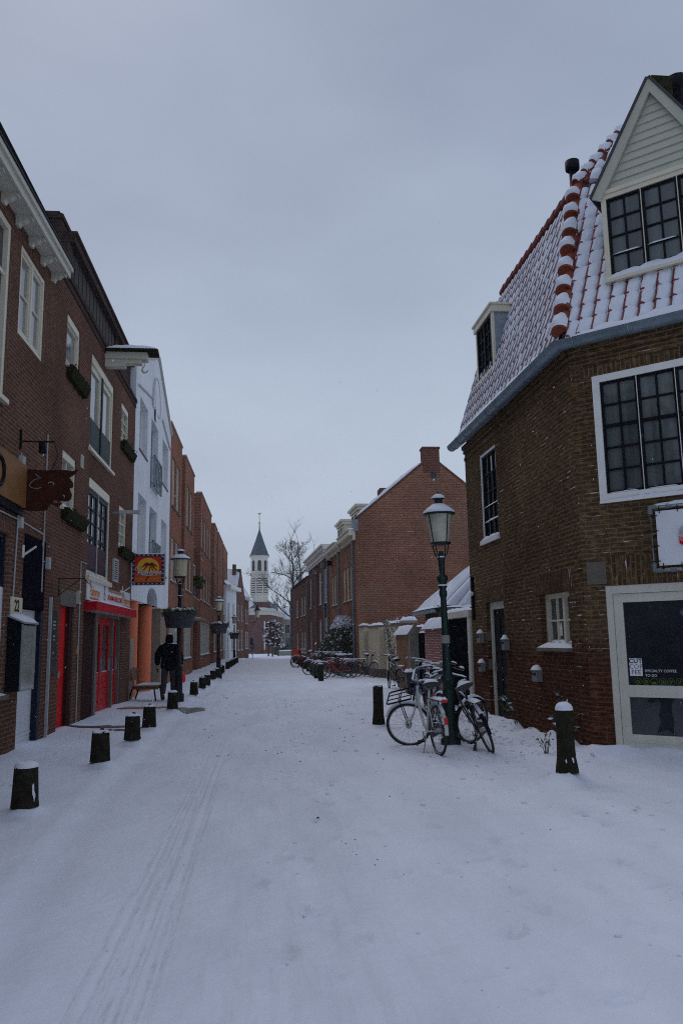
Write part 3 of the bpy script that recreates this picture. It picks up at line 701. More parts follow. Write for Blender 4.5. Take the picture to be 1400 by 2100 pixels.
    for k in range(14): a = 2*math.pi*k/14; m.box(p.x+.112*math.cos(a)-.012, p.x+.112*math.cos(a)+.012, p.y+.112*math.sin(a)-.012, p.y+.112*math.sin(a)+.012, p.z+.83, p.z+.87)
    m.build('flue', black, T)
    # side dormer
    D = Fac((4.66, 10.67), (.009,-1)); m = MB(); u0, u1, z0, z1 = -5.36, -4.16, 6.97, 8.12
    m.hexa([D.P(u0,z0,-.02),D.P(u1,z0,-.02),D.P(u1,z0-.02,-1.1),D.P(u0,z0-.02,-1.1),D.P(u0,z1,-.02),D.P(u1,z1,-.02),D.P(u1,z1,-1.1),D.P(u0,z1,-1.1)])
    dm = m.build('dormer', lead, T)
    m = MB(); D.box(m, u0-.06, u1+.05, z1, z1+.14, -1.0, .06); D.box(m, u0-.09, u1+.08, z1+.14, z1+.18, -1.0, .09); m.build('cornice', cream, dm)
    m = MB(); fsnow(m, D, u0-.08, u1+.07, z1+.18, -1.0, .08, .08); m.build('snow', mt_snow, dm)
    m = MB(); D.box(m, u0, u0+.09, z0, z1, -.019, .03); D.box(m, u1-.09, u1, z0, z1, -.019, .03); D.box(m, u0-.05, u1+.05, z0-.06, z0, -.1, .07); m.build('trim', cream, dm)
    window(D, dm, u0+.09, u1-.09, z0, z1, o=-.016, fw=.05, ft=.05, fm=black, posts=(.5,), postw=.05, cols=(.5,), rows=(.25,.5,.75), bar=.022, pm=gl_dark, snowbar=1)
    # front dormer with a boarded gable
    G = Fac(RF.P(0,0,-.30), RF.d); u0, u1, z0, z1, zt = .55, 2.19, 6.74, 8.12, 9.62; uc = 1.37
    m = MB(); m.prism([G.P(u0,z0,-.05),G.P(u1,z0,-.05),G.P(u1,z1,-.05),G.P(uc,zt-.12,-.05),G.P(u0,z1,-.05)], -G.n*1.7)
    dm = m.build('gable_dormer', lead, T)
    m = MB(); m.prism([G.P(u0-.02,z1,-.049),G.P(u1+.02,z1,-.049),G.P(uc,zt-.1,-.049)], G.n*.03)
    k = 0; z = z1+.02
    while z < zt-.2:          # shiplap boards
        zz = min(z+.118, zt-.12); f = lambda q: (uc-u0)*(1-(q-z1)/(zt-z1))
        m.hexa([G.P(uc-f(z),z,.006),G.P(uc+f(z),z,.006),G.P(uc+f(z),z,-.03),G.P(uc-f(z),z,-.03),G.P(uc-f(zz),zz-.006,-.016),G.P(uc+f(zz),zz-.006,-.016),G.P(uc+f(zz),zz-.006,-.03),G.P(uc-f(zz),zz-.006,-.03)]); z += .124
    m.build('gable_boards', flat('boards_cream', (.50,.50,.41)), dm)
    m = MB()
    for s in (-1,1):
        a = G.P(uc+s*(uc-u0+.12), z1-.06, 0); b = G.P(uc, zt+.02, 0); dn = (V(0,0,-1)*.2); dz = (b-a).normalized(); pn = dz.cross(G.n); pn = pn if pn.z < 0 else -pn
        q = [a, b, b+V(0,0,-.22), a+pn*.15]
        m.hexa([x+G.n*.03 for x in q]+[x+G.n*.075 for x in q])
        m.hexa([a-G.n*1.6-pn*.003, b-G.n*1.6+V(0,0,.004), b+G.n*.10+V(0,0,.004), a+G.n*.10-pn*.003]+[x-pn*.035+V(0,0,.0) for x in (a-G.n*1.6, b-G.n*1.6, b+G.n*.10, a+G.n*.10)], 1)
    m.build('bargeboard', [flat('barge_cream', (.46,.46,.38)), tile_dark], dm)
    m = MB(); G.box(m, u0, u1, z1-.04, z1+.02, -.03, .05); m.build('trim', cream, dm)
    window(G, dm, u0, u1, z0, z1-.04, o=-.04, fw=.07, ft=.07, fm=cream, sash=black, sw=.030, posts=(.333,.667), postw=.010, cols=(.5,), rows=(.25,.5,.75), bar=.022, pm=gl_grey, sill=dict(d=.08, h=.05, e=.02, snow=.08), snowbar=2)
    return T
corner_building()
def mailbox(u, z0, z1, label, wd=.17):
    T = thing('mailbox', label, 'mailbox', tuple(RS.P(u, z0)), 'mailboxes on the corner house'); m = MB(); RS.box(m, u-wd/2, u+wd/2, z0, z1, .004, .10)
    RS.box(m, u-wd/2-.01, u+wd/2+.01, z1, z1+.015, .002, .12); b = m.build('body', flat('mailbox_grey', (.20,.20,.20)), T)
    m = MB(); RS.box(m, u-wd*.35, u+wd*.35, z1-.07, z1-.035, .1, .105); m.build('letter_slot', black, T)
    m = MB(); fsnow(m, RS, u-wd/2-.01, u+wd/2+.01, z1+.015, .004, .118, .065, nu=5); m.build('snow', mt_snow, T)
mailbox(-5.1, 1.48, 1.66, 'grey mailbox with snow, upper of the two left of the side door')
mailbox(-5.1, .92, 1.08, 'grey mailbox with snow, lower of the two left of the side door')
mailbox(-3.5, 1.36, 1.54, 'dark mailbox with snow just right of the side door')
mailbox(-1.93, .88, 1.05, 'snow-topped mailbox below the small cream window', .22)
def banner():
    o = .11; T = thing('banner_frame', 'white banner with winged emblem stretched in a pipe frame above cafe door', 'sign', tuple(RF.P(1.5, 2.8, .1)))
    u0, u1, z0, z1 = 1.0, 2.15, 2.42, 3.26; m = MB(); r = .028
    m.tube([RF.P(u0,z0,o), RF.P(u0,z1,o), RF.P(u1,z1,o), RF.P(u1,z0,o)], r, 8, closed=True, sm=True); m.build('pipe_frame', flat('pvc_grey', (.42,.43,.42)), T)
    pvc = flat('pvc_dark', (.16,.18,.19))
    for u, z, du_, dz in ((u0,z0,1,1),(u0,z1,1,-1),(u1,z0,-1,1),(u1,z1,-1,-1)):
        m = MB(); m.tube([RF.P(u+du_*.09,z,o), RF.P(u,z,o), RF.P(u,z+dz*.09,o)], .036, 8); m.build('pipe_elbow', pvc, T)
    for u in (u0+.24, u0+.8):
        for z in (z0, z1): m = MB(); m.tube([RF.P(u-.04,z,o), RF.P(u+.04,z,o)], .034, 8); m.tube([RF.P(u,z,o), RF.P(u,z,.0)], .02, 6); m.build('pipe_joint', pvc, T)
    m = MB(); rows = []
    for j in range(7): rows.append([RF.P(u0+.065+(u1-u0-.13)*i/10, z0+.06+(z1-z0-.12)*j/6, o+.006*math.sin(i*1.3+j)) for i in range(11)])
    m.grid(rows); b = m.build('banner_sheet', flat('banner_white', (.72,.72,.76), .6), T)
    m = MB()
    for k in range(4):
        z = z0+.12+(z1-z0-.24)*k/3; m.tube([RF.P(u0,z,o+.03), RF.P(u0+.09,z,o+.012)], .006, 5)
    for k in range(5):
        u = u0+.12+(u1-u0-.24)*k/4; m.tube([RF.P(u,z1,o+.03), RF.P(u,z1-.09,o+.012)], .006, 5); m.tube([RF.P(u,z0,o+.03), RF.P(u,z0+.09,o+.012)], .006, 5)
    m.build('bungee_tie', black, T)
    m = MB(); fsnow(m, RF, u0, u1, z1+.015, o-.03, o+.03, .035); m.build('snow', mt_snow, T)
    # emblem: fanned wing, dark shield, red ribbon
    c = RF.P(1.56, 2.83, o+.014); r_, u_ = RF.d, V(0,0,1)
    m = MB()
    for s in (-1,1):
        for k in range(13):
            a = R(108+k*9) if s < 0 else R(72-k*9); L = .15-.003*k; p = c+r_*(s*.10)+u_*(.02); d_ = r_*math.cos(a)+u_*math.sin(a)
            m.tube([p+d_*.05+RF.n*.001, p+d_*L+RF.n*.001], [.003,.0075], 5)
    m.build('wing', flat('wing_pink', (.60,.50,.53)), T)
    m = MB(); pl_ = [(-.10,.10),(-.05,.14),(0,.12),(.05,.14),(.10,.10),(.10,-.02),(.0,-.13),(-.10,-.02)]; m.prism([c+r_*x+u_*z for x, z in pl_], RF.n*.004); m.build('shield', ink_black, T)
    m = MB(); m.prism([c+r_*x+u_*z+RF.n*.004 for x, z in ((-.05,.02),(.05,.02),(.03,-.06),(-.03,-.06))], RF.n*.003); m.build('skull', flat('emblem_white', (.7,.68,.6)), T)
    m = MB(); f = lambda x: -.13+.9*x*x
    for k in range(10):
        x0, x1 = -.14+.028*k, -.14+.028*(k+1); m.hexa([c+r_*x+u_*(f(x)+h)+RF.n*q for q in (.006,.010) for x, h in ((x0,-.03),(x1,-.03),(x1,.03),(x0,.03))])
    for s in (-1,1): m.hexa([c+r_*(s*x)+u_*z+RF.n*q for q in (.003,.006) for x, z in ((.13,-.10),(.24,-.03),(.19,-.01),(.22,.05))] if False else [c+r_*(s*x)+u_*z+RF.n*q for q in (.003,.006) for x, z in ((.12,-.14),(.22,-.08),(.22,.02),(.12,-.06))])
    m.build('ribbon', red, T)
    lettering('HAR', .05, c+r_*-.085+u_*-.122+RF.n*.011, r_*.95+u_*-.12, u_, flat('letter_cream', (.7,.66,.6)), T, extrude=.001)
    lettering('O', .06, c+r_*-.02+u_*.22, r_, u_, red, T, extrude=.001)
ink_black = flat('ink', (.008,.008,.01))
banner()
# ------------------------------------------------------------------ left side of the street
L = Fac((-3.65, 0), (0, 1))
def body(mb, fac, u0, u1, z0, z1, deep, m=0, top=True, ends=(1,1)):
    """back, ends and top that close a building behind its front wall"""
    P = fac.P
    if ends[0]: mb.face([P(u0,z0,-deep),P(u0,z0,0),P(u0,z1,0),P(u0,z1,-deep)], m)
    if ends[1]: mb.face([P(u1,z0,0),P(u1,z0,-deep),P(u1,z1,-deep),P(u1,z1,0)], m)
    mb.face([P(u1,z0,-deep),P(u0,z0,-deep),P(u0,z1,-deep),P(u1,z1,-deep)], m)
    if top: mb.face([P(u0,z1,0),P(u1,z1,0),P(u1,z1,-deep),P(u0,z1,-deep)], m)
def restaurant():
    T = thing('brick_house', 'dark red brown brick house with cream bracketed eaves and a white panelled door', 'house', (-3.65, 9.5, 0))
    mb = MB(); u0, u1, H = 3.5, 13.74, 7.98
    ops = [(8.5,11.12,5.02,7.62),(11.60,12.90,6.2,7.62),(8.6,11.72,.92,3.18,.14),(12.42,13.64,-.05,3.30,.16)]
    wall(mb, L, u0, u1, -.2, H, ops, .09); body(mb, L, u0, u1, -.2, H, 9)
    for a, b, z in ((8.5,11.2,7.63),(11.6,12.9,7.63)): L.box(mb, a-.1, b+.1, z, z+.2, .0005, .006, swap=True)
    for a, b, z in ((8.6,11.72,3.19),(12.42,13.64,3.31)): L.box(mb, a-.1, b+.08, z, z+.22, .0005, .006, swap=True)
    for a in (11.13, 12.91): L.box(mb, a, a+.1, 5.0 if a < 12 else 6.2, 7.62, .0005, .006, swap=True)
    mb.build('wall', BR_A, T)
    # eaves
    e = MB(); L.box(e, u0, 13.40, H-.03, H+.03, -.3, .25); L.box(e, u0, 13.42, H-.05, H+.07, .25, .28); L.box(e, u0, 13.44, H+.07, H+.15, .23, .32); ev = e.build('eaves', flat('eaves_cream', (.58,.56,.47)), T)
    e = MB(); L.box(e, u0, 13.46, H+.15, H+.18, -.5, .34); e.build('gutter', black, ev)
    for k in range(9):
        b = MB(); u = 13.28-.66*k; pr = [(.0,-.18),(.05,-.19),(.08,-.13),(.13,-.125),(.19,-.075),(.235,-.085),(.245,-.03),(0,-.03)]
        b.prism([L.P(u-.055, H+z, o) for o, z in pr], L.d*.11); b.build('bracket', flat('bracket_cream', (.55,.53,.44)), ev)
    for o_ in [ev]+list(ev.children):       # the old eaves sag a little
        for v_ in o_.data.vertices: v_.co.z -= .032*max(0, 13.4-(v_.co.y+9.5))
    r = MB(); r.face([L.P(u0,H+.18,.33), L.P(13.6,H+.18,.33), L.P(13.6,H+2.6,-4), L.P(u0,H+2.6,-4)]); r.face([L.P(13.6,H+.3,.4), L.P(13.6,H+.3,-8), L.P(13.6,H+2.6,-4)]); r.build('roof', tile_dark, T)
    window(L, T, 8.5, 11.12, 5.02, 7.62, o=-.085, fw=.10, ft=.075, posts=(.5,), rows=(.72,), bar=.06, pm=gl_dark, sill=dict(d=.07, h=.07, e=.05))
    window(L, T, 11.60, 12.90, 6.2, 7.62, o=-.075, fw=.075, ft=.065, sash=cream, sw=.05, posts=(.5,), rows=(.5,), pm=gl_net_glare)
    # shop window: navy upper part, white lower frame
    w = window(L, T, 8.6, 11.72, 2.42, 3.18, o=-.13, fw=.06, fm=navy, rows=(.5,), bar=.04, posts=(.5,), pm=gl_net_glare, label='navy framed transom window')
    window(L, T, 8.6, 11.72, .92, 2.42, o=-.13, fw=.10, fm=whiteblue, posts=(.33,.66), rows=(.45,), bar=.05, pm=gl_dark, sill=dict(d=.09, h=.06, m=stone, snow=.05))
    # door bay: dark panel above, white door below, navy far jamb
    p = MB(); L.box(p, 12.43, 13.60, 2.16, 3.29, -.12, .012); p.build('transom_panel', M('panel_black_blue', (.012,.010,.018), .95, .1, 5, spec=0), T)
    p = MB(); L.box(p, 13.50, 13.64, -.02, 2.15, -.155, -.002); p.build('door_frame', navy, T)
    d = MB(); a, b, o0, o1 = 12.43, 13.50, -.15, -.10
    L.box(d, a, b, 0, .22, o0, o1); L.box(d, a, a+.13, .22, 2.15, o0, o1); L.box(d, b-.13, b, .22, 2.15, o0, o1)
    L.box(d, a+.13, b-.13, 1.02, 1.18, o0, o1-.001); L.box(d, a+.13, b-.13, 2.02, 2.15, o0, o1-.001); L.box(d, a+.13, b-.13, 1.55, 1.62, o0, o1-.002)
    n = 12
    for k in range(n): x = a+.13+(b-a-.26)*k/n; L.box(d, x+.003, x+(b-a-.26)/n-.004, .22, 1.02, o0, o1-.012)
    L.box(d, a, b, 1.16, 1.20, o1, o1+.04); L.box(d, a, b, .0, .09, o1, o1+.035); L.box(d, a, b, .22, .25, o1, o1+.012)
    dd = d.build('door', flat('door_white', (.70,.72,.75), .4), T)
    for z0, z1 in ((1.18,1.55),(1.62,2.02)): g = MB(); L.box(g, a+.13, b-.13, z0, z1, o0+.02, o0+.03); g.build('pane', gl_dark, dd)
    q = random.Random(5)
    cols = [(.5,.03,.03),(.45,.42,.42),(.03,.06,.3),(.5,.3,.03),(.05,.2,.35),(.3,.3,.32)]
    for k, c in enumerate(cols):
        s = MB(); y = 13.02+.16*(k % 2); z = 1.22+.125*(k//2) + (.05 if k//2 == 2 else 0); L.box(s, y, y+.13, z, z+.105, o0+.031, o0+.035); s.build('door_sticker', flat('sticker_%d' % k, c), dd)
    s = MB(); L.box(s, 13.16, 13.34, 1.08, 1.13, o1-.001, o1+.006); s.build('letter_slot', steel, dd)
    s = MB(); L.box(s, 12.40, 13.66, -.25, 0.0, -.2, .02); s.build('doorstep', stone, T)
    return T
restaurant()
def flowerbox(u0, u1, z, label):
    T = thing('flower_box', label, 'flower box', tuple(L.P(u0, z)), 'mossy flower boxes under the small windows')
    m = MB(); q = random.Random(int(u0*10+z)); n = 9; rows = []
    for i in range(n):
        u = u0+(u1-u0)*i/(n-1); s = 1+.15*(q.random()-.5)
        rows.append([L.P(u, z+dz*s+.015*(q.random()-.5), o*s) for o, dz in ((.002,-.20),(.09,-.19),(.14,-.06),(.16,.01),(.11,.04),(.002,.04))])
    m.grid(rows, 0, sm=False); m.face(rows[0][::-1]); m.face(rows[-1]); m.build('box', moss, T)
    m = MB()
    for k in range(70):
        c = L.P(q.uniform(u0,u1), z+q.uniform(-.02,.07), q.uniform(.02,.17)); a = Vector((q.uniform(-1,1),q.uniform(-1,1),q.uniform(-.2,1))).normalized()*.05; b = a.cross(V(q.random(),q.random(),q.random())).normalized()*.02
        m.face([c-b, c+a, c+b])
    m.build('dead_plants', moss, T)
def middle():
    T = thing('brick_house', 'tall red brown brick house with hoist beam, timber attic and red shop doors', 'house', (-3.65, 18, 0))
    mb = MB(); u0, u1, H = 13.75, 22.28, 8.36
    ops = [(14.43,15.49,6.76,7.74),(14.45,15.53,4.07,5.12),(16.56,19.10,5.66,7.76),(16.68,19.06,3.0,5.08),(20.12,21.26,6.78,7.76),(20.17,21.28,4.04,5.07),
           (14.72,15.78,-.05,2.3,.16),(16.60,20.94,-.05,2.30,.22)]
    wall(mb, L, u0, u1, -.2, H, ops, .10); body(mb, L, u0, u1, -.2, H, 9)
    mb.build('wall', BR_B, T)
    c = MB(); L.box(c, u0, u1, H, H+.10, -.1, .05); L.box(c, u0, u1, H-.14, H-.02, .0005, .022); c.build('cornice', BR_DK, T)
    # set-back attic: brick ends, weathered boards, dark roof edge
    a = MB(); o = -.16; L.box(a, 19.95, 22.24, H+.1, 9.5, -4, o); at = a.build('attic', BR_DK, T); a = MB(); L.box(a, 14.9, 15.25, H+.1, 9.45, -4, o); a.build('attic', BR_DK, T)
    a = MB()
    for k in range(26): u = 15.26+4.68*k/26; L.box(a, u, u+.168, H+.1, 9.45, o-.12, o-.03-.012*(k % 2)); 
    a.build('boards', slat, at)
    a = MB(); L.box(a, 15.0, 22.28, 9.45, 9.62, -4.2, o+.10); L.box(a, 15.0, 22.28, 9.62, 9.68, -4.2, o+.14); a.build('roof', BR_DK, T)
    ch = MB(); ch.box(-4.35, -3.94, 14.86, 15.5, 8.4, 9.98); ch.box(-4.38, -3.91, 14.83, 15.53, 9.86, 9.95); ch.box(-4.3, -4.0, 14.9, 15.4, 9.98, 10.04); ch.build('chimney', BR_DK, T)
    # hoist beam under a little snowy roof
    h = MB(); u = 18.0; L.box(h, u-.10, u+.10, 8.0, 8.17, -.3, .82); L.box(h, u-.14, u+.14, 8.10, 8.26, -.3, .95); L.box(h, u-.11, u+.11, 7.92, 8.0, .0, .45)
    hb = h.build('hoist_beam', flat('hoist_cream', (.58,.55,.45)), T)
    h = MB(); h.prism([L.P(u-.26,8.30,-.3), L.P(u,8.38,-.3), L.P(u+.26,8.30,-.3), L.P(u+.26,8.27,-.3), L.P(u-.26,8.27,-.3)], L.n*1.48); h.build('hoist_roof', moss, hb)
    s = MB(); snow_patch(s, L.P(u-.27,8.31,1.19), L.P(u,8.385,1.19), L.P(u,8.385,.0), L.P(u-.27,8.31,.0), .07, 6, 10); snow_patch(s, L.P(u,8.385,1.19), L.P(u+.27,8.31,1.19), L.P(u+.27,8.31,.0), L.P(u,8.385,.0), .07, 6, 10); s.build('snow', mt_snow, hb)
    k = MB(); k.tube([L.P(u,8.12,.88), L.P(u,7.98,.88), L.P(u,7.93,.84), L.P(u,7.86,.83), L.P(u,7.81,.87), L.P(u,7.82,.93), L.P(u,7.87,.96)], [.012,.016,.02,.025,.025,.02,.012], 7); k.build('hook', flat('hook_cream', (.5,.46,.36)), hb)
    # windows
    S = dict(d=.05, h=.06, e=.02)
    window(L, T, 14.43, 15.49, 6.76, 7.74, o=-.095, fw=.09, head=.14, sash=cream, sw=.045, pm=gl_net_glare, sill=S)
    window(L, T, 14.45, 15.53, 4.07, 5.12, o=-.095, fw=.09, head=.14, cols=(.5,), rows=(.333,.667), pm=gl_net_glare, sill=dict(S, snow=.05))
    window(L, T, 20.12, 21.26, 6.78, 7.76, o=-.095, fw=.09, head=.14, cols=(.5,), rows=(.333,.667), pm=gl_net_glare, sill=S)
    window(L, T, 20.17, 21.28, 4.04, 5.07, o=-.095, fw=.09, head=.14, cols=(.5,), rows=(.333,.667), pm=gl_net_glare, sill=dict(S, snow=.05))
    w = window(L, T, 16.56, 19.10, 5.66, 7.76, o=-.095, fw=.11, head=.18, sash=cream, sw=.12, posts=(.5,), postw=.10, pm=gl_net_glare, sill=dict(d=.06, h=.06, e=.06), snowbar=1)
    p = MB()
    for a, b in ((16.70,17.76),(17.90,18.96)): L.box(p, a, b, 5.78, 6.38, -.09, -.035); L.box(p, a+.12, b-.12, 5.88, 6.28, -.035, -.03)
    L.box(p, 17.78, 17.88, 5.77, 7.58, -.04, -.008); p.build('infill_panel', greengrey, w)
    w = window(L, T, 16.68, 19.06, 3.0, 5.08, o=-.095, fw=.11, head=.2, sash=navy, sw=.10, posts=(.5,), postw=.006, cols=(.5,), rows=(.40,.43,.62,.81), pm=gl_net_glare, sill=dict(d=.08, h=.10, e=.06, snow=.03), snowbar=1)  # bright reflections in these panes are put into the pale glass colour
    p = MB(); L.box(p, 16.88, 17.78, 3.2, 3.72, -.075, -.05); L.box(p, 17.98, 18.88, 3.2, 3.72, -.075, -.05); p.build('infill_panel', flat('panel_plum', (.05,.014,.03)), w)
    v = MB(); L.box(v, 19.48, 20.05, 3.08, 3.12, .002, .05); L.box(v, 19.48, 20.05, 3.60, 3.64, .002, .05); L.box(v, 19.48, 19.53, 3.12, 3.6, .002, .05); L.box(v, 20.0, 20.05, 3.12, 3.6, .002, .05)
    for k in range(9): z = 3.13+.052*k; L.box(v, 19.53, 20.0, z, z+.020, .006, .04)
    vb = MB(); L.box(vb, 19.5, 20.03, 3.1, 3.62, .001, .005); v_ = v.build('vent_grille', flat('vent_grey', (.45,.45,.44)), T); vb.build('backing', black, v_)
    # red front door under a grey stone
    st = MB(); L.box(st, 14.66, 15.84, 2.3, 2.6, .0005, .014); st.build('lintel', stone, T)
    d = MB(); L.box(d, 14.72, 15.56, .02, 2.3, -.15, -.10); 
    for z0, z1 in ((.15,.85),(1.0,2.15)): L.box(d, 14.85, 15.43, z0, z1, -.10, -.09)
    dd = d.build('door', red, T)
    d = MB(); L.box(d, 14.86, 14.98, 1.0, 1.12, -.088, -.03); d.build('letter_slot', steel, dd)
    d = MB(); L.box(d, 15.56, 15.78, -.02, 2.3, -.155, -.03); d.build('door_frame', brownpanel, T)
    d = MB(); L.box(d, 14.70, 15.8, -.2, .02, -.18, .05); d.build('doorstep', stone, T)
    # shop front
    d = MB(); L.box(d, 16.605, 17.75, -.05, 2.295, -.21, -.03); d.build('shop_panel', brownpanel, T)
    d = MB(); L.box(d, 17.75, 17.98, -.05, 2.295, -.19, .015); L.box(d, 19.9, 20.02, 0, 2.2, -.19, -.02); L.box(d, 20.80, 20.935, 0, 2.2, -.19, -.02); L.box(d, 17.98, 20.935, 2.2, 2.295, -.19, -.02); d.build('shop_frame', alu, T)
    d = MB(); L.box(d, 17.98, 20.8, -.2, .05, -.21, .0); d.build('doorstep', stone, T)
    for a, b in ((17.98,18.94),(18.96,19.9),(20.02,20.8)):
        d = MB(); L.box(d, a, a+.12, .05, 2.2, -.16, -.10); L.box(d, b-.12, b, .05, 2.2, -.16, -.10); L.box(d, a+.12, b-.12, 2.03, 2.2, -.16, -.102); L.box(d, a+.12, b-.12, .05, .18, -.16, -.102)
        L.box(d, a+.12, b-.12, .85, .95, -.16, -.102)
        for k in range(5): L.box(d, a+.12, b-.12, .18+.134*k, .305+.134*k, -.16, -.112)
        dr = d.build('shop_door', redgloss, T); g = MB(); L.box(g, a+.12, b-.12, .95, 2.03, -.14, -.13); g.build('pane', gl_dark, dr)
        h = MB(); L.box(h, b-.09, b-.06, .95, 1.25, -.098, -.05); h.build('handle', steel, dr)
        s = MB(); fsnow(s, L, a+.12, b-.12, .95, -.128, -.105, .02); s.build('snow', mt_snow, dr)
    a = MB(); L.box(a, 16.62, 21.72, 2.27, 2.46, .003, .25); aw = a.build('awning', awnred, T)
    a = MB(); L.box(a, 16.66, 21.7, 2.262, 2.27, .003, .24); a.build('awning_soffit', flat('soffit_grey', (.35,.33,.31)), aw)
    a = MB(); fsnow(a, L, 16.6, 21.72, 2.462, .003, .255, .045, nu=60); a.build('snow', mt_snow, aw)
    p = MB(); L.box(p, 13.95, 14.0, -.1, 2.4, .004, .05); p.build('drainpipe', conduit, T)
    return T
middle()
for a in ((14.5,15.85,6.70,'mossy flower box under the high single-pane window left of the green-panelled window'),(14.52,16.1,4.02,'mossy flower box nearest the bull head sign'),(20.12,21.8,6.71,'dark flower box high on the wall next to the white house'),(20.18,22.1,3.98,'mossy flower box just above the square palm sign')): flowerbox(*a)

def shop_banner():
    T = thing('shop_banner', 'white shop banner with orange and red lettering above the red awning', 'sign', tuple(L.P(19, 2.52)))
    m = MB(); L.box(m, 16.72, 18.95, 2.50, 2.93, .003, .03); L.box(m, 18.95, 20.55, 2.50, 2.80, .003, .03); L.box(m, 20.55, 21.95, 2.50, 2.93, .003, .03); m.build('board', flat('banner_board', (.72,.72,.74)), T)
    m = MB(); L.box(m, 18.97, 20.53, 2.80, 2.86, .003, .05); L.box(m, 18.97, 20.53, 2.502, 2.53, .03, .036); m.build('trim', flat('trim_tan', (.38,.22,.12)), T)
    org = flat('letter_orange', (.62,.19,.02)); up = (0,0,1); drk = flat('figure_grey', (.32,.30,.32))
    for u in (17.42, 21.38):
        lettering('The', .14, L.P(u-.42,2.83,.032), L.d, up, org, T, shear=.25, bold=.002); lettering('Palmtree', .28, L.P(u+.04,2.69,.032), L.d, up, org, T, shear=.3, bold=.002, spacing=.98)
        m = MB(); L.box(m, u-.45, u+.45, 2.555, 2.575, .031, .036); m.build('underline', org, T); m = MB(); L.box(m, u-.40, u+.50, 2.53, 2.545, .031, .036); m.build('underline', red, T)
    lettering('SHOARMA-GRILLROOM', .168, L.P(19.75,2.655,.032), L.d, up, red, T, bold=.002, spacing=.97)
    for u in (18.5, 20.75):
        m = MB(); c = L.P(u,2.72,.032); m.torus(c+V(0,0,.12), L.n, .04, .009, 14, 4); m.torus(c-V(0,0,.07), L.n, .07, .01, 16, 4); m.tube([c+V(0,-.07,.17), c+V(0,-.03,.02), c+V(0,-.06,-.13)], .008, 4); m.tube([c+V(0,.07,.17), c+V(0,.03,.02), c+V(0,.06,-.13)], .008, 4); m.build('figure', drk, T)
        m = MB(); L.box(m, u-.09, u+.09, 2.70, 2.73, .031, .036); m.build('figure_sash', red, T)
shop_banner()
def palm_sign():
    T = thing('palm_sign', 'square red and orange sign with a palm tree before a yellow sun', 'sign', (-3.13, 22.0, 3.58))
    x0, x1, y0, y1, z0, z1 = -3.58, -2.70, 21.93, 22.05, 3.15, 4.0
    m = MB(); m.box(x0, x1, y0, y1, z0, z1); m.build('light_box', flat('box_grey', (.40,.38,.37)), T)
    m = MB(); m.box(x0+.01, x1-.03, y0-.008, y0-.001, z0+.01, z1-.01); m.build('border', flat('border_navy', (.018,.015,.05)), T)
    bl = flat('lamp_blue', (.25,.42,.60)); pk = flat('lamp_pink', (.65,.28,.24)); n = 7
    for k in range(n):
        for (px_, pz) in ((x0+.07+(x1-x0-.16)*k/(n-1), z0+.035), (x0+.07+(x1-x0-.16)*k/(n-1), z1-.035), (x0+.035, z0+.08+(z1-z0-.16)*k/(n-1)), (x1-.055, z0+.08+(z1-z0-.16)*k/(n-1))):
            m_ = (k+(1 if pz < z0+.05 else 0)) % 2; A = MB(); A.box(px_-.028, px_+.028, y0-.014, y0-.008, pz-.017, pz+.017); A.build('border_light', pk if m_ else bl, T)
    # red face shading to orange at the foot: three painted bands
    mt, nt, bs, N, LK = newmat('palm_face'); g = N.new('ShaderNodeSeparateXYZ'); LK.new(N.new('ShaderNodeTexCoord').outputs['Generated'], g.inputs[0])
    c = ramp(nt, g.outputs['Z'], .0, .5, (.72,.13,.010,1), (.62,.008,.007,1)); LK.new(c, bs.inputs['Base Color']); bs.inputs['Roughness'].default_value = .35
    m = MB(); m.box(x0+.075, x1-.095, y0-.012, y0-.008, z0+.075, z1-.075); m.build('face', mt, T)
    cx, cz = -3.15, 3.60; f = lambda x, z, o=0: V(cx+x, y0-.013-o, cz+z)
    m = MB(); pl_ = [f(.30*math.cos(a), .02+.27*math.sin(a)) for a in [R(-35)+R(250)*k/28 for k in range(29)]]; m.prism(pl_[::-1], V(0,-.003,0)); m.build('sun_disc', flat('sun_yellow', (.82,.50,.03)), T)
    m = MB(); tr = [(.04,.10),(.045,.0),(.03,-.12),(.0,-.24),(-.06,-.33)]
    for k in range(4): a, b = tr[k], tr[k+1]; w_ = .012+.004*k; m.hexa([f(x,z,o) for o in (.004,.008) for x, z in ((a[0]-w_,a[1]),(a[0]+w_,a[1]),(b[0]+w_,b[1]),(b[0]-w_,b[1]))])
    for ang, ln in ((165,.24),(140,.22),(105,.13),(75,.15),(45,.2),(20,.24),(-15,.24),(200,.2),(-45,.20)):
        p = []; q_ = []
        for j in range(7):
            t = j/6; a = R(ang); r_ = ln*t; x = .04+r_*math.cos(a); z = .11+r_*math.sin(a)-.16*t*t*(1 if abs(ang) < 170 else .8); w_ = .03*math.sin(math.pi*min(1,t*.95+.05))+.004
            p.append((x, z+w_*.7)); q_.append((x, z-w_))
        for j in range(6): m.hexa([f(x,z,o) for o in (.004+.0004*(ang % 7),.009+.0004*(ang % 7)) for x, z in (p[j],p[j+1],q_[j+1],q_[j])])
    m.build('palm_tree', flat('palm_red', (.28,.012,.012)), T)
    up = (0,0,1); sil = flat('letter_silver', (.72,.72,.74)); gr = flat('letter_shadow', (.10,.05,.05))
    for dx, o, mt_ in ((.006,.010,gr),(0,.014,sil)):
        lettering('The', .12, f(-.285+dx,-.02-dx,o), (1,0,.06), up, mt_, T, shear=.35, extrude=.001); lettering('Palmtree', .19, f(.03+dx,-.115-dx,o), (1,0,.03), up, mt_, T, shear=.35, bold=.0015, spacing=.95, extrude=.001)
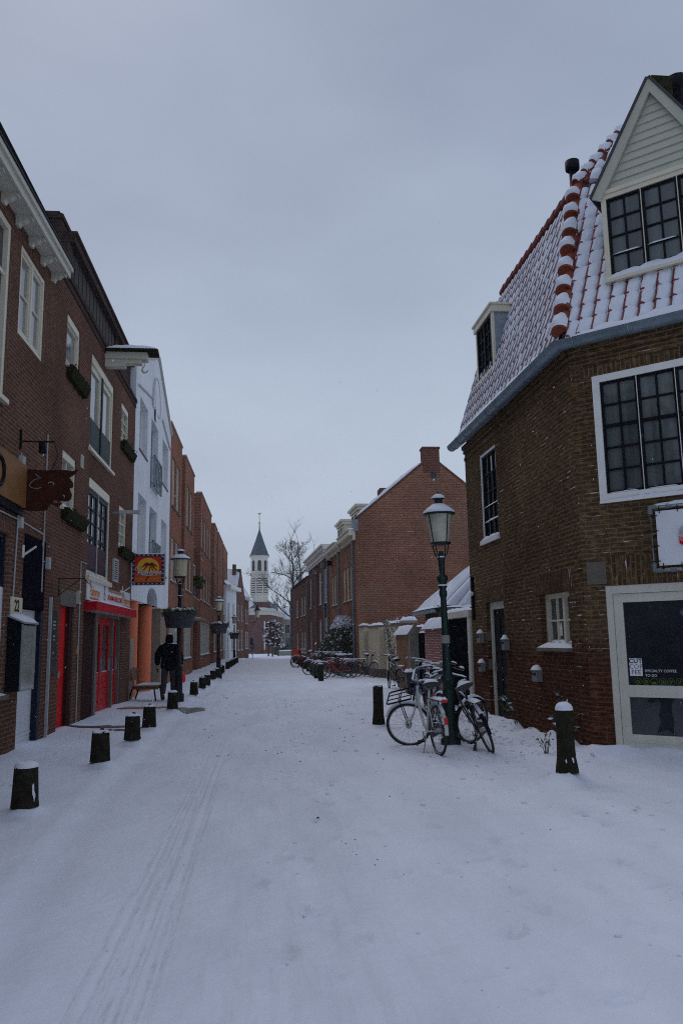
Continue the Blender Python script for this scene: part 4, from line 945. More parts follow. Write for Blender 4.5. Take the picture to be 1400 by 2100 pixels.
    lettering('SHOARMA - GRILLROOM', .062, f(.0,-.275,.006), (1,0,0), up, flat('letter_yellow', (.65,.40,.03)), T, bold=.001, extrude=.001)
    m = MB(); m.hexa([f(x,z,o) for o in (.010,.013) for x, z in ((-.14,-.195),(.24,-.175),(.24,-.185),(-.14,-.21))]); m.build('underline', sil, T)
    m = MB(); m.box(-3.66, x0, 21.96, 22.02, 3.22, 3.30); m.box(-3.66, x0, 21.96, 22.02, 3.82, 3.90); m.build('bracket', greymetal, T)
    m = MB(); snow_patch(m, (x0,y0,z1), (x1,y0,z1), (x1,y1,z1), (x0,y1,z1), .02, 12, 3); m.build('snow', mt_snow, T)
palm_sign()
def bull():
    T = thing('bull_sign', 'rusty steel bull head cut-out sign projecting from the brick wall', 'sign', (-3.6, 12.1, 3.9)); Y = 12.1
    # outline in pixels of the photograph's detail, turned to metres on the plate's own plane
    pts = [(230,538),(330,545),(440,552),(560,545),(650,548),(700,560),(768,540),(730,590),(672,628),(690,645),(718,690),(720,728),(695,742),(678,738),(690,765),(708,810),(700,855),(675,878),(640,884),(600,875),(572,895),(545,858),(515,880),(530,905),(575,905),(612,893),(600,925),(565,940),(535,930),(500,908),(480,930),(455,980),(290,985),(205,970)]
    s = .20/1.0; f = lambda x, y: (-3.60 + (x-215)*.00143, 3.585 + (985-y)*.00143)
    m = MB(); m.prism([V(f(x,y)[0], Y-.02, f(x,y)[1]) for x, y in pts], V(0,.04,0)); m.build('plate', rust, T)
    m = MB(); li = flat('cut_line', (.30,.26,.24)); P3 = lambda x, y: V(f(x,y)[0], Y-.026, f(x,y)[1])
    m.tube([P3(*p) for p in ((330,590),(360,622),(398,636),(330,650),(285,690),(272,718),(300,742),(350,750),(395,738))], .007, 4); m.build('ear_outline', li, T)
    m = MB(); m.tube([P3(*p) for p in ((465,690),(490,678),(515,685),(522,705),(512,715))], .009, 4); m.build('eye_outline', li, T)
    m = MB(); m.tube([P3(*p) for p in ((622,818),(636,828),(634,845))], .010, 4); m.build('nostril_outline', li, T)
    B = thing('sign_board', 'ochre board sign with a dark oval on the wall beside the bull head', 'sign', (-3.6, 11, 3.9))
    m = MB(); L.box(m, 9.2, 12.06, 3.62, 4.26, .02, .10); m.build('board', ochre, B)
    m = MB(); c = L.P(10.78, 3.93, .104); m.torus(c, L.n, .20, .035, 24, 6); m.build('oval', black, B)
    m = MB(); L.box(m, 9.2, 12.0, 3.5, 3.6, .0, .09); m.build('bracket', black, B)
bull()
def wall_bits():
    T = thing('bracket_spotlight', 'black spotlight on a horizontal arm above the bull head', 'spotlight', tuple(L.P(11.95, 4.6)))
    m = MB(); m.tube([L.P(11.95,4.62,.03), L.P(11.97,4.62,.50)], .013, 6); m.tube([L.P(11.95,4.50,.02), L.P(11.95,4.80,.02)], .018, 6); m.tube([L.P(11.97,4.62,.50), L.P(12.6,4.55,.40), L.P(13.25,4.3,.08)], .007, 5); m.build('arm', black, T)
    m = MB(); m.tube([L.P(11.97,4.62,.32), L.P(11.97,4.45,.34)], [.045,.06], 10); m.build('lamp_head', black, T)
    T = thing('wall_spotlight', 'small black spotlight aimed down beside the grey conduit', 'spotlight', tuple(L.P(13.3, 4.3)))
    m = MB(); m.tube([L.P(13.32,4.36,.06), L.P(13.28,4.16,.13)], [.03,.055], 10); m.tube([L.P(13.32,4.36,.0), L.P(13.32,4.36,.07)], .012, 6); h = m.build('lamp_head', black, T)
    m = MB(); m.tube([L.P(13.279,4.158,.131), L.P(13.277,4.152,.133)], .045, 10); m.build('lens', flat('lens_pale', (.6,.6,.6)), T)
    def pipe(label, paths, boxes=()):
        T = thing('conduit', label, 'conduit', tuple(L.P(paths[0][0][0], paths[0][0][1])), 'grey conduits on the left walls')
        m = MB()
        for p in paths: m.tube([L.P(*q) for q in p], .013, 6)
        m.build('pipe', conduit, T)
        for (u, z, w, h) in boxes: m = MB(); L.box(m, u-w/2, u+w/2, z-h/2, z+h/2, .003, .07); m.build('junction_box', flat('junction_grey', (.42,.42,.42)), T)
    pipe('tall thin grey conduit right of the bull head', [[(13.38,5.1,.02),(13.40,3.4,.02),(13.40,2.45,.02)]], [(13.66,2.95,.13,.20)])
    pipe('grey conduit running across above the black transom panel', [[(11.0,3.44,.02),(12.2,3.44,.02),(13.36,3.40,.02),(13.36,3.2,.02)],[(11.99,4.45,.02),(11.99,3.44,.02),(11.93,2.3,.02)]], [(12.0,4.32,.14,.16),(12.05,3.40,.12,.16)])
    pipe('thin grey conduit between the stone lintel and shop banner', [[(16.62,3.22,.02),(16.12,3.22,.02),(16.12,2.4,.02),(16.15,.0,.02)]])
    def small(name, label, cat, u, z, w, h, d, mt, parts=None):
        T = thing(name, label, cat, tuple(L.P(u, z))); m = MB(); L.box(m, u-w/2, u+w/2, z-h/2, z+h/2, .003, d); m.build('housing', mt, T); return T
    t = small('alarm_box', 'small cream alarm box beside the stone lintel', 'alarm box', 15.98, 2.5, .16, .26, .06, flat('alarm_cream', (.50,.47,.36)))
    m = MB(); L.box(m, 15.94, 16.02, 2.42, 2.58, .061, .066); m.build('cover', stone, t)
    t = small('vent_brick', 'small pale vent brick between two flower-box windows', 'vent', 15.95, 5.22, .22, .26, .02, flat('vent_pale', (.50,.48,.40)))
    m = MB(); [L.box(m, 15.87, 16.03, 5.14+.05*k, 5.165+.05*k, .0205, .026) for k in range(4)]; m.build('louvre', flat('louvre_pale', (.4,.38,.32)), t)
    T = thing('wall_lamp', 'grey tube lamp sticking out beside the tall navy window', 'lamp', tuple(L.P(19.4, 4.75)))
    m = MB(); m.tube([L.P(19.35,4.72,.0), L.P(19.35,4.74,.18)], .03, 6); m.build('arm', greymetal, T); m = MB(); L.box(m, 19.28, 19.42, 4.70, 4.78, .16, .60); L.box(m, 19.27, 19.43, 4.69, 4.79, .60, .66); m.build('lamp_head', flat('lamp_grey', (.45,.46,.45)), T)
    T = thing('number_plate', 'cream house number plate reading 22 above the display case', 'sign', tuple(L.P(12.2, 2.15)))
    m = MB(); L.box(m, 11.86, 12.40, 2.03, 2.30, .004, .02); m.build('plate', flat('plate_cream', (.62,.56,.40)), T); lettering('22', .24, L.P(12.13, 2.165, .022), L.d, (0,0,1), black, T, bold=.004)
    T = thing('display_case', 'grey menu display case with sloping snowy lid left of the white door', 'display case', tuple(L.P(12.1, .98)))
    a, b = 11.80, 12.46; m = MB(); m.prism([L.P(a, z, o) for o, z in ((.003,.95),(.20,.95),(.20,1.92),(.003,2.03))], L.d*(b-a)); m.build('cabinet', black, T)
    m = MB(); m.prism([L.P(a-.03, z, o) for o, z in ((.002,2.035),(.25,1.925),(.25,1.90),(.002,2.005))], L.d*(b-a+.06)); m.build('lid', greymetal, T)
    m = MB(); L.box(m, a+.01, b-.01, .97, 1.88, .201, .215); m.build('glass_front', glass('case_glass', (.22,.23,.20), (.34,.35,.31), .12), T)
    m = MB(); L.box(m, a, b, .95, .97, .2, .225); L.box(m, a, a+.012, .97, 1.9, .2, .222); L.box(m, b-.012, b, .97, 1.9, .2, .222); L.box(m, a+.05, b-.05, 1.72, 1.735, .215, .222); m.build('case_frame', steel, T)
    m = MB(); snow_patch(m, L.P(a-.03,1.927,.255), L.P(b+.03,1.927,.255), L.P(b+.03,2.037,.004), L.P(a-.03,2.037,.004), .045, 8, 5); m.build('snow', mt_snow, T)
    # wavy black board
    T = thing('slate_board', 'narrow wavy-edged black board with white lettering left of the red door', 'sign', tuple(L.P(14.2, 1.1)))
    lft = [14.02,14.06,14.0,14.03,14.05,13.98,14.0,14.04,14.0,13.97]; rgt = [14.46,14.42,14.45,14.47,14.41,14.42,14.46,14.40,14.44,14.42]
    m = MB(); n = len(lft); pts = [L.P(lft[k], 1.12+1.05*k/(n-1), .006) for k in range(n)]; pts2 = [L.P(rgt[k], 1.12+1.05*k/(n-1), .006) for k in range(n)]; m.prism(pts2+pts[::-1], L.n*.03); m.build('board', flat('board_black', (.018,.018,.024), .4), T)
    gy = flat('letter_grey', (.42,.42,.44))
    q = random.Random(4)          # small chalky strokes, too small to read
    for z, n_ in ((1.99,6),(1.93,5),(1.87,4),(1.74,4),(1.68,3),(1.46,3),(1.36,1)):
        m = MB()
        for c_ in range(n_): u = 14.23+(c_-n_/2)*.034; h_ = q.uniform(.018,.034); L.box(m, u, u+.022, z-h_/2, z+h_/2, .0362, .0385)
        m.build('chalk_line', gy, T)
    T = thing('hanging_bracket', 'thin black iron bracket above the red door', 'bracket', tuple(L.P(14.6, 2.6)))
    m = MB(); m.tube([L.P(14.5,2.78,.02), L.P(14.5,2.44,.02)], .008, 5); m.tube([L.P(14.5,2.76,.02), L.P(14.55,2.76,.45), L.P(14.55,2.66,.52), L.P(14.55,2.70,.56)], .008, 5); m.tube([L.P(14.5,2.46,.02), L.P(14.55,2.76,.38)], .007, 5); m.build('arm', black, T)
    for k, (u, z) in enumerate(((12.35,3.05),(20.9,3.0))):
        T = thing('wall_bracket', ('white angle bracket at the left edge of the black transom panel','white angle bracket on bricks left of the palm sign')[k], 'bracket', tuple(L.P(u, z)))
        m = MB(); L.box(m, u-.03, u+.03, z-.14, z+.05, .003, .02); m.tube([L.P(u,z-.1,.02), L.P(u,z+.03,.20)], .018, 4); m.build('arm', white, T)
    T = thing('tag', 'small yellow tag on the brick pier right of the red door', 'tag', tuple(L.P(16.1, 1.5))); m = MB(); m.prism([L.P(16.06,1.42,.004),L.P(16.16,1.42,.004),L.P(16.12,1.58,.004)], L.n*.01); m.build('plate', flat('tag_yellow', (.6,.42,.04)), T)
wall_bits()
def white_house():
    T = thing('white_house', 'white rendered house with pointed gable above a doorway with orange columns', 'house', (-3.65, 26.5, 0))
    mb = MB(); u0, u1, z0, H = 22.30, 30.78, 2.80, 9.72
    ops = [(23.08,24.66,7.25,8.85,.28),(23.1,24.7,4.0,5.95,.28),(25.45,27.15,6.55,8.85,.28),(25.45,27.15,3.75,5.95,.28),(28.3,29.95,7.28,8.9,.28),(28.3,29.95,4.0,5.97,.28),(25.3,27.7,2.80,3.37,.5)]
    wall(mb, L, u0, u1, z0, H, ops, .28); body(mb, L, u0, u1, z0, H, 8)
    # arch over the entrance
    n = 12; ar = [(26.5-1.2*math.cos(math.pi*k/n), 2.95+.42*math.sin(math.pi*k/n)) for k in range(n+1)]
    # pointed gable, with raised outline mouldings and an arched niche
    g = [L.P(u0,H,0), L.P(u1,H,0), L.P(26.72,11.35,0)]; mb.prism(g, -L.n*.4)
    mb.face([L.P(u0,z0,0), L.P(u0,z0,-8), L.P(u1,z0,-8), L.P(u1,z0,0)])
    mb.build('wall', stucco, T)
    a = MB(); L.box(a, 25.29, 27.71, 2.79, 3.38, -.62, -.5); a.build('arch_back', stucco, T)
    for h_, e_ in ((ar[:7], 25.3), (ar[6:], 27.7)):
        a = MB(); a.prism([L.P(x, z, -.5) for x, z in ([(e_, 3.371)] + (h_ if e_ < 26 else h_[::-1]))], L.n*.499); a.build('arch_spandrel', stucco, T)
    m = MB()
    for s, ue in ((-1,u0),(1,u1)):
        p, q = L.P(ue,9.68,.03), L.P(26.72-s*0,11.38,.03); m.tube([p, q], .05, 6)
        b = [L.P(26.72+s*1.3,9.5,.02), L.P(ue-s*.35,8.98 if s > 0 else 9.05,.02)]; m.tube(b, .035, 6)
    m.build('moulding', flat('mould_grey', (.48,.47,.44)), T)
    m = MB(); m.prism([L.P(26.3-.85*math.cos(math.pi*k/10), 9.3+1.15*math.sin(math.pi*k/10), .001) for k in range(11)], L.n*.05); m.build('niche', stucco, T)
    m = MB(); m.tube([L.P(26.3-.85*math.cos(math.pi*k/10), 9.3+1.15*math.sin(math.pi*k/10), .05) for k in range(11)], .03, 5); m.build('niche_edge', flat('niche_grey', (.55,.56,.56)), T)
    m = MB(); L.box(m, 26.0, 26.45, 8.95, 9.95, .051, .06); m.build('slit_window', gl_sky, T)
    gw = flat('frame_grey', (.30,.34,.37))
    for (a_, b_, c, e) in ((23.08,24.66,7.25,8.85),(23.1,24.7,4.0,5.95),(28.3,29.95,7.28,8.9),(28.3,29.95,4.0,5.97)): window(L, T, a_, b_, c, e, o=-.27, fw=.06, fm=stucco, pm=gl_net_glare, sill=dict(d=.03, h=.05, e=.03, m=stone, snow=.02))
    for c, e, f in ((6.55,8.85,6.55),(3.75,5.95,3.78)):
        window(L, T, 25.45, 27.15, c, e, o=-.27, fw=.09, fm=gw, posts=(.5,), rows=(.75,), bar=.05, pm=gl_sky)
        m = MB(); a_, b_ = 25.40, 27.20; z0_, z1_ = f, f+1.05
        L.box(m, a_, b_, z1_-.05, z1_, .10, .15); L.box(m, a_, b_, z0_, z0_+.05, .10, .15); L.box(m, a_, a_+.05, z0_, z1_, .10, .15); L.box(m, b_-.05, b_, z0_, z1_, .10, .15)
        for k in range(2): m.tube([L.P(a_+.85*k,z0_,.125), L.P(a_+.85*(k+1)+.0,z1_,.125)], .022, 4); m.tube([L.P(a_+.85*k,z1_,.125), L.P(a_+.85*(k+1),z0_,.125)], .022, 4)
        for k in range(9): L.box(m, a_+.1+.19*k, a_+.115+.19*k, z0_, z1_, .115, .13)
        for z in (z0_+.1, z1_-.1): L.box(m, a_+.02, a_+.06, z, z+.04, .0, .1); L.box(m, b_-.06, b_-.02, z, z+.04, .0, .1)
        m.build('balustrade', flat('baluster_grey', (.22,.25,.27)), T)
    for u in (23.62, 26.45):
        m = MB(); m.lathe([(.23,-.1),(.23,.12),(.215,.13),(.215,2.80)], L.P(u, 0, -.22), 20); m.build('column', orange_col, T)
    # recessed entrance
    m = MB(); L.box(m, u0, u1, -.1, 2.8, -1.6, -1.5); L.box(m, u0, u0+.12, -.1, 2.8, -1.5, -.02); L.box(m, 29.1, u1, -.1, 2.8, -1.5, -.05); m.build('entrance_wall', flat('entrance_tan', (.30,.22,.16)), T)
    window(L, T, 24.9, 28.6, .05, 2.75, o=-1.49, fw=.1, fm=flat('door_grey', (.16,.19,.20)), posts=(.25,.5,.75), rows=(.4,.72), bar=.06, pm=gl_dark, name='entrance_door')
    m = MB()
    for k, c in enumerate(((.35,.30,.27),(.45,.12,.08),(.30,.24,.2),(.5,.5,.5),(.3,.24,.2))): L.box(m, 22.31, 22.9, .35*k, .35*k+.33, -.02, .012)
    m.build('stone_facing', flat('facing_tan', (.34,.27,.22)), T)
    r = MB(); r.face([L.P(u0,H,-.35),L.P(26.72,11.3,-.35),L.P(26.72,11.3,-8),L.P(u0,H,-8)]); r.face([L.P(26.72,11.3,-.35),L.P(u1,H,-.35),L.P(u1,H,-8),L.P(26.72,11.3,-8)]); r.build('roof', tile_dark, T)
    return T
white_house()
def modern_row():
    blocks = [(30.80,35.05,1.5,0),(36.6,41.35,4.5,1),(45.9,55.0,3.2,2),(58.3,62.0,2.0,3),(63.0,70.1,1.0,4),(71.0,79.3,0,5)]
    lab = ['orange red brick house adjoining the white gabled house','orange red brick house, second beyond the white gabled house','wide orange red brick house with paired windows, middle of the row','narrow orange red brick house beyond the wide one','orange red brick house behind the second flower basket lamp','last orange red brick house before the small white house']
    for (a, b, gap, k) in blocks:
        T = thing('brick_row_house', lab[k], 'house', (-3.65, (a+b)/2, 0), 'orange red brick row houses'); H = 10.18; mb = MB()
        w = b-a; nw = 4 if w > 8 else 2; ww = .62 if w < 5 else .72
        us = [a+w*(i+.5)/nw+(.0) for i in range(nw)]
        if nw == 2: us = [a+w*.30, a+w*.68]
        ops = [(u-ww, u+ww, z0, z1, .14) for u in us for z0, z1 in ((7.0,9.0),(4.0,5.75))]+[(a+.5, b-.5, .85, 2.75, .14)]
        wall(mb, L, a, b, -.2, H, ops, .14); mb.face([L.P(a,-.2,-8),L.P(a,-.2,0),L.P(a,H,0),L.P(a,H,-8)], 1); mb.face([L.P(b,-.2,0),L.P(b,-.2,-8),L.P(b,H,-8),L.P(b,H,0)], 1)
        body(mb, L, a, b, -.2, H, 8, ends=(0,0)); mb.build('wall', [BR_MOD, BR_MODS], T)
        m = MB(); L.box(m, a-.02, b+.02, H, H+.08, -.3, .04); cp = m.build('coping', flat('coping_tan', (.36,.26,.18)), T)
        for (u0, u1, z0, z1, _) in ops:
            g = z0 < 1
            window(L, T, u0, u1, z0, z1, o=-.13, fw=.07, fm=offw, posts=(.5,) if not g else tuple((i+1)/(nw*2) for i in range(nw*2-1)), rows=(), pm=gl_net_glare if not g else gl_sky, sill=dict(d=.05, h=.06, e=.03, m=stone, snow=.05 if z0 < 5 else .02))
        if gap:       # lower recessed link with a ledge
            m = MB(); e = b+gap; 
            L.box(m, b, e, -.2, 6.9, -6, -.34); L.box(m, b, e, 2.9, 3.9, -.34, -.02); L.box(m, b+.05, b+.9, -.2, 2.9, -.34, -.05); L.box(m, e-.9, e-.05, -.2, 2.9, -.34, -.05)
            lk = m.build('link_wall', BR_MODS, T)
            m = MB(); L.box(m, b, e, 6.9, 6.98, -.6, -.30); L.box(m, b, e, 3.9, 3.96, -.34, .0); m.build('ledge', flat('ledge_grey', (.34,.31,.27)), lk)
            m = MB(); fsnow(m, L, b, e, 6.98, -.6, -.31, .05); fsnow(m, L, b, e, 3.96, -.33, -.01, .05); m.build('snow', mt_snow, lk)
            window(L, T, b+.2, e-.2, 4.2, 5.9, o=-.335, fw=.08, fm=offw, posts=(.5,), pm=gl_dark)
            if gap > 1.2: m = MB(); L.box(m, b+.9, e-.9, 2.75, 2.84, -.3, .45); cn = m.build('canopy', flat('canopy_grey', (.3,.29,.27)), T); m = MB(); fsnow(m, L, b+.9, e-.9, 2.84, -.3, .44, .04); m.build('snow', mt_snow, cn)
modern_row()

def ledge_plant():
    T = thing('potted_plant', 'bushy green plant in a blue grey tub on the brick row ledge', 'plant', tuple(L.P(43.6, 3.97))); q = random.Random(2); m = MB(); L.box(m, 42.6, 43.5, 3.97, 4.55, -.32, -.04); m.build('tub', flat('tub_blue', (.06,.09,.13)), T); l = MB()
    for k in range(420):
        u = Vector((q.gauss(0,1),q.gauss(0,1),q.gauss(0,1))).normalized()*q.random()**.4; c = L.P(43.9+u.x*1.3, 4.75+u.z*.40, .0+u.y*.35); d = Vector((q.uniform(-1,1),q.uniform(-1,1),q.uniform(-.3,1))).normalized()*.22; b = d.cross(V(q.random(),q.random(),q.random())).normalized()*.035; l.face([c, c+d*.5+b, c+d, c+d*.5-b])
    l.build('leaves', leaf_g, T); m = MB(); m.lathe([(.16,0),(.24,.4)], L.P(44.6,3.97,-.1), 10); m.build('pot', terra, T)
ledge_plant()
# ------------------------------------------------------------------ row of small houses on the right
K = 1.1845; RR = Fac((4.37, 37.5), (.05, -1))
zz = lambda z: 1.6+(z-1.6)*K
def right_row():
    # gable-end house
    T = thing('brick_house', 'red brick house with a blank gable wall, chimney and cream dormer', 'house', (4.37, 37.5, 0), 'red brick houses on the right')
    mb = MB(); gy = 37.5; X0, XA, XB, ZE, ZA, ZG = 4.37, 8.17, 11.97, 7.28, 10.40, 6.62; E1 = -4.95
    ops = [(-t*K-.38, -t*K+.38, zz(3.22), zz(4.66)) for t in (3.35,2.4,1.45)] + [(-4.3,-3.5,.7,2.6),(-2.9,-2.1,.7,2.6)]
    wall(mb, RR, E1, 0, -.2, ZG, ops, .12); mb.face([V(X0,gy,-.2), V(XB,gy,-.2), V(XB,gy,ZE), V(XA,gy,ZA), V(X0,gy,ZE)])
    p = RR.P(E1,0); mb.face([V(XB,gy,-.2), V(XB,p.y,-.2), V(XB,p.y,ZE), V(XB,gy,ZE)]); mb.build('wall', BR_H, T)
    def roof(T, a, b, name='roof'):
        r = MB(); s = MB(); A, B_ = RR.P(a,ZG+.12,.15), RR.P(b,ZG+.12,.15); R0, R1 = RR.P(a,ZA-.15,-3.8), RR.P(b,ZA-.15,-3.8); Q0, Q1 = RR.P(a,ZG,-7.6), RR.P(b,ZG,-7.6)
        r.face([A,B_,R1,R0]); r.face([R0,R1,Q1,Q0]); o = r.build(name, tile_dark, T)
        snow_patch(s, A, B_, R1, R0, .10, 12, 10); s.build('snow', mt_snow, o)
    roof(T, E1, -.12)
    m = MB(); m.prism([V(X0-.02,gy-.02,ZE-.02),V(XA,gy-.02,ZA-.02),V(XA,gy-.02,ZA+.13),V(X0-.02,gy-.02,ZE+.13)], V(0,.35,0)); m.prism([V(XA,gy-.02,ZA-.02),V(XB,gy-.02,ZE-.02),V(XB,gy-.02,ZE+.13),V(XA,gy-.02,ZA+.13)], V(0,.35,0)); pr = m.build('parapet', BR_H2, T)
    s = MB(); snow_patch(s, (X0,gy-.03,ZE+.13), (XA-.4,gy-.03,ZA-.18), (XA-.4,gy+.34,ZA-.18), (X0,gy+.34,ZE+.13), .11, 20, 4, up=V(-.6,0,.8)); snow_patch(s, (XA+.45,gy-.02,ZA-.24), (XB,gy-.02,ZE+.13), (XB,gy+.34,ZE+.13), (XA+.45,gy+.34,ZA-.24), .02, 20, 4, up=V(.6,0,.8)); s.build('snow', mt_snow, pr)
    m = MB(); m.box(7.78, 8.60, gy-.035, gy+.6, ZA-.75, zz(9.4)); m.box(7.74,8.64,gy-.06,gy+.64,zz(9.4),zz(9.48)); m.build('chimney', BR_H2, T)
    m = MB(); m.torus(V(zz(0)*0+8.28,gy-.01,zz(8.27)), (0,1,0), .13, .03, 16, 5); m.lathe([(.001,0),(.12,0)], V(0,0,0)) if False else None; m.ball(V(8.28,gy,zz(8.27)), .12, sc=(1,.2,1)); m.build('vent_cap', flat('vent_blue', (.06,.07,.09)), T)
    m = MB(); m.box(4.28, 4.50, gy-.05, gy+.3, zz(5.95), zz(6.42)); m.build('lead_box', lead, T)
    for q in ops: window(RR, T, q[0], q[1], q[2], q[3], o=-.11, fw=.07, fm=cream, posts=(.5,), rows=(.5,), pm=gl_net_glare, sill=dict(d=.05,h=.06,e=.02,m=stone,snow=.03))
    def cornice(T, a, b):
        m = MB(); RR.box(m, a, b, ZG-.28, ZG-.06, .002, .14); RR.box(m, a, b, ZG-.06, ZG+.18, .0, .34); RR.box(m, a, b, ZG+.18, ZG+.24, .0, .40); c = m.build('cornice', cream, T)
        s = MB(); fsnow(s, RR, a, b, ZG+.24, -.1, .40, .10); s.build('snow', mt_snow, c)
    def dormer(T, a, b):
        m = MB(); RR.box(m, a, b, 7.0, 8.05, -2.4, -.45); d = m.build('dormer', cream, T)
        m = MB(); RR.box(m, a-.12, b+.12, 8.05, 8.2, -2.6, -.33); RR.box(m, a-.2, b+.2, 8.2, 8.32, -2.7, -.22); m.build('cornice', cream, d)
        m = MB(); fsnow(m, RR, a-.19, b+.19, 8.32, -2.6, -.23, .05); m.build('snow', mt_snow, d)
        window(RR, d, a+.12, b-.12, 7.12, 7.98, o=-.44, fw=.06, fm=cream, posts=(.5,), pm=gl_sky)
    def pipe(T, u, z0, z1, box=0):
        m = MB(); m.tube([RR.P(u,z0,.09), RR.P(u,z1,.09)], .055, 8); 
        if box: RR.box(m, u-.14, u+.14, z1-.1, z1+.22, .02, .24)
        m.build('drainpipe', zinc, T)
    cornice(T, -4.0, -.05); dormer(T, -3.7, -1.5); pipe(T, -.62, 0, ZG-.05)
    # second house of the pair
    T = thing('brick_house', 'narrow red brick house with cream dormer between gable house and white-corniced house', 'house', tuple(RR.P(-7.5,0)), 'red brick houses on the right'); mb = MB()
    ops = [(-t*K-.38, -t*K+.38, zz(3.22), zz(4.66)) for t in (7.25,6.4,5.5)]+[(-9.6,-8.6,.7,2.6),(-8.1,-7.1,0,2.5),(-6.5,-5.5,.7,2.6)]
    wall(mb, RR, -10.25, -4.951, -.2, ZG, ops, .12); body(mb, RR, -10.25, -4.951, -.2, ZG, 7.6); mb.build('wall', BR_H, T); roof(T, -10.25, -4.951)
    for q in ops: window(RR, T, q[0], q[1], q[2], q[3], o=-.11, fw=.07, fm=cream, posts=(.5,), rows=(.5,), pm=gl_net_glare, sill=dict(d=.05,h=.06,e=.02,m=stone,snow=.03) if q[2] > .1 else None)
    cornice(T, -9.0, -5.2); cornice(T, -10.2, -9.6); dormer(T, -8.8, -6.6); pipe(T, -5.5, 0, ZG-.05); pipe(T, -10.1, 0, ZG-.05)
    m = MB(); m.box(6.5, 7.5, 43.6, 44.6, 8.2, 10.05); m.build('chimney', BR_H2, T)
    m = MB(); RR.box(m, -8.9, -8.5, 5.9, 6.15, .02, .3); m.build('flood_lamp', black, T)
    # flat house with broad white cornice
    T = thing('brick_house', 'dark red brick house with broad white cornice and tall windows', 'house', tuple(RR.P(-16,0)), 'red brick houses on the right'); mb = MB(); a, b, H = -21.6, -10.251, 6.65
    ops = [(-12.9,-10.6,3.85,6.0),(-15.2,-14.1,3.85,6.0),(-17.9,-17.0,3.85,6.0),(-20.8,-20.0,3.85,6.0),(-12.9,-10.6,.3,2.95),(-15.2,-14.2,.6,2.9),(-17.9,-17.0,.6,2.9),(-20.8,-20.0,.6,2.9)]
    wall(mb, RR, a, b, -.2, H, ops, .12); body(mb, RR, a, b, -.2, H, 8); mb.build('wall', BR_H2, T)
    for q in ops: window(RR, T, q[0], q[1], q[2], q[3], o=-.11, fw=.08, fm=white, posts=(.33,.66) if q[1]-q[0] > 2 else (.5,), rows=(.6,), pm=gl_net_glare, sill=dict(d=.05,h=.06,e=.02,m=stone,snow=.03))
    m = MB(); RR.box(m, a, b, H-.02, H+.12, -.2, .10); RR.box(m, a, b, H+.12, H+.42, -.2, .18); RR.box(m, a, b, H+.42, H+.62, -.2, .34); RR.box(m, a, b, H+.62, H+.72, -.2, .46); c = m.build('cornice', white, T)
    s = MB(); fsnow(s, RR, a, b, H+.72, -.5, .46, .12); fsnow(s, RR, a, b, H+.0, -7.9, -.5, .5); s.build('snow', mt_snow, c)
    pipe(T, -11.9, 0, H-.5, 1); pipe(T, -16.3, 0, H-.55, 1)
    m = MB(); RR.box(m, -15.4, -14.6, H+.5, H+1.5, -3, -2); m.build('chimney', BR_H2, T)
    # last house with snowy lean-to roof and white roof room
    T = thing('brick_house', 'plain brown brick end house with snowy roof edge and white roof room', 'house', tuple(RR.P(-30,0)), 'red brick houses on the right'); mb = MB(); a, b, H = -36.6, -21.601, 6.32
    ops = [(-32.2,-30.6,3.5,5.0),(-27.8,-26.4,3.5,5.0),(-25.6,-24.2,3.5,5.0),(-32.2,-30.6,.6,2.2),(-27.8,-26.4,.6,2.2),(-25.6,-24.2,.6,2.2)]
    wall(mb, RR, a, b, -.9, H, ops, .12); body(mb, RR, a, b, -.9, H, 7); mb.build('wall', BR_H3, T)
    for q in ops: window(RR, T, q[0], q[1], q[2], q[3], o=-.11, fw=.10, fm=offw, posts=(.5,), pm=gl_net_glare, sill=dict(d=.05,h=.06,e=.02,m=stone,snow=.03))
    r = MB(); r.face([RR.P(a,H,.15), RR.P(b,H,.15), RR.P(b,H+1.0,-2.6), RR.P(a,H+1.0,-2.6)]); r.face([RR.P(b,H,.15), RR.P(b,H,-2.6), RR.P(b,H+1.0,-2.6)]); ro = r.build('roof', tile_dark, T)
    s = MB(); snow_patch(s, RR.P(a,H+.01,.17), RR.P(b,H+.01,.17), RR.P(b,H+1.01,-2.6), RR.P(a,H+1.01,-2.6), .10, 14, 6); s.build('snow', mt_snow, ro)
    m = MB(); RR.box(m, -27.5, -21.7, H+.3, H+1.65, -4.5, -.9); d = m.build('roof_room', stucco, T); m = MB(); fsnow(m, RR, -27.5, -21.7, H+1.65, -4.4, -.9, .1); m.build('snow', mt_snow, d)
    for u in (-26.6,-24.8,-23): window(RR, d, u-.4, u+.4, H+.6, H+1.45, o=-.895, fw=.06, fm=white, pm=gl_sky)
    for u in (-22.0,-36.4): pipe(T, u, -.3, H)
right_row()
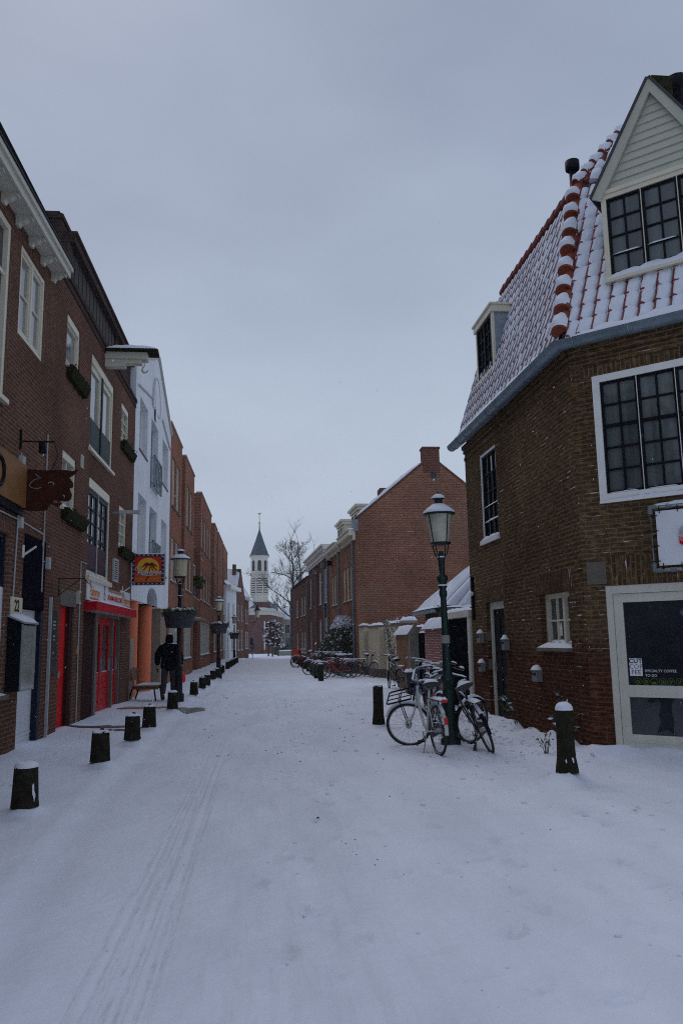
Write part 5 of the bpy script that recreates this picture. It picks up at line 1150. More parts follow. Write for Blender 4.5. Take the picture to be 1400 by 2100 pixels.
# ------------------------------------------------------------------ garden walls, gates and the shed
def gate(name, label, p, q, z0, z1, mt, th=.05, frame=None, post=.0):
    p, q = Vector((*p,0)), Vector((*q,0)); f = Fac(p, q-p); w = (q-p).length; T = thing(name, label, 'gate', tuple(p))
    m = MB(); n = max(3, int(w/.14))
    for k in range(n): f.box(m, post+(w-2*post)*k/n+.004, post+(w-2*post)*(k+1)/n-.004, z0, z1, -th, 0)
    m.build('boards', mt, T); h = MB(); f.box(h, post+.06, post+.10, 1.0, 1.14, .0, .05); h.build('handle', steel, T)
    m = MB(); f.box(m, post, w-post, z0+.2, z0+.32, -th-.03, -th); f.box(m, post, w-post, z1-.3, z1-.18, -th-.03, -th); m.build('rail', mt, T)
    if frame:
        for a, b in ((0, post), (w-post, w)): m = MB(); f.box(m, a, b, -.1, z1+.02, -th-.04, .03); m.build('post', frame, T)
        m = MB(); f.box(m, -.03, w+.02, z1+.02, z1+.16, -th-.06, .05); lt = m.build('lintel', frame, T); m = MB(); fsnow(m, f, -.03, w+.02, z1+.16, -th-.05, .045, .07); m.build('snow', mt_snow, lt)
    else: m = MB(); fsnow(m, f, 0, w, z1, -th, 0, .05); m.build('snow', mt_snow, T)
    return T, f
gate('gate', 'black boarded gate in a cream frame beside the corner house', (4.38,19.05), (4.38,16.7), .06, 2.02, gateblack, frame=offw, post=.22)
def gwall(label, p, q, z, mt, th=.25, cap='flat', plinth=None, h=.07, over=.05):
    p, q = Vector((*p,0)), Vector((*q,0)); f = Fac(p, q-p); w = (q-p).length; T = thing('garden_wall', label, 'wall', tuple(p), None)
    m = MB(); f.box(m, 0, w, -.15, z, -th, 0); m.build('wall', mt, T)
    if plinth: m = MB(); f.box(m, -.004, w+.004, -.1, .36, -th-.004, .006); m.build('plinth', plinth, T)
    c = MB()
    if cap == 'flat': f.box(c, -over, w+over, z, z+h, -th-over, over); top = z+h
    else:
        c.prism([f.P(-over,z-.0,over+.03), f.P(-over,z-.0,-th-over), f.P(-over,z+.28,-th/2)], f.d*(w+2*over)); top = z
    cp = c.build('coping', plinth if cap == 'flat' and plinth else (concrete if cap != 'flat' else stone), T); s = MB()
    if cap == 'flat': fsnow(s, f, -over, w+over, top, -th-over, over, .09)
    else:
        for o0, o1 in ((over+.05,-th/2),(-th-over-.02,-th/2)): snow_patch(s, f.P(-over,z,o0), f.P(w+over*.5,z,o0), f.P(w+over*.5,z+.285,o1), f.P(-over,z+.285,o1), .07, 14, 4)
    s.build('snow', mt_snow, cp); return T, f
gwall('red brick garden wall with thick sloping snow right behind the green lamp post', (4.42,21.9), (4.40,19.1), 1.84, BR_GR, cap='peak')
gate('gate', 'narrow black gate set between the red wall and peaked orange wall', (4.62,23.85), (4.60,21.95), .05, 1.75, gateblack)
T_, f_ = gwall('orange brick garden wall with peaked snowy coping and concrete end', (4.40,26.6), (4.40,24.05), 1.72, BR_GW, cap='peak')
m = MB(); m.prism([V(4.36,23.98,-.1), V(4.70,23.98,-.1), V(4.70,23.98,1.72), V(4.53,23.98,2.05), V(4.36,23.98,1.72)], V(0,.08,0)); m.build('end_slab', concrete, T_)
taupe = flat('plinth_taupe', (.16,.125,.10), .8); darkbrown = flat('coping_brown', (.06,.045,.042))
gl = lambda y: 4.9-.078*(y-31)
def cw(label, y0, y1, z): return gwall(label, (gl(y1), y1), (gl(y0), y0), z, stucco_c, th=.3, plinth=taupe)
cw('cream rendered garden wall with climbing plant, nearest of the cream walls', 29.7, 31.85, 2.12)
gate('gate', 'grey blue gate between the two widest cream garden walls', (gl(33)+.28,33.0), (gl(31.9)+.28,31.9), .05, 1.8, flat('gate_bluegrey', (.075,.09,.10)), frame=flat('gate_frame', (.11,.12,.125)), post=.1)
cw('cream rendered garden wall with pale drips between the two grey gates', 33.05, 35.2, 2.10)
gate('gate', 'dark gate behind cream wall next to the snowy bush', (gl(36.2)+.25,36.2), (gl(35.25)+.25,35.25), .05, 1.8, flat('gate_dark', (.025,.028,.035)), frame=flat('gate_frame_b', (.15,.16,.16)), post=.1)
cw('narrow cream garden wall end against the snowy bush', 36.25, 37.35, 2.15)
def pier():
    T = thing('wall_pier', 'square mossy brick pier with thick snow cap behind the peaked wall', 'pier', (5.3, 29.2, 0)); m = MB(); m.box(5.05,5.55,28.9,29.4,-.1,2.15); m.build('pier', BR_GW, T); m = MB(); m.box(5.0,5.6,28.85,29.45,2.15,2.25); c = m.build('cap', concrete, T)
    m = MB(); snow_patch(m, (4.99,28.84,2.25),(5.61,28.84,2.25),(5.61,29.46,2.25),(4.99,29.46,2.25), .13, 6, 6); m.build('snow', mt_snow, c)
    gwall('low far garden wall with flat snow behind the brick pier', (5.6,29.5), (7.6,29.5), 1.95, BR_GR)
pier()
def shed():
    T = thing('shed', 'low brick shed with a thick snowy pantile roof and zinc gutter', 'shed', (5.0, 21.5, 0)); x0,x1,y0,y1,z = 5.0, 8.4, 21.6, 24.6, 2.42
    m = MB(); m.box(x0,x1,y0,y1,-.1,z); m.build('wall', BR_R, T)
    m = MB(); m.box(x0-.012,x0-.002,y0+.3,y0+1.1,1.6,z-.05); m.box(x0+.3, x0+1.5, y0-.012, y0-.002, 1.8, z-.02); m.build('fascia', flat('shed_ochre', (.22,.15,.06)), T)
    a, b, c, d = V(x0-.2,y0-.2,z), V(x1,y0-.2,z), V(x1,y1+.2,z), V(x0-.2,y1+.2,z); e, f = V(x0+1.9,y0+1.5,z+1.75), V(x1,y0+1.5,z+1.75)
    m = MB(); m.face([a,b,f,e]); m.face([d,a,e]); m.face([c,d,e,f]); r = m.build('roof', tile_dark, T)
    def slope(p, q, r2, s2, cols, seed):
        m = MB(); q_ = random.Random(seed); n = (q-p).cross(s2-p).normalized(); n = n if n.z > 0 else -n
        for k in range(cols):
            t0, t1 = k/cols, (k+.97)/cols; rows = []
            for j in range(9):
                v = j/8; P0, P1 = p.lerp(s2, v), q.lerp(r2, v); L_ = (P1-P0).length
                rows.append([P0.lerp(P1, t0+(t1-t0)*i/6) + n*(.02+.12*math.sin(math.pi*i/6)**.7*min(1, L_)*(.8+.3*q_.random())*(1 if 0 < j else .6)) for i in range(7)])
            m.grid(rows)
        return m
    for p, q, r2, s2, cc, sd in ((a,b,f,e,9,1),(d,a,e,e,8,2)): slope(p,q,r2,s2,cc,sd).build('snow', mt_snow, r)
    g = MB(); 
    for p, q, nn in ((a,b,V(0,-1,0)),(d,a,V(-1,0,0))):
        rows = [[x+nn*(.09+.09*math.cos(t))+V(0,0,-.03+.10*math.sin(t)) for t in [math.pi+math.pi*j/7 for j in range(8)]] for x in (p, q)]; g.grid(rows); g.grid([[x+V(0,0,.004) for x in r_] for r_ in rows][::-1])
    gg = g.build('gutter', zinc, T); s = MB(); snow_patch(s, a+V(0,-.18,0), b+V(0,-.18,0), b+V(0,.05,.02), a+V(0,.05,.02), .05, 14, 3); snow_patch(s, d+V(-.18,0,0), a+V(-.18,0,0), a+V(.05,0,.02), d+V(.05,0,.02), .05, 14, 3); s.build('snow', mt_snow, gg)
shed()
def downpipe():
    T = thing('cable_box', 'thin black pipe with a small joint on the corner house end', 'pipe', tuple(RS.P(-5.6,2))); m = MB(); m.tube([RS.P(-5.62,2.85,.03), RS.P(-5.62,1.95,.03)], .03, 6); m.build('pipe', black, T); m = MB(); m.ball(RS.P(-5.62,2.5,.05), .05); m.build('joint', mt_snow, T)
downpipe()
# ------------------------------------------------------------------ far end of the street
def far_house(label, p, q, H, wallm, apex=None, deep=7, roofz=None, corn=None, ops=(), fm=white, cat='house', snowroof=True, chim=None):
    f = Fac(p, (q[0]-p[0], q[1]-p[1])); w = math.hypot(q[0]-p[0], q[1]-p[1]); T = thing('far_house', label, cat, tuple(f.P(w/2,0))); mb = MB(); z0 = -2
    wall(mb, f, 0, w, z0, H, ops, .12); body(mb, f, 0, w, z0, H, deep)
    if apex: mb.prism([f.P(0,H,0), f.P(w,H,0), f.P(apex[0],apex[1],0)], -f.n*.3); 
    mb.build('wall', wallm, T); r = MB(); s = MB()
    if apex:
        for e in (0, w): 
            a, b, c, d = f.P(e,H,.02), f.P(apex[0],apex[1],.02), f.P(apex[0],apex[1],-deep), f.P(e,H,-deep); r.face([a,b,c,d]); snow_patch(s, a,b,c,d, .08, 6, 8)
    elif roofz:
        a, b, c, d = f.P(0,H,.1), f.P(w,H,.1), f.P(w,roofz,-3), f.P(0,roofz,-3); r.face([a,b,c,d]); snow_patch(s, a,b,c,d, .1, 8, 6); r.face([f.P(0,H,-.05),f.P(0,roofz,-3),f.P(0,H,-6)]); r.face([f.P(w,H,-.05),f.P(w,roofz,-3),f.P(w,H,-6)])
    if r.f: ro = r.build('roof', tile_dark, T); s.build('snow', mt_snow, ro)
    if corn: m = MB(); f.box(m, -.05, w+.05, H-corn[0], H, .0, corn[1]); m.build('cornice', corn[2], T)
    for k, q_ in enumerate(ops): window(f, T, q_[0], q_[1], q_[2], q_[3], o=-.11, fw=.09, fm=fm, posts=(.5,) if q_[1]-q_[0] > .8 else (), rows=(.5,) if q_[2] > .1 else (), pm=gl_dark if q_[2] > .1 else gl_sky, name='window' if q_[2] > .1 else 'door', sill=dict(d=.06,h=.06,m=stone,snow=.05) if q_[2] > .1 else None)
    if chim: m = MB(); c = f.P(chim[0],0,-chim[3]); m.box(c.x-.18,c.x+.18,c.y-.3,c.y+.3,chim[1],chim[2]-.2); m.build('chimney', wallm, T)
    return T, f
far_house('small white plastered house with cornice and snowy roof beyond the brick row', (-3.62,71.0) if False else (-3.45,72.5), (-2.72,78.2), 6.7, stucco, roofz=9.0, corn=(.35,.45,white), ops=[(.6,1.5,0,2.6),(3.0,4.2,.8,2.6),(1.0,1.8,3.4,5.2),(3.6,4.5,3.4,5.2)])
far_house('brown brick gabled house with a chimney beside the small white house', (-2.70,78.4), (-2.08,84.2), 6.2, BR_H3, apex=(2.9,8.9), ops=[(.7,2.2,.7,2.7),(3.2,4.6,.7,2.7),(.9,1.8,3.6,5.2),(3.4,4.3,3.6,5.2)], fm=offw, chim=(2.4,8.2,9.5,.6))
far_house('narrow dark red house with a projecting white cornice at the street end', (-2.05,84.6), (-1.72,88.6), 6.25, BR_H2, roofz=8.6, corn=(.3,.5,white), ops=[(.6,1.6,.8,2.6),(2.4,3.4,.8,2.6),(.6,1.4,3.4,5.0),(2.4,3.2,3.4,5.0)])
CY = 170
def church():
    T = thing('church', 'brick church with white octagonal wooden bell tower and slate spire', 'church', (-1.1, CY+5, -1.1)); zc = lambda y: 1.6+(1314-y)/1621*CY
    wb = zc(1262); wt = zc(1249); m = MB()
    plan = [(-14,CY+.5),(.55,CY),(1.15,CY+.6),(4.43,CY+25),(4.43,CY+40),(-14,CY+40)]
    m.prism([V(x,y,-2.5) for x,y in plan], V(0,0,wb+2.5)); 
    m.box(-.25,.55,CY-.5,CY+.3,-2.5,-.3)
    m.build('wall', BR_CH, T)
    m = MB(); m.prism([V(x*1.0+(.35 if x > 0 else -.35),y+(-.35 if y < CY+2 else .3),wb) for x,y in plan], V(0,0,(wt-wb)*.6)); m.prism([V(x*1.0+(.6 if x > 0 else -.6),y+(-.6 if y < CY+2 else .5),wb+(wt-wb)*.6) for x,y in plan], V(0,0,(wt-wb)*.4)); cn = m.build('cornice', M('church_cream', (.60,.57,.50), .6, .08, .5), T)
    m = MB(); m.box(-.1,.15,CY-.12,CY+.1,-.4,zc(1275)); m.build('drainpipe', white, T)
    # hipped roofs with snow
    m = MB(); s = MB(); e1 = V(-2.2,CY+9,zc(1190)); 
    quads = [(V(-14.3,CY-.2,wt),V(-1.7,CY-.2,wt),V(-5.5,CY+9,zc(1185)),V(-14.3,CY+9,zc(1185))),(V(-1.7,CY-.2,wt),V(-1.7,CY+22,wt),V(-5.5,CY+14,zc(1185)),V(-5.5,CY+9,zc(1185)))]
    for q in quads: m.face(q); snow_patch(s, *q, .12, 8, 8)
    q = (V(1.4,CY+2,wt),V(4.7,CY+26,wt),V(1.4,CY+28,zc(1222)),V(-.8,CY+10,zc(1235))); m.face(q); snow_patch(s, *q, .12, 8, 6)
    q = (V(-1.7,CY-.2,wt),V(1.4,CY+.4,wt),V(-.6,CY+10,zc(1243)),V(-1.7,CY+10,zc(1243))); m.face(q); snow_patch(s, *q, .1, 6, 4)
    ro = m.build('roof', slate, T); s.build('snow', mt_snow, ro)
    m = MB(); 
    for k in range(4): m.box(1.65+.62*k,1.9+.62*k,CY+3.9+4.7*k,CY+4.3+4.7*k,.6,zc(1285))
    m.build('pilaster', BR_H2, T)
    for k in range(4):
        f = Fac((1.15,CY+.6),(3.28,24.4)); window(f, T, 2.2+5.6*k, 4.6+5.6*k, .4, 4.3, o=.02, fw=.2, fm=M('church_frame', (.62,.58,.48), .6, .05, 1) if k == 0 else cream, posts=(.33,.66), rows=(.5,), bar=.1, pm=gl_dark)
    for (x, y, z) in ((2.1,CY+6.5,zc(1252)),(-3.2,CY+1.0,zc(1248))):
        m = MB(); m.prism([V(x-.9,y,z),V(x+.9,y,z),V(x+.9,y,z+1.0),V(x,y,z+1.7),V(x-.9,y,z+1.0)], V(0,3,0)); m.build('dormer', lead if x > 0 else white, T)
    # the bell tower
    cx, cy = -1.08, CY+6; tw = MB(); k_ = (CY+6)/CY; zt = lambda y: 1.6+(1314-y)/1621*(CY+6); o8 = R(22.5); creamt = M('tower_cream', (.66,.63,.54), .6, .08, .4)
    def oct_(mb, prof, m_=0): 
        rows = [[V(cx+r*math.cos(o8+math.pi/4*k), cy+r*math.sin(o8+math.pi/4*k), z) for k in range(8)] for r, z in prof]; mb.grid(rows, m_, close_u=True, sm=False); mb.face(rows[-1], m_); mb.face(rows[0][::-1], m_)
    b = MB(); b.box(cx-2.3,cx+2.3,cy-2.3,cy+2.3,zt(1256),zt(1237)); b.build('tower_base', BR_CH, T)
    r = 2.07; t_ = MB(); oct_(t_, [(r*1.12,zt(1237)),(r*1.12,zt(1233)),(r,zt(1232)),(r,zt(1181))]); oct_(t_, [(r*1.08,zt(1182)),(r*1.10,zt(1178)),(r*.97,zt(1177.5)),(r*.97,zt(1147)),(r*1.04,zt(1146)),(r*1.16,zt(1143)),(.2,zt(1142.5))]); twr = t_.build('bell_tower', creamt, T)
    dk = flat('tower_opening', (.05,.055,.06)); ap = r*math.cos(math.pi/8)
    for k in range(8):
        a = math.pi/4*k; f = Fac((cx+math.cos(a)*ap, cy+math.sin(a)*ap), (-math.sin(a), math.cos(a))); mm = MB()
        f2 = Fac((cx+math.cos(a)*ap*.97, cy+math.sin(a)*ap*.97), (-math.sin(a), math.cos(a)))
        pts = [(-.38,zt(1174)),(.38,zt(1174))]+[(.38*math.cos(q),zt(1156)+.38*math.sin(q)) for q in [math.pi*j/8 for j in range(9)]]
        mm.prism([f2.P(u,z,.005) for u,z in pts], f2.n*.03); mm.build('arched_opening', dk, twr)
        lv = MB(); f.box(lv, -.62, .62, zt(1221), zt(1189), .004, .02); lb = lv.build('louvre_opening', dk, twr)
        lv = MB(); n = 7
        for j in range(n): z = zt(1221)+(zt(1189)-zt(1221))*j/n; lv.hexa([f.P(-.6,z,.18),f.P(.6,z,.18),f.P(.6,z+.05,.02),f.P(-.6,z+.05,.02),f.P(-.6,z+.14,.18),f.P(.6,z+.14,.18),f.P(.6,z+.30,.02),f.P(-.6,z+.30,.02)])
        lv.build('louvre', creamt, lb)
    sp = MB(); oct_(sp, [(r*1.17,zt(1143)),(r*1.02,zt(1139)),(r*.86,zt(1131)),(r*.45,zt(1110)),(.16,zt(1089)),(.10,zt(1075))]); spi = sp.build('spire', slate, T)
    s = MB(); rows = [[V(cx+rr_*math.cos(o8+math.pi/4*q)*1.012, cy+rr_*math.sin(o8+math.pi/4*q)*1.012, z) for q in (4,5)] for rr_, z in ((r*1.05,zt(1139.5)),(r*.86,zt(1131)),(r*.5,zt(1112)))]; s.grid(rows, sm=False)
    v = MB(); v.tube([V(cx,cy,zt(1078)), V(cx,cy,zt(1054))], .06, 6); v.ball(V(cx,cy,zt(1074)), .22); vv = v.build('vane_rod', black, T)
    v = MB(); v.prism([V(cx+x,cy-.03,zt(1054)+z) for x, z in ((-.45,.15),(-.2,.05),(.2,.05),(.45,.3),(.4,.0),(.1,-.3),(-.2,-.25),(-.3,-.05),(-.5,.0))], V(0,.06,0)); v.ball(V(cx,cy,zt(1074)), .24); v.build('weathercock', gold, T)
church()
far_house('grey plastered house with white windows and snowy roof behind the bare tree', (4.55,200), (12,199), 6.75, M('stucco_grey', (.34,.33,.29), .85, .06, 1), roofz=10.2, ops=[(.5,1.7,3.2,5.6),(2.6,3.8,3.2,5.6),(.5,1.7,-.3,2.4),(2.6,3.8,-.3,2.4)])
far_house('pale far house closing the gap left of the church', (-14,215), (-4,215), 6, stucco_c, roofz=9, ops=[(1,2.4,2.6,4.6),(5,6.4,2.6,4.6)])
def low_wall():
    T = thing('planter_wall', 'low grey planter wall with snow on top near the bare tree', 'wall', (3.4,110,-.4)); z = gz(3.5,110); m = MB(); m.box(1.75,6,109.6,110,z-.2,z+.62); m.build('wall', concrete, T); m = MB(); snow_patch(m, (1.7,109.55,z+.62),(6,109.55,z+.62),(6,110.05,z+.62),(1.7,110.05,z+.62), .14, 20, 3); m.build('snow', mt_snow, T)
    T = thing('fence', 'dark iron railing behind the low planter wall', 'fence', (3.4,116,-.5)); z = gz(3.5,116)
    m = MB(); m.box(1.7,8,115.97,116.03,z+1.3,z+1.36); m.box(1.7,8,115.97,116.03,z+.2,z+.26); m.build('rail', black, T); m = MB()
    for k in range(48): x = 1.72+.13*k; m.box(x,x+.03,115.98,116.02,z,z+1.5)
    m.build('bars', black, T)
    T = thing('hedge', 'dark low hedge with snow in front of the church side', 'hedge', (2,128,-.6)); z = gz(2,128); m = MB(); q = random.Random(4)
    for k in range(700):
        c = V(q.uniform(1.3,7),q.uniform(127,129),z+q.uniform(0,1.6)); a = V(q.uniform(-1,1),q.uniform(-1,1),q.uniform(-1,1))*.22; b = a.cross(V(q.random(),q.random(),q.random()))*.7; m.face([c-a,c+b,c+a,c-b], 1 if c.z > z+1.25 and q.random() < .6 else 0)
    m.build('foliage', [leaf_d, mt_snow], T)
low_wall()
# ------------------------------------------------------------------ bollards and street lamps
def bollard(x, y, h, r, label, group, cap='knob', seed=0, sides=12, flare=1.0):
    q = random.Random(seed); z = gz(x, y)-.06; T = thing('bollard', label, 'bollard', (x, y, z), group); m = MB(); rows = []
    prof = [(flare+.16,0),(flare+.10,.06),(1.05,.16),(1.0,.30),(.97,h-.02),(.95,h),(.90,h+.012)]
    for rr_, zz_ in prof: rows.append([(r*rr_*(1+.05*math.sin(5*a+seed)+.03*(q.random()-.5))*math.cos(a), r*rr_*(1+.05*math.sin(5*a+seed)+.03*(q.random()-.5))*math.sin(a), zz_+.06) for a in [2*math.pi*k/sides for k in range(sides)]])
    m.grid(rows, close_u=True); m.face(rows[-1]); m.build('post', wood_old, T, world=False)
    s = MB(); hs = {'knob':.035,'mound':.05,'cone':.10,'rim':.03}[cap]*(.8+.5*q.random()); rows = []
    for j in range(7):
        t = j/6; rad = r*.99*(1-t**2.2*.97) if cap != 'rim' else r*(.97-.5*t); e = hs*(1-(1-t)**1.8) if cap != 'rim' else hs*math.sin(math.pi*t)
        rows.append([(rad*math.cos(a)*(1+.08*math.sin(3*a+seed)), rad*math.sin(a), h+.055+e+.012*(q.random()-.5)*t) for a in [2*math.pi*k/12 for k in range(12)]])
    s.grid(rows, close_u=True); 
    if cap != 'rim': s.face(rows[-1])
    s.build('snow', mt_snow, T, world=False)
    if cap in ('knob','rim'):
        k = MB(); k.ball((r*.15*math.sin(seed), r*.15, h+.06+(hs*.9 if cap == 'knob' else .0)), r*.24, sc=(1.2,1.2,.7)); k.build('eye_bolt', black, T, world=False)
    if label.startswith('nearest') or cap == 'cone':
        p = MB()
        for k in range(3 if cap == 'cone' else 2):
            a = q.uniform(-2.6,-.5); c = Vector((r*1.03*math.cos(a), r*1.03*math.sin(a), .06+q.uniform(.06,.16))); t = Vector((-math.sin(a), math.cos(a), 0)); n = Vector((math.cos(a), math.sin(a), 0)); w_ = q.uniform(.018,.04); hh = q.uniform(.03,.075)
            p.grid([[c+t*(w_*max(.05,1-abs(2*j/5-1)**2.5)**.5*s_*(.8+.4*q.random()))+V(0,0,hh*(2*j/5-1))+n*(.006 if s_ == 0 else -.008) for s_ in (-1,0,1)] for j in range(6)])
        p.build('stuck_snow', mt_snow, T, world=False)
    return T
names = ['nearest and largest of the low bollards by the left kerb, snow mound on top','second low bollard from the front on the left kerb','third low bollard from the front, opposite the red door','fourth low bollard from the front, before the red shop doors','low bollard standing in front of the lamp post with the big planter','low bollard just past the dark grating on the left kerb',
 'first of the row of low bollards beyond the lone one past the grating','second in the dense row of low bollards on the left','third in the dense row of low bollards on the left','fourth in the dense row of low bollards on the left','low bollard just before the second planter lamp','low bollard right beside the foot of the second planter lamp']
for k, (x, y) in enumerate(LB): bollard(x, y, .36, .112, names[k], 'low bollards along the left kerb', 'mound' if k == 0 else 'knob', k)
for k, (x, y) in enumerate(LB2): bollard(x, y, .40, .10, 'distant low bollard in the packed group near the third planter lamp', 'distant bollards on the left', 'knob', 30+k)
bollard(3.35, 8.88, .68, .10, 'tall dark wooden bollard with pointed snow cap near the cafe door', 'tall bollards', 'cone', 3, flare=1.12)
bollard(2.11, 15, .69, .098, 'tall dark bollard with snow rim left of the parked bicycles by the green lamp', 'tall bollards', 'rim', 5, flare=1.08)
for k, (x, y) in enumerate(RB):
    bollard(x, y, .66, .10, 'wooden bollard in front of the red bicycle front wheel' if k == 0 else 'wooden bollard just behind the red bicycle front wheel' if k == 1 else 'snow-capped wooden bollard in the row before the right-hand brick houses', 'bollards before the right-hand houses', 'mound', 50+k)

def street_lamp(x, y, label, paint, post, zr, zg0, zg1, rim, rg0, rg1, glassm, group=None, lean=0, bars=6, open_=True):
    """post: lathe profile from the ground; zg0..zg1 the lantern glass; zr the finial tip"""
    z0 = gz(x, y)-.03; T = thing('street_lamp', label, 'street lamp', (x, y, z0), group); T.rotation_euler = (0, lean, 0)
    m = MB(); m.lathe(post, n=14); m.build('post', paint, T, world=False)
    m = MB(); m.lathe([(rg0*.55,zg0-.05),(rg0*1.08,zg0-.035),(rg0*1.10,zg0-.005),(rg0*.96,zg0)], n=18)
    for k in range(4):
        a = math.pi/4+math.pi/2*k; m.tube([(post[-1][0]*math.cos(a), post[-1][0]*math.sin(a), zg0-.26), (rg0*.75*math.cos(a), rg0*.75*math.sin(a), zg0-.18), (rg0*1.0*math.cos(a), rg0*1.0*math.sin(a), zg0-.03)], .010, 5)
    cg = m.build('bracket', paint, T, world=False)
    m = MB(); m.lathe([(rg0*.94,zg0),(rg1*.97,zg1)], n=20, cap=False); m.build('lamp_glass', glassm, T, world=False)
    m = MB()
    for k in range(bars):
        a = math.pi*2*k/bars+.5; m.tube([(rg0*.97*math.cos(a), rg0*.97*math.sin(a), zg0), (rg1*1.0*math.cos(a), rg1*1.0*math.sin(a), zg1)], .008, 4)
    if bars: m.build('glazing_bars', paint, T, world=False)
    H = zr-zg1
    m = MB(); m.lathe([(rim*.8,zg1-.005),(rim,zg1),(rim*1.01,zg1+.02),(rim*.86,zg1+.05),(rim*.6,zg1+H*.32),(rim*.42,zg1+H*.42),(rim*.26,zg1+H*.46),(rim*.24,zg1+H*.66),(rim*.40,zg1+H*.70),(rim*.38,zg1+H*.74),(rim*.16,zg1+H*.86),(.02,zg1+H*.9),(.012,zg1+H),(.002,zg1+H+.01)], n=20); hd = m.build('lamp_hood', paint, T, world=False)
    m = MB(); m.lathe([(rim*.99,zg1+.018),(rim*.98,zg1+.05),(rim*.82,zg1+.085),(rim*.58,zg1+H*.36),(rim*.38,zg1+H*.46),(rim*.25,zg1+H*.47)], n=20, cap=False); m.lathe([(rim*.42,zg1+H*.70),(rim*.42,zg1+H*.78),(rim*.2,zg1+H*.88),(.01,zg1+H*.91)], n=14, cap=False); m.build('snow', mt_snow, hd, world=False)
    s = MB()
    for k in range(1, len(post)-1):
        if post[k][0] > post[k-1][0]*1.12 and post[k+1][0] <= post[k][0]:
            r_, zz_ = post[k]; r2 = min(p[0] for p in post[k+1:k+4]); s.lathe([(r_*.98,zz_),(r_*.8+r2*.2,zz_+.022),(r2*1.02,zz_+.03)], n=14, cap=False)
    if s.f: s.build('snow', mt_snow, T, world=False)
    return T
P1 = [(.15,0),(.15,.10),(.11,.13),(.135,.17),(.135,.23),(.095,.26),(.085,.8),(.08,.9),(.108,.93),(.108,.99),(.078,1.02),(.068,1.1),(.054,1.65),(.044,2.15),(.062,2.20),(.062,2.25),(.046,2.28),(.07,2.33),(.05,2.37),(.085,2.43),(.08,2.48),(.045,2.51),(.05,2.72),(.068,2.76),(.04,2.80),(.035,2.86)]
lamp1 = street_lamp(2.71, 11.75, 'dark green lamp post with frosted lantern and bicycles leaning around its foot', dkgreen, P1, 3.78, 3.0, 3.42, .245, .145, .20, lampglass2, None, -.016, bars=4)
m = MB(); m.tube([(0,0,1.48),(0,0,1.60)], .064, 14); m.build('band', flat('band_grey', (.25,.25,.24)), lamp1, world=False)
PL = [(.15,0),(.15,.22),(.11,.26),(.095,.88),(.115,.90),(.115,.94),(.065,.97),(.06,2.35),(.085,2.42),(.085,2.5),(.055,2.54),(.05,2.75),(.075,2.80),(.055,2.84),(.045,3.08),(.07,3.12),(.03,3.2)]
def s_prof(p, k): return [(r, z*k) for r, z in p]
street_lamp(-2.27, 21.75, 'black lamp post with cream lantern and big planter, nearest on the left', lampblack, PL, 4.12, 3.34, 3.79, .265, .155, .205, lampglass, 'planter lamps on the left', bars=0)
street_lamp(-2.0, 35.55, 'second black planter lamp on the left, before the brick row', lampblack, s_prof(PL, .88), 3.6, 2.95, 3.34, .225, .13, .18, lampglass, 'planter lamps on the left', bars=0)
street_lamp(-2.4, 64.5, 'third and farthest black planter lamp on the left', lampblack, s_prof(PL, .9), 3.72, 3.05, 3.46, .24, .14, .19, lampglass, 'planter lamps on the left', bars=0)
def far_lamp():
    x, y = -1.78, 88.2; z = 4.5; T = thing('wall_lantern', 'lantern on a curved bracket at the narrow dark red far house', 'lantern', (x, y, z))
    m = MB(); m.tube([(x-.1,y,z-.9),(x+.35,y-.1,z-.95),(x+.85,y-.2,z-.8),(x+1.0,y-.2,z-.35)], .04, 6); m.build('bracket', black, T)
    m = MB(); m.lathe([(.22,0),(.32,.75)], (x+1.0,y-.2,z-.35), 12, cap=False); m.build('lamp_glass', lampglass, T)
    m = MB(); m.lathe([(.40,0),(.36,.08),(.15,.3),(.08,.5),(.01,.7)], (x+1.0,y-.2,z+.4), 12); m.build('lamp_hood', lampblack, T)
    x, y = -1.05, 74; z = gz(x, y); T = thing('sign_pole', 'thin pole with a small dark sign at the far end of the street', 'pole', (x, y, z)); m = MB(); m.tube([(x,y,z-.1),(x,y,z+2.7)], .035, 6); m.build('pole', conduit, T); m = MB(); m.box(x-.05,x+.05,y-.03,y+.03,z+.9,z+2.0); m.box(x-.28,x-.05,y-.02,y+.02,z+1.3,z+1.9); m.build('sign_plate', flat('sign_dark', (.04,.05,.08)), T)
far_lamp()
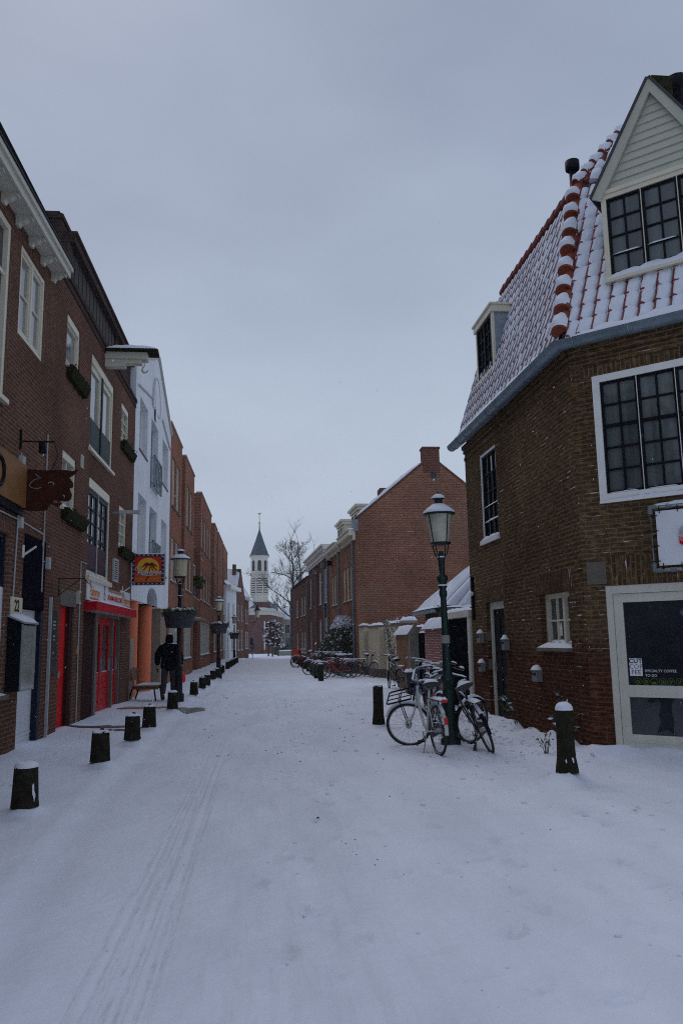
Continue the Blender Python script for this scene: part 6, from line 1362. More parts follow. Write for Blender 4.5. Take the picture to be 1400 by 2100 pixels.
# ------------------------------------------------------------------ leaves
def leaf_face(m, c, d, w, mi):
    d = Vector(d); b = d.cross(V(rnd.uniform(-1,1),rnd.uniform(-1,1),rnd.uniform(-1,1))).normalized()*w; m.face([c, c+d*.5+b, c+d, c+d*.5-b], mi)
def planter(x, y, z, w, h, label, seed):
    q = random.Random(seed); T = thing('hanging_planter', label, 'planter', (x, y, z), 'flower planters hung on the left lamp posts'); m = MB(); r = w/2
    for s_ in (-1,1):        # two half tubs clasped round the post
        ar = [math.pi*k/14 for k in range(15)]
        rows = [[V(x+rr_*r*math.cos(a), y+s_*(.03+rr_*r*.62*math.sin(a)), z+zz_) for a in ar] for rr_, zz_ in ((.80,0),(.82,.02),(1.0,h-.04),(1.04,h-.035),(1.04,h),(.97,h),(.95,h-.05))]
        m.grid(rows); m.face(rows[0]); m.face([V(x-r,y+s_*.03,z+h-.05),V(x+r,y+s_*.03,z+h-.05),V(x+.8*r,y+s_*.03,z),V(x-.8*r,y+s_*.03,z)])
        m.face(rows[-1])
    m.build('tub', planter_m, T)
    m = MB()
    for k in range(620):
        a = q.uniform(0,2*math.pi); rr_ = q.random()**.5; c = V(x+rr_*r*1.06*math.cos(a), y+rr_*r*.7*math.sin(a), z+h+q.uniform(-.03,.10)-.15*max(0,rr_-.85)/.15*q.random()); d = V(math.cos(a)*q.uniform(.2,1), math.sin(a)*q.uniform(.2,1), q.uniform(-.6,.6)).normalized()*q.uniform(.05,.10)
        leaf_face(m, c, d, .02, 1 if q.random() < .10 else 0)
    m.build('leaves', [leaf_g, flat('leaf_yellow', (.40,.30,.03))], T)
    m = MB(); 
    for k in range(46):
        a = q.uniform(0,2*math.pi); rr_ = q.random()**.5*.86; m.ball((x+rr_*r*math.cos(a), y+rr_*r*.62*math.sin(a), z+h+.05+q.uniform(0,.05)), q.uniform(.04,.075), n=7, sc=(1.3,1.2,.65))
    m.build('snow', mt_snow, T)
planter(-2.27, 21.75, 1.98, .86, .42, 'large grey planter with snowy greenery on the nearest left lamp', 1)
planter(-1.98, 35.55, 1.95, .74, .38, 'smaller grey snowy planter on the second left lamp', 2)
planter(-2.4, 64.5, 1.80, .76, .40, 'farthest snowy planter on the third left lamp', 3)
def shrub():
    T = thing('shrub', 'dense dark evergreen shrub with snow on its crown before the brick houses', 'shrub', (3.9, 40, 0)); q = random.Random(9); m = MB(); mm = MB()
    lobes = [(3.42,41.3,.85,.62,1.2,.95),(3.72,39.8,1.0,.68,1.2,1.15),(3.95,38.8,.95,.58,.8,1.1),(3.86,39.3,2.0,.56,.9,.72),(3.58,40.5,1.35,.66,1.2,.75)]
    for k in range(6200):
        lx,ly,lz,rx,ry,rz = lobes[k % 5]; u = Vector((q.gauss(0,1),q.gauss(0,1),q.gauss(0,1))).normalized()*q.uniform(.72,1.03)
        c = V(lx+u.x*rx, ly+u.y*ry, max(.05, lz+u.z*rz)); d = (u+V(q.uniform(-1,1),q.uniform(-1,1),q.uniform(-.5,1))).normalized()*q.uniform(.08,.16)
        top = c.z-1.3+.55*u.z
        sn = q.random() < (.8 if c.z > 2.15 and u.z > .0 else .20 if u.z > .4 else .04)
        leaf_face(m, c, d, .035 if not sn else .06, 2 if sn else (1 if q.random() < .3 else 0))
    m.build('foliage', [leaf_d, leaf_g, mt_snow], T)
    for k in range(9): mm.tube([V(3.85+.1*k-.4, 40+q.uniform(-1,1), 0), V(3.8+q.uniform(-.5,.5), 40+q.uniform(-1.5,1.5), 1.6)], [.04,.015], 5)
    mm.build('stem', bark, T)
shrub()
def climber():
    T = thing('climbing_plant', 'thin leafy climber growing against the cream garden wall', 'plant', (4.75, 30, 0)); q = random.Random(21); m = MB(); l = MB(); base = V(gl(30.3)-.08, 30.3, 0)
    for k in range(7):
        p = base.copy(); path = [p.copy()]; dx = q.uniform(-.02,.02); dy = q.uniform(-.10,.16)
        for j in range(9): p = p+V(dx+q.uniform(-.03,.03), dy+q.uniform(-.06,.06), .25); path.append(p.copy())
        m.tube(path, [.018-.0015*j for j in range(10)], 4)
        for c in path[3:]:
            for i in range(9): leaf_face(l, c+V(q.uniform(-.12,.08),q.uniform(-.2,.2),q.uniform(-.12,.12)), Vector((q.uniform(-1,1),q.uniform(-1,1),q.uniform(-1,1))).normalized()*.10, .025, 0 if q.random() < .75 else 1)
    for k in range(40): leaf_face(l, base+V(q.uniform(-.15,.2), q.uniform(-.9,2.2), 2.1+q.uniform(-.25,.25)), Vector((q.uniform(-1,1),q.uniform(-1,1),q.uniform(-1,1))).normalized()*.13, .03, 0)
    m.build('stem', twig, T); l.build('leaves', [M('leaf_grey', (.09,.11,.06), .7, .3, 20), mt_snow], T)
    def tuft(x, y, label, n, h, cols, seed):
        q = random.Random(seed); z = gz(x, y); T = thing('weed', label, 'plant', (x, y, z)); m = MB(); l = MB()
        for k in range(n):
            a = q.uniform(0,6.28); e = V(x+math.cos(a)*h*.5*q.random(), y+math.sin(a)*h*.5*q.random(), z+h*q.uniform(.5,1)); m.tube([V(x+q.uniform(-.03,.03),y+q.uniform(-.03,.03),z-.03), (V(x,y,z)+e)/2+V(0,0,.05), e], [.005,.004,.002], 4)
            for j in range(8): t = q.uniform(.35,1); c = V(x,y,z).lerp(e, t)+V(0,0,.03); leaf_face(l, c, Vector((math.cos(a)*q.random(),math.sin(a)*q.random(),q.uniform(-.3,.8))).normalized()*h*.16, h*.035, 0 if q.random() < .8 else 1)
        m.build('stem', twig, T); l.build('leaves', [leaf_g if cols else leaf_d, mt_snow], T)
    tuft(3.82, 10.85, 'small weed poking from the snow left of the tall bollard', 9, .28, 1, 4); tuft(4.33, 11.25, 'dark leafy plant against the corner of the brown house', 7, .62, 0, 6)
    tuft(2.95, 11.35, 'small evergreen sprig in the snow between the bicycles', 8, .30, 0, 8); tuft(4.36, 13.8, 'dry brown stalks against the brick right of the side door', 7, .7, 1, 9)
climber()
# ------------------------------------------------------------------ bare trees
def tree(x, y, h, r, label, seed, lo=.30, levels=4, spread=.55, group='bare trees behind the houses', n0=11, lean=0, twmin=.015):
    q = random.Random(seed); z = gz(x, y)-.1; T = thing('bare_tree', label, 'tree', (x, y, z), group); tr = MB(); br = MB()
    n = 10; path = []; p = V(x, y, z)
    for k in range(n+1): path.append(p.copy()); p = p+V(q.uniform(-.012,.012)*h+lean*h/n, q.uniform(-.012,.012)*h, h/n)
    rad = [r*(1.25 if k == 0 else 1)*(1-.86*(k/n)**1.1) for k in range(n+1)]; tr.tube(path, rad, 8)
    def grow(p, d, L, rr_, lev):
        k = 5; pts = [p]; dd = d.copy()
        for j in range(k): dd = (dd+V(q.uniform(-.22,.22),q.uniform(-.22,.22),q.uniform(-.14,.24))).normalized(); pts.append(pts[-1]+dd*(L/k))
        br.tube(pts, [rr_*(1-.7*j/k) for j in range(k+1)], 5 if lev < 2 else 3, cap=False)
        if lev < levels:
            for c in range(6 if lev < 3 else 5):
                j = q.randint(1, k); a = Vector((q.gauss(0,1),q.gauss(0,1),q.gauss(.25,.8))).normalized(); dn = (dd*.75+a*.75).normalized(); grow(pts[j], dn, L*q.uniform(.42,.62), max(twmin, rr_*.48*(1-.5*(j-1)/k)+.004), lev+1)
    for k in range(n0):
        t = lo+(1-lo)*(k+.3)/n0; i = min(n-1, int(t*n)); p = path[i].lerp(path[i+1], t*n-i); a = k*2.4+q.uniform(-.4,.4); up = .15+.9*t
        d = V(math.cos(a), math.sin(a), up).normalized(); grow(p, d, h*spread*(1.15-t)*q.uniform(.6,1.0), r*(.50-.34*t), 1)
    grow(path[-1], V(0,0,1), h*.16, rad[-1], 2)
    tr.build('trunk', bark, T); br.build('crown', [twig], T)
tree(3.62, 112, 15.9, .30, 'tall bare street tree with wide branches at the end of the street', 5, lo=.28, spread=.50, n0=17, levels=4)
tree(5.9, 122, 17.6, .26, 'bare tree rising behind the plain brown end house', 8, lo=.38, spread=.30, n0=10, levels=3)
tree(8.6, 124, 16.5, .24, 'slim bare tree seen above the white roof room', 12, lo=.4, spread=.25, n0=9, levels=3)
tree(11.6, 128, 15.6, .2, 'thin bare tree top above the white cornice', 15, lo=.5, spread=.18, n0=8, levels=3)
def ball_tree(x, y, h, w, label, seed):
    q = random.Random(seed); z = gz(x, y)-.1; T = thing('small_tree', label, 'tree', (x, y, z), 'small snow-laden trees before the church'); tr = MB(); br = MB(); sn = MB()
    tr.tube([V(x,y,z), V(x+.05,y,z+h*.5), V(x,y,z+h*.95)], [.10,.08,.03], 7)
    for k in range(90):
        t = q.uniform(.32,.95); p = V(x,y,z+h*t); a = q.uniform(0,6.28); L = w*q.uniform(.5,1)*math.sin(math.pi*(t-.2)/.85); e = p+V(math.cos(a)*L, math.sin(a)*L, q.uniform(-.1,.5)*L); br.tube([p, (p+e)/2+V(0,0,.1), e], [.03,.02,.008], 4, cap=False)
        for j in range(7): c = e.lerp(p, q.random()*.7); leaf_face(br, c, Vector((q.uniform(-1,1),q.uniform(-1,1),q.uniform(-1,.4))).normalized()*.28, .07, 0)
        if q.random() < .55: sn.ball(e.lerp(p, q.random()*.35)+V(0,0,.05), q.uniform(.08,.17), n=6, sc=(1.2,1,.6))
    tr.build('trunk', bark, T); br.build('crown', M('leaf_rust', (.075,.04,.032), .8, .3, 3), T); sn.build('snow', mt_snow, T)
ball_tree(.5, 104, 4.6, 1.0, 'small snow-laden tree, left of the three before the church', 1); ball_tree(.95, 98, 4.6, 1.05, 'small snow-laden tree, middle of the three before the church', 2); ball_tree(1.75, 104, 4.5, .9, 'small snow-laden tree, right of the three near the railing', 3)
# ------------------------------------------------------------------ people
def skin_mesh(nodes, edges, sub=2):
    me = bpy.data.meshes.new('skin'); ks = list(nodes); me.from_pydata([nodes[k][0] for k in ks], [(ks.index(a), ks.index(b)) for a, b in edges], [])
    ob = bpy.data.objects.new('skin', me); C.objects.link(ob); md = ob.modifiers.new('skin', 'SKIN'); md.use_smooth_shade = True; md.branch_smoothing = .4
    for i, k in enumerate(ks):
        r = nodes[k][1]; me.skin_vertices[0].data[i].radius = r if isinstance(r, tuple) else (r, r); me.skin_vertices[0].data[i].use_root = (i == 0)
    sb = ob.modifiers.new('sub', 'SUBSURF'); sb.levels = sub; sb.render_levels = sub; bpy.context.view_layer.update()
    out = bpy.data.meshes.new_from_object(ob.evaluated_get(bpy.context.evaluated_depsgraph_get())); bpy.data.objects.remove(ob); return out
def part_mesh(name, me, mt_, parent):
    me.materials.clear(); me.materials.append(mt_); me.polygons.foreach_set('material_index', [0]*len(me.polygons)); me.polygons.foreach_set('use_smooth', [True]*len(me.polygons)); o = bpy.data.objects.new(name, me); C.objects.link(o); o.parent = parent; return o
def person(x, y, heading, label, coat, trousers, bag=None, scale=1.0, stride=.22, skinm=None):
    T = thing('person', label, 'person', (x, y, gz(x, y)-.015)); T.rotation_euler = (0, 0, heading); T.scale = (scale,)*3
    s = stride; J = {'pelvis':((0,0,.96),.12),'waist':((0,.01,1.10),.12),'chest':((0,.01,1.30),.14),'neck':((0,.03,1.50),.055),'head':((0,.045,1.60),.085),'crown':((0,.05,1.70),.075)}
    E = [('pelvis','waist'),('waist','chest'),('chest','neck'),('neck','head'),('head','crown')]
    for sd_, n in ((-1,'l'),(1,'r')):
        f = s*sd_; J['sh'+n] = ((sd_*.19,.0,1.42),.065); J['el'+n] = ((sd_*.31,-.03-f*.4,1.16),.048); J['wr'+n] = ((sd_*.335,.08-f*.6,.91),.036); J['ha'+n] = ((sd_*.34,.10-f*.65,.82),.04)
        J['hip'+n] = ((sd_*.095,0,.90),.09); J['kn'+n] = ((sd_*.10,f*.55+.03,.50),.062); J['an'+n] = ((sd_*.10,f-.02-(.05 if f < 0 else 0),.09+(.03 if f < 0 else 0)),.042); J['to'+n] = ((sd_*.11,f+.15,.035),.04)
        E += [('chest','sh'+n),('sh'+n,'el'+n),('el'+n,'wr'+n),('wr'+n,'ha'+n),('pelvis','hip'+n),('hip'+n,'kn'+n),('kn'+n,'an'+n),('an'+n,'to'+n)]
    part_mesh('body', skin_mesh(J, E), skinm, T)
    JJ = {k: J[k] for k in ('chest','waist','pelvis','neck','shr','shl','elr','ell','wrr','wrl')}; R_ = {'chest':(.25,.19),'waist':(.24,.185),'pelvis':(.245,.185),'neck':.12,'shr':.12,'shl':.12,'elr':.098,'ell':.098,'wrr':.072,'wrl':.072}
    JJ = {k: (JJ[k][0], R_[k]) for k in JJ}; JJ['hem'] = ((0,0,.74),(.25,.185))
    part_mesh('jacket', skin_mesh(JJ, [('pelvis','waist'),('waist','chest'),('chest','neck'),('pelvis','hem'),('chest','shr'),('chest','shl'),('shr','elr'),('shl','ell'),('elr','wrr'),('ell','wrl')]), coat, T)
    JT = {'pelvis':((0,0,.92),.13)}; ET = []
    for n in 'rl': JT['hip'+n] = (J['hip'+n][0], .108); JT['kn'+n] = (J['kn'+n][0], .085); JT['cu'+n] = (tuple(Vector(J['an'+n][0])+V(0,0,.04)), .072); ET += [('pelvis','hip'+n),('hip'+n,'kn'+n),('kn'+n,'cu'+n)]
    part_mesh('trousers', skin_mesh(JT, ET), trousers, T)
    boot = flat('boot_brown', (.045,.025,.015))
    for n in 'rl': a = Vector(J['an'+n][0]); m_ = skin_mesh({'a':(tuple(a+V(0,0,.06)),.062),'b':(tuple(a+V(0,-.01,-.03)),.058),'c':(tuple(a+V(.0,.10,-.045)),.05),'d':(tuple(a+V(0,.17,-.05)),.038)}, [('a','b'),('b','c'),('c','d')]); part_mesh('boot', m_, boot, T)
    part_mesh('hood', skin_mesh({'a':((0,.02,1.47),.115),'b':((0,.02,1.58),.118),'c':((0,.035,1.69),.108),'d':((0,.05,1.76),.06)}, [('a','b'),('b','c'),('c','d')]), M('hood_dark', (.006,.006,.008), .9, .2, 9, snow=.12, spec=.1), T)
    for sd_, n in ((-1,'l'),(1,'r')):       # gloved hands: palm, four bent fingers, thumb
        c = Vector(J['ha'+n][0]); nd = {'p0':(tuple(c+V(0,0,.06)),.032),'p1':(tuple(c+V(0,.01,-.01)),(.042,.024))}; ed = [('p0','p1')]
        for k in range(4):
            b = c+V(0,-.03+.021*k,-.05); L_ = (.035,.042,.040,.030)[k]; nd['f%d'%k] = (tuple(b),.011); nd['g%d'%k] = (tuple(b+V(-sd_*.012,.0,-L_)),.010); nd['h%d'%k] = (tuple(b+V(-sd_*.035,.0,-L_-.012)),.009); ed += [('p1','f%d'%k),('f%d'%k,'g%d'%k),('g%d'%k,'h%d'%k)]
        nd['t0'] = (tuple(c+V(-sd_*.01,.045,0)),.012); nd['t1'] = (tuple(c+V(-sd_*.02,.065,-.04)),.010); ed += [('p1','t0'),('t0','t1')]
        part_mesh('glove', skin_mesh(nd, ed, 1), flat('glove_black', (.012,.012,.013)), T)
    if bag:
        B = thing('bag', 'bright red bag hanging from the walking person\'s right hand', 'bag', T.location); c = T.matrix_basis @ Vector(J['har'][0]) if False else Matrix.Translation(T.location) @ Matrix.Rotation(heading, 4, 'Z') @ (Vector(J['har'][0])*scale)
        c = c+V(.02,0,-.08); m = MB(); m.grid([[c+V(rx*math.cos(a), ry*math.sin(a), zz_) for a in [2*math.pi*k/14 for k in range(14)]] for rx, ry, zz_ in ((.01,.01,-.30),(.085,.06,-.29),(.10,.075,-.2),(.085,.06,-.09),(.045,.035,-.03),(.02,.012,.02))], close_u=True); m.build('sack', M('bag_red', (.75,.012,.01), .5, .15, 12, bmp=.2), B)
        m = MB(); m.torus(c+V(0,0,.03), (0,1,0), .035, .006, 14, 5); m.build('handle', black, B)
coatm = M('coat_navy', (.007,.008,.014), .9, .3, 9, snow=-.02, spec=.1); trs = M('trousers_grey', (.055,.055,.064), .9, .25, 12, spec=.1); skn = flat('skin', (.45,.27,.2))
person(-2.62, 22.5, -.05, 'person in a dark hooded coat walking away past the first planter lamp', coatm, trs, bag=True, scale=1.03, skinm=skn)
person(-1.95, 131, .2, 'distant dark-clothed person standing before the church', M('coat_blue', (.015,.025,.05), .8, .2, 9), M('trousers_dark', (.02,.02,.03), .8, .2, 9), scale=1.0, stride=.12, skinm=skn)
# ------------------------------------------------------------------ bench and things lying on the snow
def bench():
    T = thing('bench', 'small brown wooden bench with snow on the seat before the orange columns', 'bench', (-3.22, 22.55, gz(-3.2, 22.5)-.02)); T.rotation_euler = (0,0,R(-12)); Bm = lambda *a: None
    m = MB(); m.box(-.30,.42,-.30,.30,.40,.445); m.build('seat', wood, T, world=False); s = MB(); snow_patch(s, (-.22,-.29,.445),(.41,-.29,.445),(.41,.29,.445),(-.22,.29,.445), .05, 9, 7); s.build('snow', mt_snow, T, world=False)
    m = MB(); m.hexa([(-.36,-.30,.58),(-.32,-.30,.57),(-.32,.30,.57),(-.36,.30,.58),(-.43,-.30,.90),(-.39,-.30,.91),(-.39,.30,.91),(-.43,.30,.90)]); m.build('backrest', wood, T, world=False)
    for y in (-.24,.24):
        m = MB(); m.tube([(-.28,y,.42),(-.40,y,.02)], .022, 5); m.build('leg', black, T, world=False); m = MB(); m.tube([(.30,y,.41),(.36,y,.02)], .022, 5); m.build('leg', black, T, world=False); m = MB(); m.tube([(-.26,y,.42),(-.37,y,.85)], .02, 5); m.build('back_post', wood, T, world=False); m = MB(); m.box(-.30,.42,y-.02,y+.02,.33,.40); m.build('rail', wood, T, world=False)
bench()
def patch(name, label, cat, pts, mt_, h=.012, off=.012, kind=None):
    cx, cy = sum(p[0] for p in pts)/len(pts), sum(p[1] for p in pts)/len(pts); m = MB(); rows = []
    for t in (1.0,.985,.85,.7,.55,.4,.25,.05): rows.append([V(cx+(x-cx)*t, cy+(y-cy)*t, gz(cx+(x-cx)*t, cy+(y-cy)*t)+(off+h if t < .99 else off-.01)) for x, y in pts])
    m.grid(rows, close_u=True); o = m.build(name, mt_); return tag(o, label, cat, kind=kind)
patch('cardboard_sheet', 'flattened brown cardboard lying on the snow by the red shop doors', 'cardboard', [(-3.5,19.7),(-2.9,19.55),(-2.45,19.6),(-2.35,20.0),(-3.3,20.15)], cardboard, off=.006)
patch('cardboard_sheet', 'smaller torn cardboard piece beside the low bollard near the bench', 'cardboard', [(-2.62,19.75),(-2.3,19.65),(-2.2,19.9),(-2.5,20.02)], cardboard, off=.006)
def ragged(cx, cy, rx, ry, n, seed): q = random.Random(seed); return [(cx+rx*math.cos(2*math.pi*k/n)*(.75+.4*q.random()), cy+ry*math.sin(2*math.pi*k/n)*(.75+.4*q.random())) for k in range(n)]
def clumps():
    m = MB(); q = random.Random(31)
    for k in range(900):
        if k < 420: p = q.choice(PRINTS); x, y = p[0]+q.gauss(0,.14), p[1]+q.gauss(0,.14)
        elif k < 700: x, y = q.uniform(2.6,4.35), q.uniform(10,17)
        else: x, y = q.uniform(-1.2,4.2), q.uniform(3.3,24)
        s = q.choice((.006,.008,.010,.014,.02,.028))*(.6 if y < 7 else 1); m.ball((x, y, gz(x, y)+s*.15), s, n=6, sc=(q.uniform(.8,1.5),1,.7))
    tag(m.build('snow_clumps', mt_snow), 'loose crumbs and clods of kicked-up snow lying on the street', 'snow', kind='stuff')
clumps()
def grating():
    o = patch('drain_grate', 'dark bare patch with an iron grating beside the low bollard', 'grating', ragged(-1.72,19.7,.33,.75,22,3), wetground, h=.004, off=.009)
    for k in range(5): m = MB(); z = gz(-1.72,19.7)+.0; m.box(-1.95,-1.5,19.2+.2*k,19.26+.2*k,z-.01,z+.004); g = m.build('bar', black, o)
    patch('door_mat', 'dark wet doormat strip in the snow before the red front door', 'mat', ragged(-3.1,15.6,.55,.20,20,5), wetground, h=.004, off=.009)
    patch('paving_patch', 'bare dark paving patch in the snow next to the third low bollard', 'paving', ragged(-2.45,15.0,.45,.10,18,6), wetground, h=.004, off=.009)
    patch('paving_slab', 'pale slab edge poking out of the snow near the cardboard', 'slab', [(-2.25,18.9),(-1.95,18.85),(-1.9,19.0),(-2.2,19.05)], concrete, h=.02, off=0)
    m = MB(); q = random.Random(8)
    for k in range(150):
        r_ = q.random(); x, y = (q.uniform(2.2,4.2), q.uniform(9.6,11.5)) if r_ < .12 else (q.uniform(3.4,4.3), q.uniform(11,16)) if r_ < .22 else (q.gauss(.4,.8), q.gauss(12.5,1.0)) if r_ < .50 else (q.uniform(-1,4), q.uniform(3.5,20)) if r_ < .75 else (q.gauss(.75,.10), q.gauss(6.35,.25)) if r_ < .85 else (q.gauss(1.9,.5), q.gauss(23,3))
        s = q.choice((.004,.005,.006,.008,.012))*(1 if y > 7 else .5); z = gz(x, y); m.ball((x, y, z+s*.2), s, n=5, sc=(1.4,1,.7))
    tag(m.build('debris', M('dirt_crumbs', (.10,.08,.07), .9, .4, 20)), 'scattered dark crumbs and bits of dirt on the trodden snow', 'debris', kind='stuff')
grating()
# ------------------------------------------------------------------ bicycles
def bicycle(label, x, y, heading, paint, lean=0, steer=0, style='lady', front_rack=False, crate=None, rear_light=True, group='bicycles on the right side of the street', spokes=24, sink=.03, cover=None):
    """local axes: x forwards from the rear hub's ground point, z up"""
    T = thing('bicycle', label, 'bicycle', (x, y, gz(x, y)-sink), group); T.rotation_euler = (R(lean), 0, R(heading))
    rw, wb = .345, 1.12; H0, H1 = V(.90,0,.66), V(.815,0,.90); ax = (H1-H0).normalized()
    S = Matrix.Translation(H0) @ Matrix.Rotation(R(steer), 4, ax) @ Matrix.Translation(-H0)
    hub = V(wb,0,rw); BB = V(.47,0,.285); ST = V(.30,0,.80)
    def part(name, m, mt_, par=T, st=False):
        if st: m.xf(S)
        return m.build(name, mt_, par, world=False)
    m = MB()
    if style == 'lady':
        m.tube([H1-ax*.03, V(.80,0,.70), V(.66,0,.44), BB], .019, 7); m.tube([H0+ax*.03, V(.74,0,.52), V(.60,0,.34), BB+V(.02,0,.02)], .018, 7)
    else:
        m.tube([H1-ax*.03, ST+V(.02,0,-.03)], .017, 7); m.tube([H0+ax*.04, BB], .019, 7)
    m.tube([BB, ST, ST+V(-.03,0,.08)], .017, 7); m.tube([H0, H1], .022, 7)
    for s in (-1,1): m.tube([BB+V(0,s*.04,0), V(.2,s*.06,.31), V(0,s*.065,rw)], .011, 6); m.tube([ST+V(.01,s*.02,-.06), V(.0,s*.065,rw)], .009, 6)
    part('frame', m, paint)
    m = MB()
    for s in (-1,1): m.tube([H0+V(.01,s*.045,-.02), H0.lerp(hub,.5)+V(-.015,s*.055,0), hub+V(0,s*.055,0)], .012, 6)
    m.tube([H0+V(.01,-.05,-.02), H0+V(.01,.05,-.02)], .016, 6); part('fork', m, paint, st=True)
    for c, st, dr in ((V(0,0,rw), False, 0), (hub, True, 1)):
        m = MB(); m.torus(c, (0,1,0), rw-.018, .019, 40, 6); w_ = part('wheel', m, rubber, st=st)
        m = MB(); m.torus(c, (0,1,0), rw-.042, .010, 40, 5); part('rim', m, spoke_m, w_, st)
        m = MB()
        for k in range(spokes):
            a = 2*math.pi*k/spokes; b = a+(.35 if k % 2 else -.35); m.tube([c+V(.03*math.cos(b), .028*(1 if k % 4 < 2 else -1), .03*math.sin(b)), c+V((rw-.045)*math.cos(a),0,(rw-.045)*math.sin(a))], .0016, 3, cap=False)
        part('spokes', m, spoke_m, w_, st); m = MB(); m.tube([c+V(0,-.05,0), c+V(0,.05,0)], .045 if dr else .032, 10); part('hub', m, steel, w_, st)
        m = MB(); a0, a1 = (R(5), R(200)) if not st else (R(20), R(160)); rows = []; sn = MB(); rs = []
        if st: a0, a1 = R(35), R(190)
        else: a0, a1 = R(20), R(185)
        for k in range(15):
            a = a0+(a1-a0)*k/14; d = V(math.cos(a),0,math.sin(a)); rows.append([c+d*(rw+.022+q_)+V(0,u,0) for u, q_ in ((-.028,-.014),(-.018,0),(0,.005),(.018,0),(.028,-.014))])
            h = .03*max(0, math.sin(a)-.55)/.45*(.8+.4*rnd.random()); rs.append([c+d*(rw+.028)+V(0,u,0)+V(0,0,h*q_-.004*(1-q_)) for u, q_ in ((-.026,0),(-.015,.8),(0,1),(.015,.8),(.026,0))])
        m.grid(rows); gd = part('mudguard', m, paint if style == 'lady' else black, st=st); rs = [r_ for r_ in rs if r_[2][2]-r_[0][2] > .012]
        if len(rs) > 2: sn.grid(rs); part('snow', sn, mt_snow, gd, st)
        if not st:
            m = MB(); 
            for s in (-1,1): m.tube([c+V(0,s*.05,0), c+V(-.30,s*.035,.22)], .004, 4)
            part('mudguard_stay', m, black, gd, st)
    # handlebar with swept-back ends
    hb = V(.77,0,1.06); m = MB(); m.tube([H1, H1+ax*.10, hb], .012, 6)
    for s in (-1,1): m.tube([hb, hb+V(.05,s*.10,.02), hb+V(.03,s*.24,.03), hb+V(-.06,s*.29,.02), hb+V(-.20,s*.30,-.02)], .011, 6)
    hbar = part('handlebar', m, steel if style == 'lady' else black, st=True)
    for s in (-1,1):
        m = MB(); m.tube([hb+V(-.09,s*.295,.01), hb+V(-.22,s*.30,-.025)], .017, 7); g_ = part('grip', m, leather, hbar, True)
        sn = MB(); a, b = hb+V(-.05,s*.292,.028), hb+V(-.22,s*.30,-.006); snow_patch(sn, a+V(0,-.013,0), b+V(0,-.013,0), b+V(0,.013,0), a+V(0,.013,0), .022, 6, 3); part('snow', sn, mt_snow, g_, True)
        m = MB(); m.tube([hb+V(.02,s*.22,.03), hb+V(-.02,s*.26,.0), hb+V(-.15,s*.31,-.05)], .005, 4); part('brake_lever', m, steel, hbar, True)
    sn = MB(); snow_patch(sn, hb+V(.06,-.2,.04), hb+V(.06,.2,.04), hb+V(.03,.2,.04), hb+V(.03,-.2,.04), .018, 8, 2); part('snow', sn, mt_snow, hbar, True)
    m = MB(); m.tube([H1+ax*.04+V(.05,0,0), H1+ax*.04+V(.11,0,0)], [.035,.045], 10); m.tube([H1+ax*.04, H1+ax*.04+V(.06,0,0)], .012, 5); part('headlight', m, black, st=True)
    # saddle
    m = MB(); rows = []
    for k in range(8):
        t = k/7; xx = -.12+.27*t; wd = .115*(1-t)**.75+.022; zz_ = .955+.015*math.cos(t*5)-.01*t; rows.append([V(.24+xx, wd*math.cos(a), zz_+ (.028*math.sin(a) if math.sin(a) > 0 else .05*math.sin(a))) for a in [2*math.pi*j/10 for j in range(10)]])
    m.grid(rows, close_u=True); m.face(rows[0][::-1]); m.face(rows[-1]); sd_ = part('saddle', m, cover or leather)
    m = MB(); m.tube([ST, V(.265,0,.92)], .013, 6); m.torus(V(.18,.05,.90), (0,1,0), .02, .006, 10, 4); m.torus(V(.18,-.05,.90), (0,1,0), .02, .006, 10, 4); part('seat_post', m, steel, sd_)
    sn = MB(); rows = []
    for k in range(8):
        t = k/7; xx = -.115+.25*t; wd = (.112*(1-t)**.75+.018)*(1 if 0 < k < 7 else .7); e = 1-abs(2*t-1)**4; rows.append([V(.24+xx, wd*math.cos(a), .966+.004*math.cos(t*5)-.01*t+(.024+.045*e)*math.sin(a)*(.9+.2*rnd.random())) for a in [math.pi*j/8 for j in range(9)]])
    sn.grid(rows); part('snow', sn, mt_snow, sd_)
    # carrier, chain case, cranks, lights, stand
    m = MB(); z = .765
    for s in (-1,1): m.tube([V(.20,s*.05,z), V(-.33,s*.06,z)], .007, 5); m.tube([V(-.28,s*.06,z), V(0,s*.075,rw)], .006, 5)
    for k in range(5): m.tube([V(.14-.11*k,-.06,z), V(.14-.11*k,.06,z)], .006, 4)
    ca = part('carrier', m, black if style != 'white' else paint); sn = MB(); snow_patch(sn, (-.33,-.055,z+.005), (.16,-.055,z+.005), (.16,.055,z+.005), (-.33,.055,z+.005), .03, 10, 4); part('snow', sn, mt_snow, ca)
    m = MB(); oc = [(-.09,.03),(-.06,.075),(.0,.085),(.3,.10),(.47,.115),(.56,.08),(.585,0),(.55,-.07),(.47,-.10),(.2,-.06),(.0,-.055),(-.07,-.03)]
    m.prism([V(a, -.055, .285+(.345-.285)*(1-min(1,max(0,a/.47)))+b) for a, b in oc], V(0,-.022,0)); part('chain_case', m, M('chaincase', (.035,.034,.032), .6, .3, 8, snow=.1) if False else chain_m)
    for s in (-1,1):
        m = MB(); e = BB+V(-s*.10,s*.085,-s*.12); m.tube([BB+V(0,s*.07,0), e], .010, 5); c_ = part('crank', m, steel); m = MB(); m.box(e.x-.05,e.x+.05,min(e.y,e.y+s*.09),max(e.y,e.y+s*.09),e.z-.012,e.z+.012); part('pedal', m, black, c_)
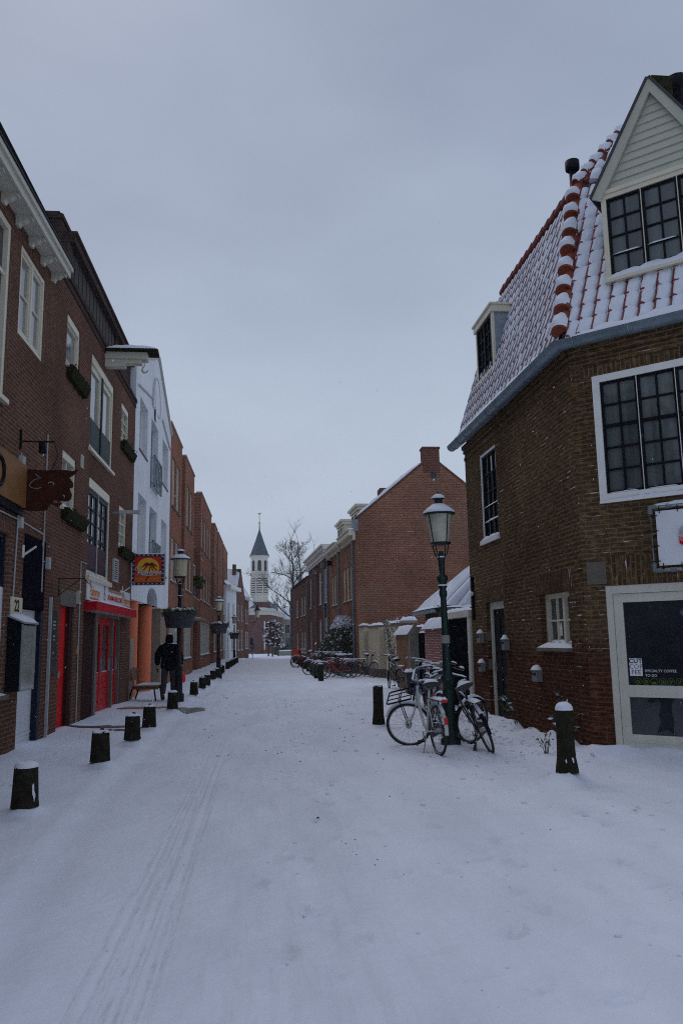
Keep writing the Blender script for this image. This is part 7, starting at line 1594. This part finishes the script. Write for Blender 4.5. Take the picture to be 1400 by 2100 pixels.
    if rear_light:
        m = MB(); m.box(-.362,-.335,-.036,.036,z-.022,z+.022); l_ = part('tail_light', m, redlens); sn = MB(); snow_patch(sn, (-.365,-.036,z+.023),(-.33,-.036,z+.023),(-.33,.036,z+.023),(-.365,.036,z+.023), .025, 4, 3); part('snow', sn, mt_snow, l_)
        m = MB(); c = V(-.325,0,.50); m.box(c.x-.040,c.x-.022,-.022,.022,c.z-.045,c.z+.045); part('reflector', m, redlens)
    m = MB(); m.tube([V(.36,.05,.27), V(.22,.16,.03)], .009, 5); part('kickstand', m, steel)
    if front_rack:
        m = MB(); z = .82; x0, x1 = .90, 1.30; w_ = .225
        m.tube([V(x0,-w_,z+.10),V(x0+.02,-w_,z),V(x1-.03,-w_,z),V(x1,-w_+.03,z),V(x1,w_-.03,z),V(x1-.03,w_,z),V(x0+.02,w_,z),V(x0,w_,z+.10)], .013, 6); m.tube([V(x0,-w_,z+.10),V(x0,w_,z+.10)], .012, 6)
        for yy in (-.08,.08): m.tube([V(x0,yy,z+.004),V(x1,yy,z)], .009, 5)
        m.tube([V(x0+.2,-w_,z),V(x0+.2,w_,z)], .009, 5)
        for s in (-1,1): m.tube([V(x1-.16,s*.07,z), hub+V(0,s*.06,0)], .008, 5)
        part('front_carrier', m, black, st=True)
    if crate:
        m = MB(); x0, x1, z0, z1 = .92, 1.26, .80, 1.08
        for b in ((x0,x1,-.22,-.205,z0,z1),(x0,x1,.205,.22,z0,z1),(x0,x0+.015,-.205,.205,z0,z1),(x1-.015,x1,-.205,.205,z0,z1),(x0,x1,-.22,.22,z0-.012,z0)): m.box(*b)
        part('crate', m, crate, st=True)
    return T
chain_m = M('chain_case_dark', (.03,.029,.027), .6, .3, 8, snow=.10)
bw = M('bike_white', (.48,.51,.48), .4, .1, 7, snow=.12); bk = M('bike_black', (.010,.010,.012), .4, .3, 7, snow=.10); br = M('bike_red', (.40,.012,.018), .35, .15, 7, snow=.10)
bb = M('bike_blue', (.012,.045,.13), .4, .2, 7, snow=.10); bgry = M('bike_grey', (.16,.17,.18), .45, .2, 7, snow=.12); bdr = M('bike_dark_red', (.16,.012,.02), .4, .2, 7, snow=.1); bgn = M('bike_green', (.02,.05,.04), .4, .2, 7, snow=.1)
bicycle('white bicycle with a black front carrier leaning by the green lamp post', 2.40, 11.12, 97, bw, lean=-2, steer=68, front_rack=True, sink=.02)
bicycle('black bicycle with snowy saddle tilting left towards the green lamp post', 3.13, 11.1, 88, bk, lean=-19, steer=-62, style='man', rear_light=False, sink=.02)
bicycle('dark bicycle parked behind the green lamp post with a snowy grip showing', 2.98, 12.9, 78, bk, lean=-4, steer=25, style='man', rear_light=False)
bicycle('blue bicycle with snow on its saddle between the lamp post and garden wall', 3.75, 18.6, 96, bb, lean=4, steer=-20, rear_light=True)
bicycle('black bicycle facing the street with white-topped handlebar behind the white bicycle', 3.62, 17.6, -105, bk, lean=-5, steer=20, rear_light=False)
bicycle('grey bicycle leaning towards the lamp before the red garden wall', 3.30, 15.9, 75, bgry, lean=8, steer=40)
bicycle('black bicycle with red tail light leaning on the cream garden wall', 4.28, 24.9, 103, bk, lean=-7, steer=-30, style='man')
bicycle('bright red bicycle side-on behind two bollards, nearest of the far bicycles', 3.55, 33.4, 182, br, lean=5, spokes=16, rear_light=False)
bicycle('dark bicycle directly behind the bright red bicycle', 3.45, 34.2, 178, bk, lean=-4, steer=15, spokes=12, style='man', rear_light=False)
bicycle('dark red bicycle with a snowy rear carrier right behind the bright red one', 3.92, 34.6, 176, bdr, lean=5, spokes=12)
bicycle('green bicycle fourth in the parked cluster before the snowy shrub', 3.40, 35.5, 184, bgn, lean=3, spokes=12)
bicycle('black bicycle with raised handlebar nearest to the snowy shrub', 3.5, 36.4, 172, bk, lean=-5, steer=-30, spokes=12, style='man')
bicycle('grey bicycle pointing at the camera beside the cream garden walls', 4.25, 34.6, -78, bgry, lean=-6, steer=20, spokes=12, rear_light=False)
bicycle('dark bicycle between the bollards with only its pale front wheel clear', 3.2, 37.9, 184, bk, lean=4, spokes=12, rear_light=False)
cr = flat('crate_orange_red', (.62,.05,.025))
bicycle('red bicycle carrying an orange red crate before the brick houses', 2.92, 47.5, 165, br, lean=3, spokes=8, crate=cr, rear_light=False)
bicycle('farthest red bicycle just behind the one with the crate', 3.05, 49.3, 170, br, lean=-3, spokes=8, rear_light=False)
def bin_():
    T = thing('wheelie_bin', 'small grey bin with a snowy lid against the peaked orange wall', 'bin', (4.25, 23.45, 0)); z = gz(4.2,23.4)-.02; m = MB(); m.hexa([(4.15,23.3,z),(4.36,23.3,z),(4.36,23.6,z),(4.15,23.6,z),(4.12,23.27,z+.60),(4.39,23.27,z+.60),(4.39,23.63,z+.60),(4.12,23.63,z+.60)]); m.build('body', flat('bin_grey', (.05,.055,.06)), T)
    m = MB(); m.box(4.10,4.41,23.25,23.65,z+.60,z+.64); l = m.build('lid', flat('bin_lid', (.05,.055,.06)), T); m = MB(); snow_patch(m, (4.10,23.25,z+.64),(4.41,23.25,z+.64),(4.41,23.65,z+.64),(4.10,23.65,z+.64), .08, 7, 6); m.build('snow', mt_snow, l)
bin_()
# ------------------------------------------------------------------ snowy air
HAZE = .00045
def haze():
    m = MB(); m.box(-300, 300, -40, 420, -6, 40); mt = bpy.data.materials.new('haze'); mt.use_nodes = True; nt = mt.node_tree; nt.nodes.clear()
    o = nt.nodes.new('ShaderNodeOutputMaterial'); v = nt.nodes.new('ShaderNodeVolumePrincipled'); v.inputs['Color'].default_value = (.86,.90,.96,1); v.inputs['Density'].default_value = HAZE; v.inputs['Anisotropy'].default_value = .2
    nt.links.new(v.outputs[0], o.inputs['Volume']); tag(m.build('haze', mt), kind='stuff')
haze()

def snowfall():
    """the light snow that is falling: loose flakes hanging in the air"""
    q = random.Random(77); m = MB()
    for k in range(1500):
        x, y, z = q.uniform(-4.5,6), q.uniform(3.2,24), q.uniform(.1,3.6); s = q.uniform(.0016,.0036)
        if x < -3.45 or (x > 4.2 and y > 10): continue
        c = V(x,y,z); d = V(-.5,0,-1).normalized(); e = d.cross(V(q.uniform(-1,1),q.uniform(-1,1),.2)).normalized(); f = d.cross(e); p = [c+d*s*2.2, c-d*s*2.2]; r = [c+e*s, c+f*s, c-e*s, c-f*s]
        for j in range(4):
            m.face([p[0], r[j], r[(j+1)%4]]); m.face([p[1], r[(j+1)%4], r[j]])
    tag(m.build('falling_snow', mt_snow), 'light snowflakes falling through the street', 'snow', kind='stuff')
snowfall()
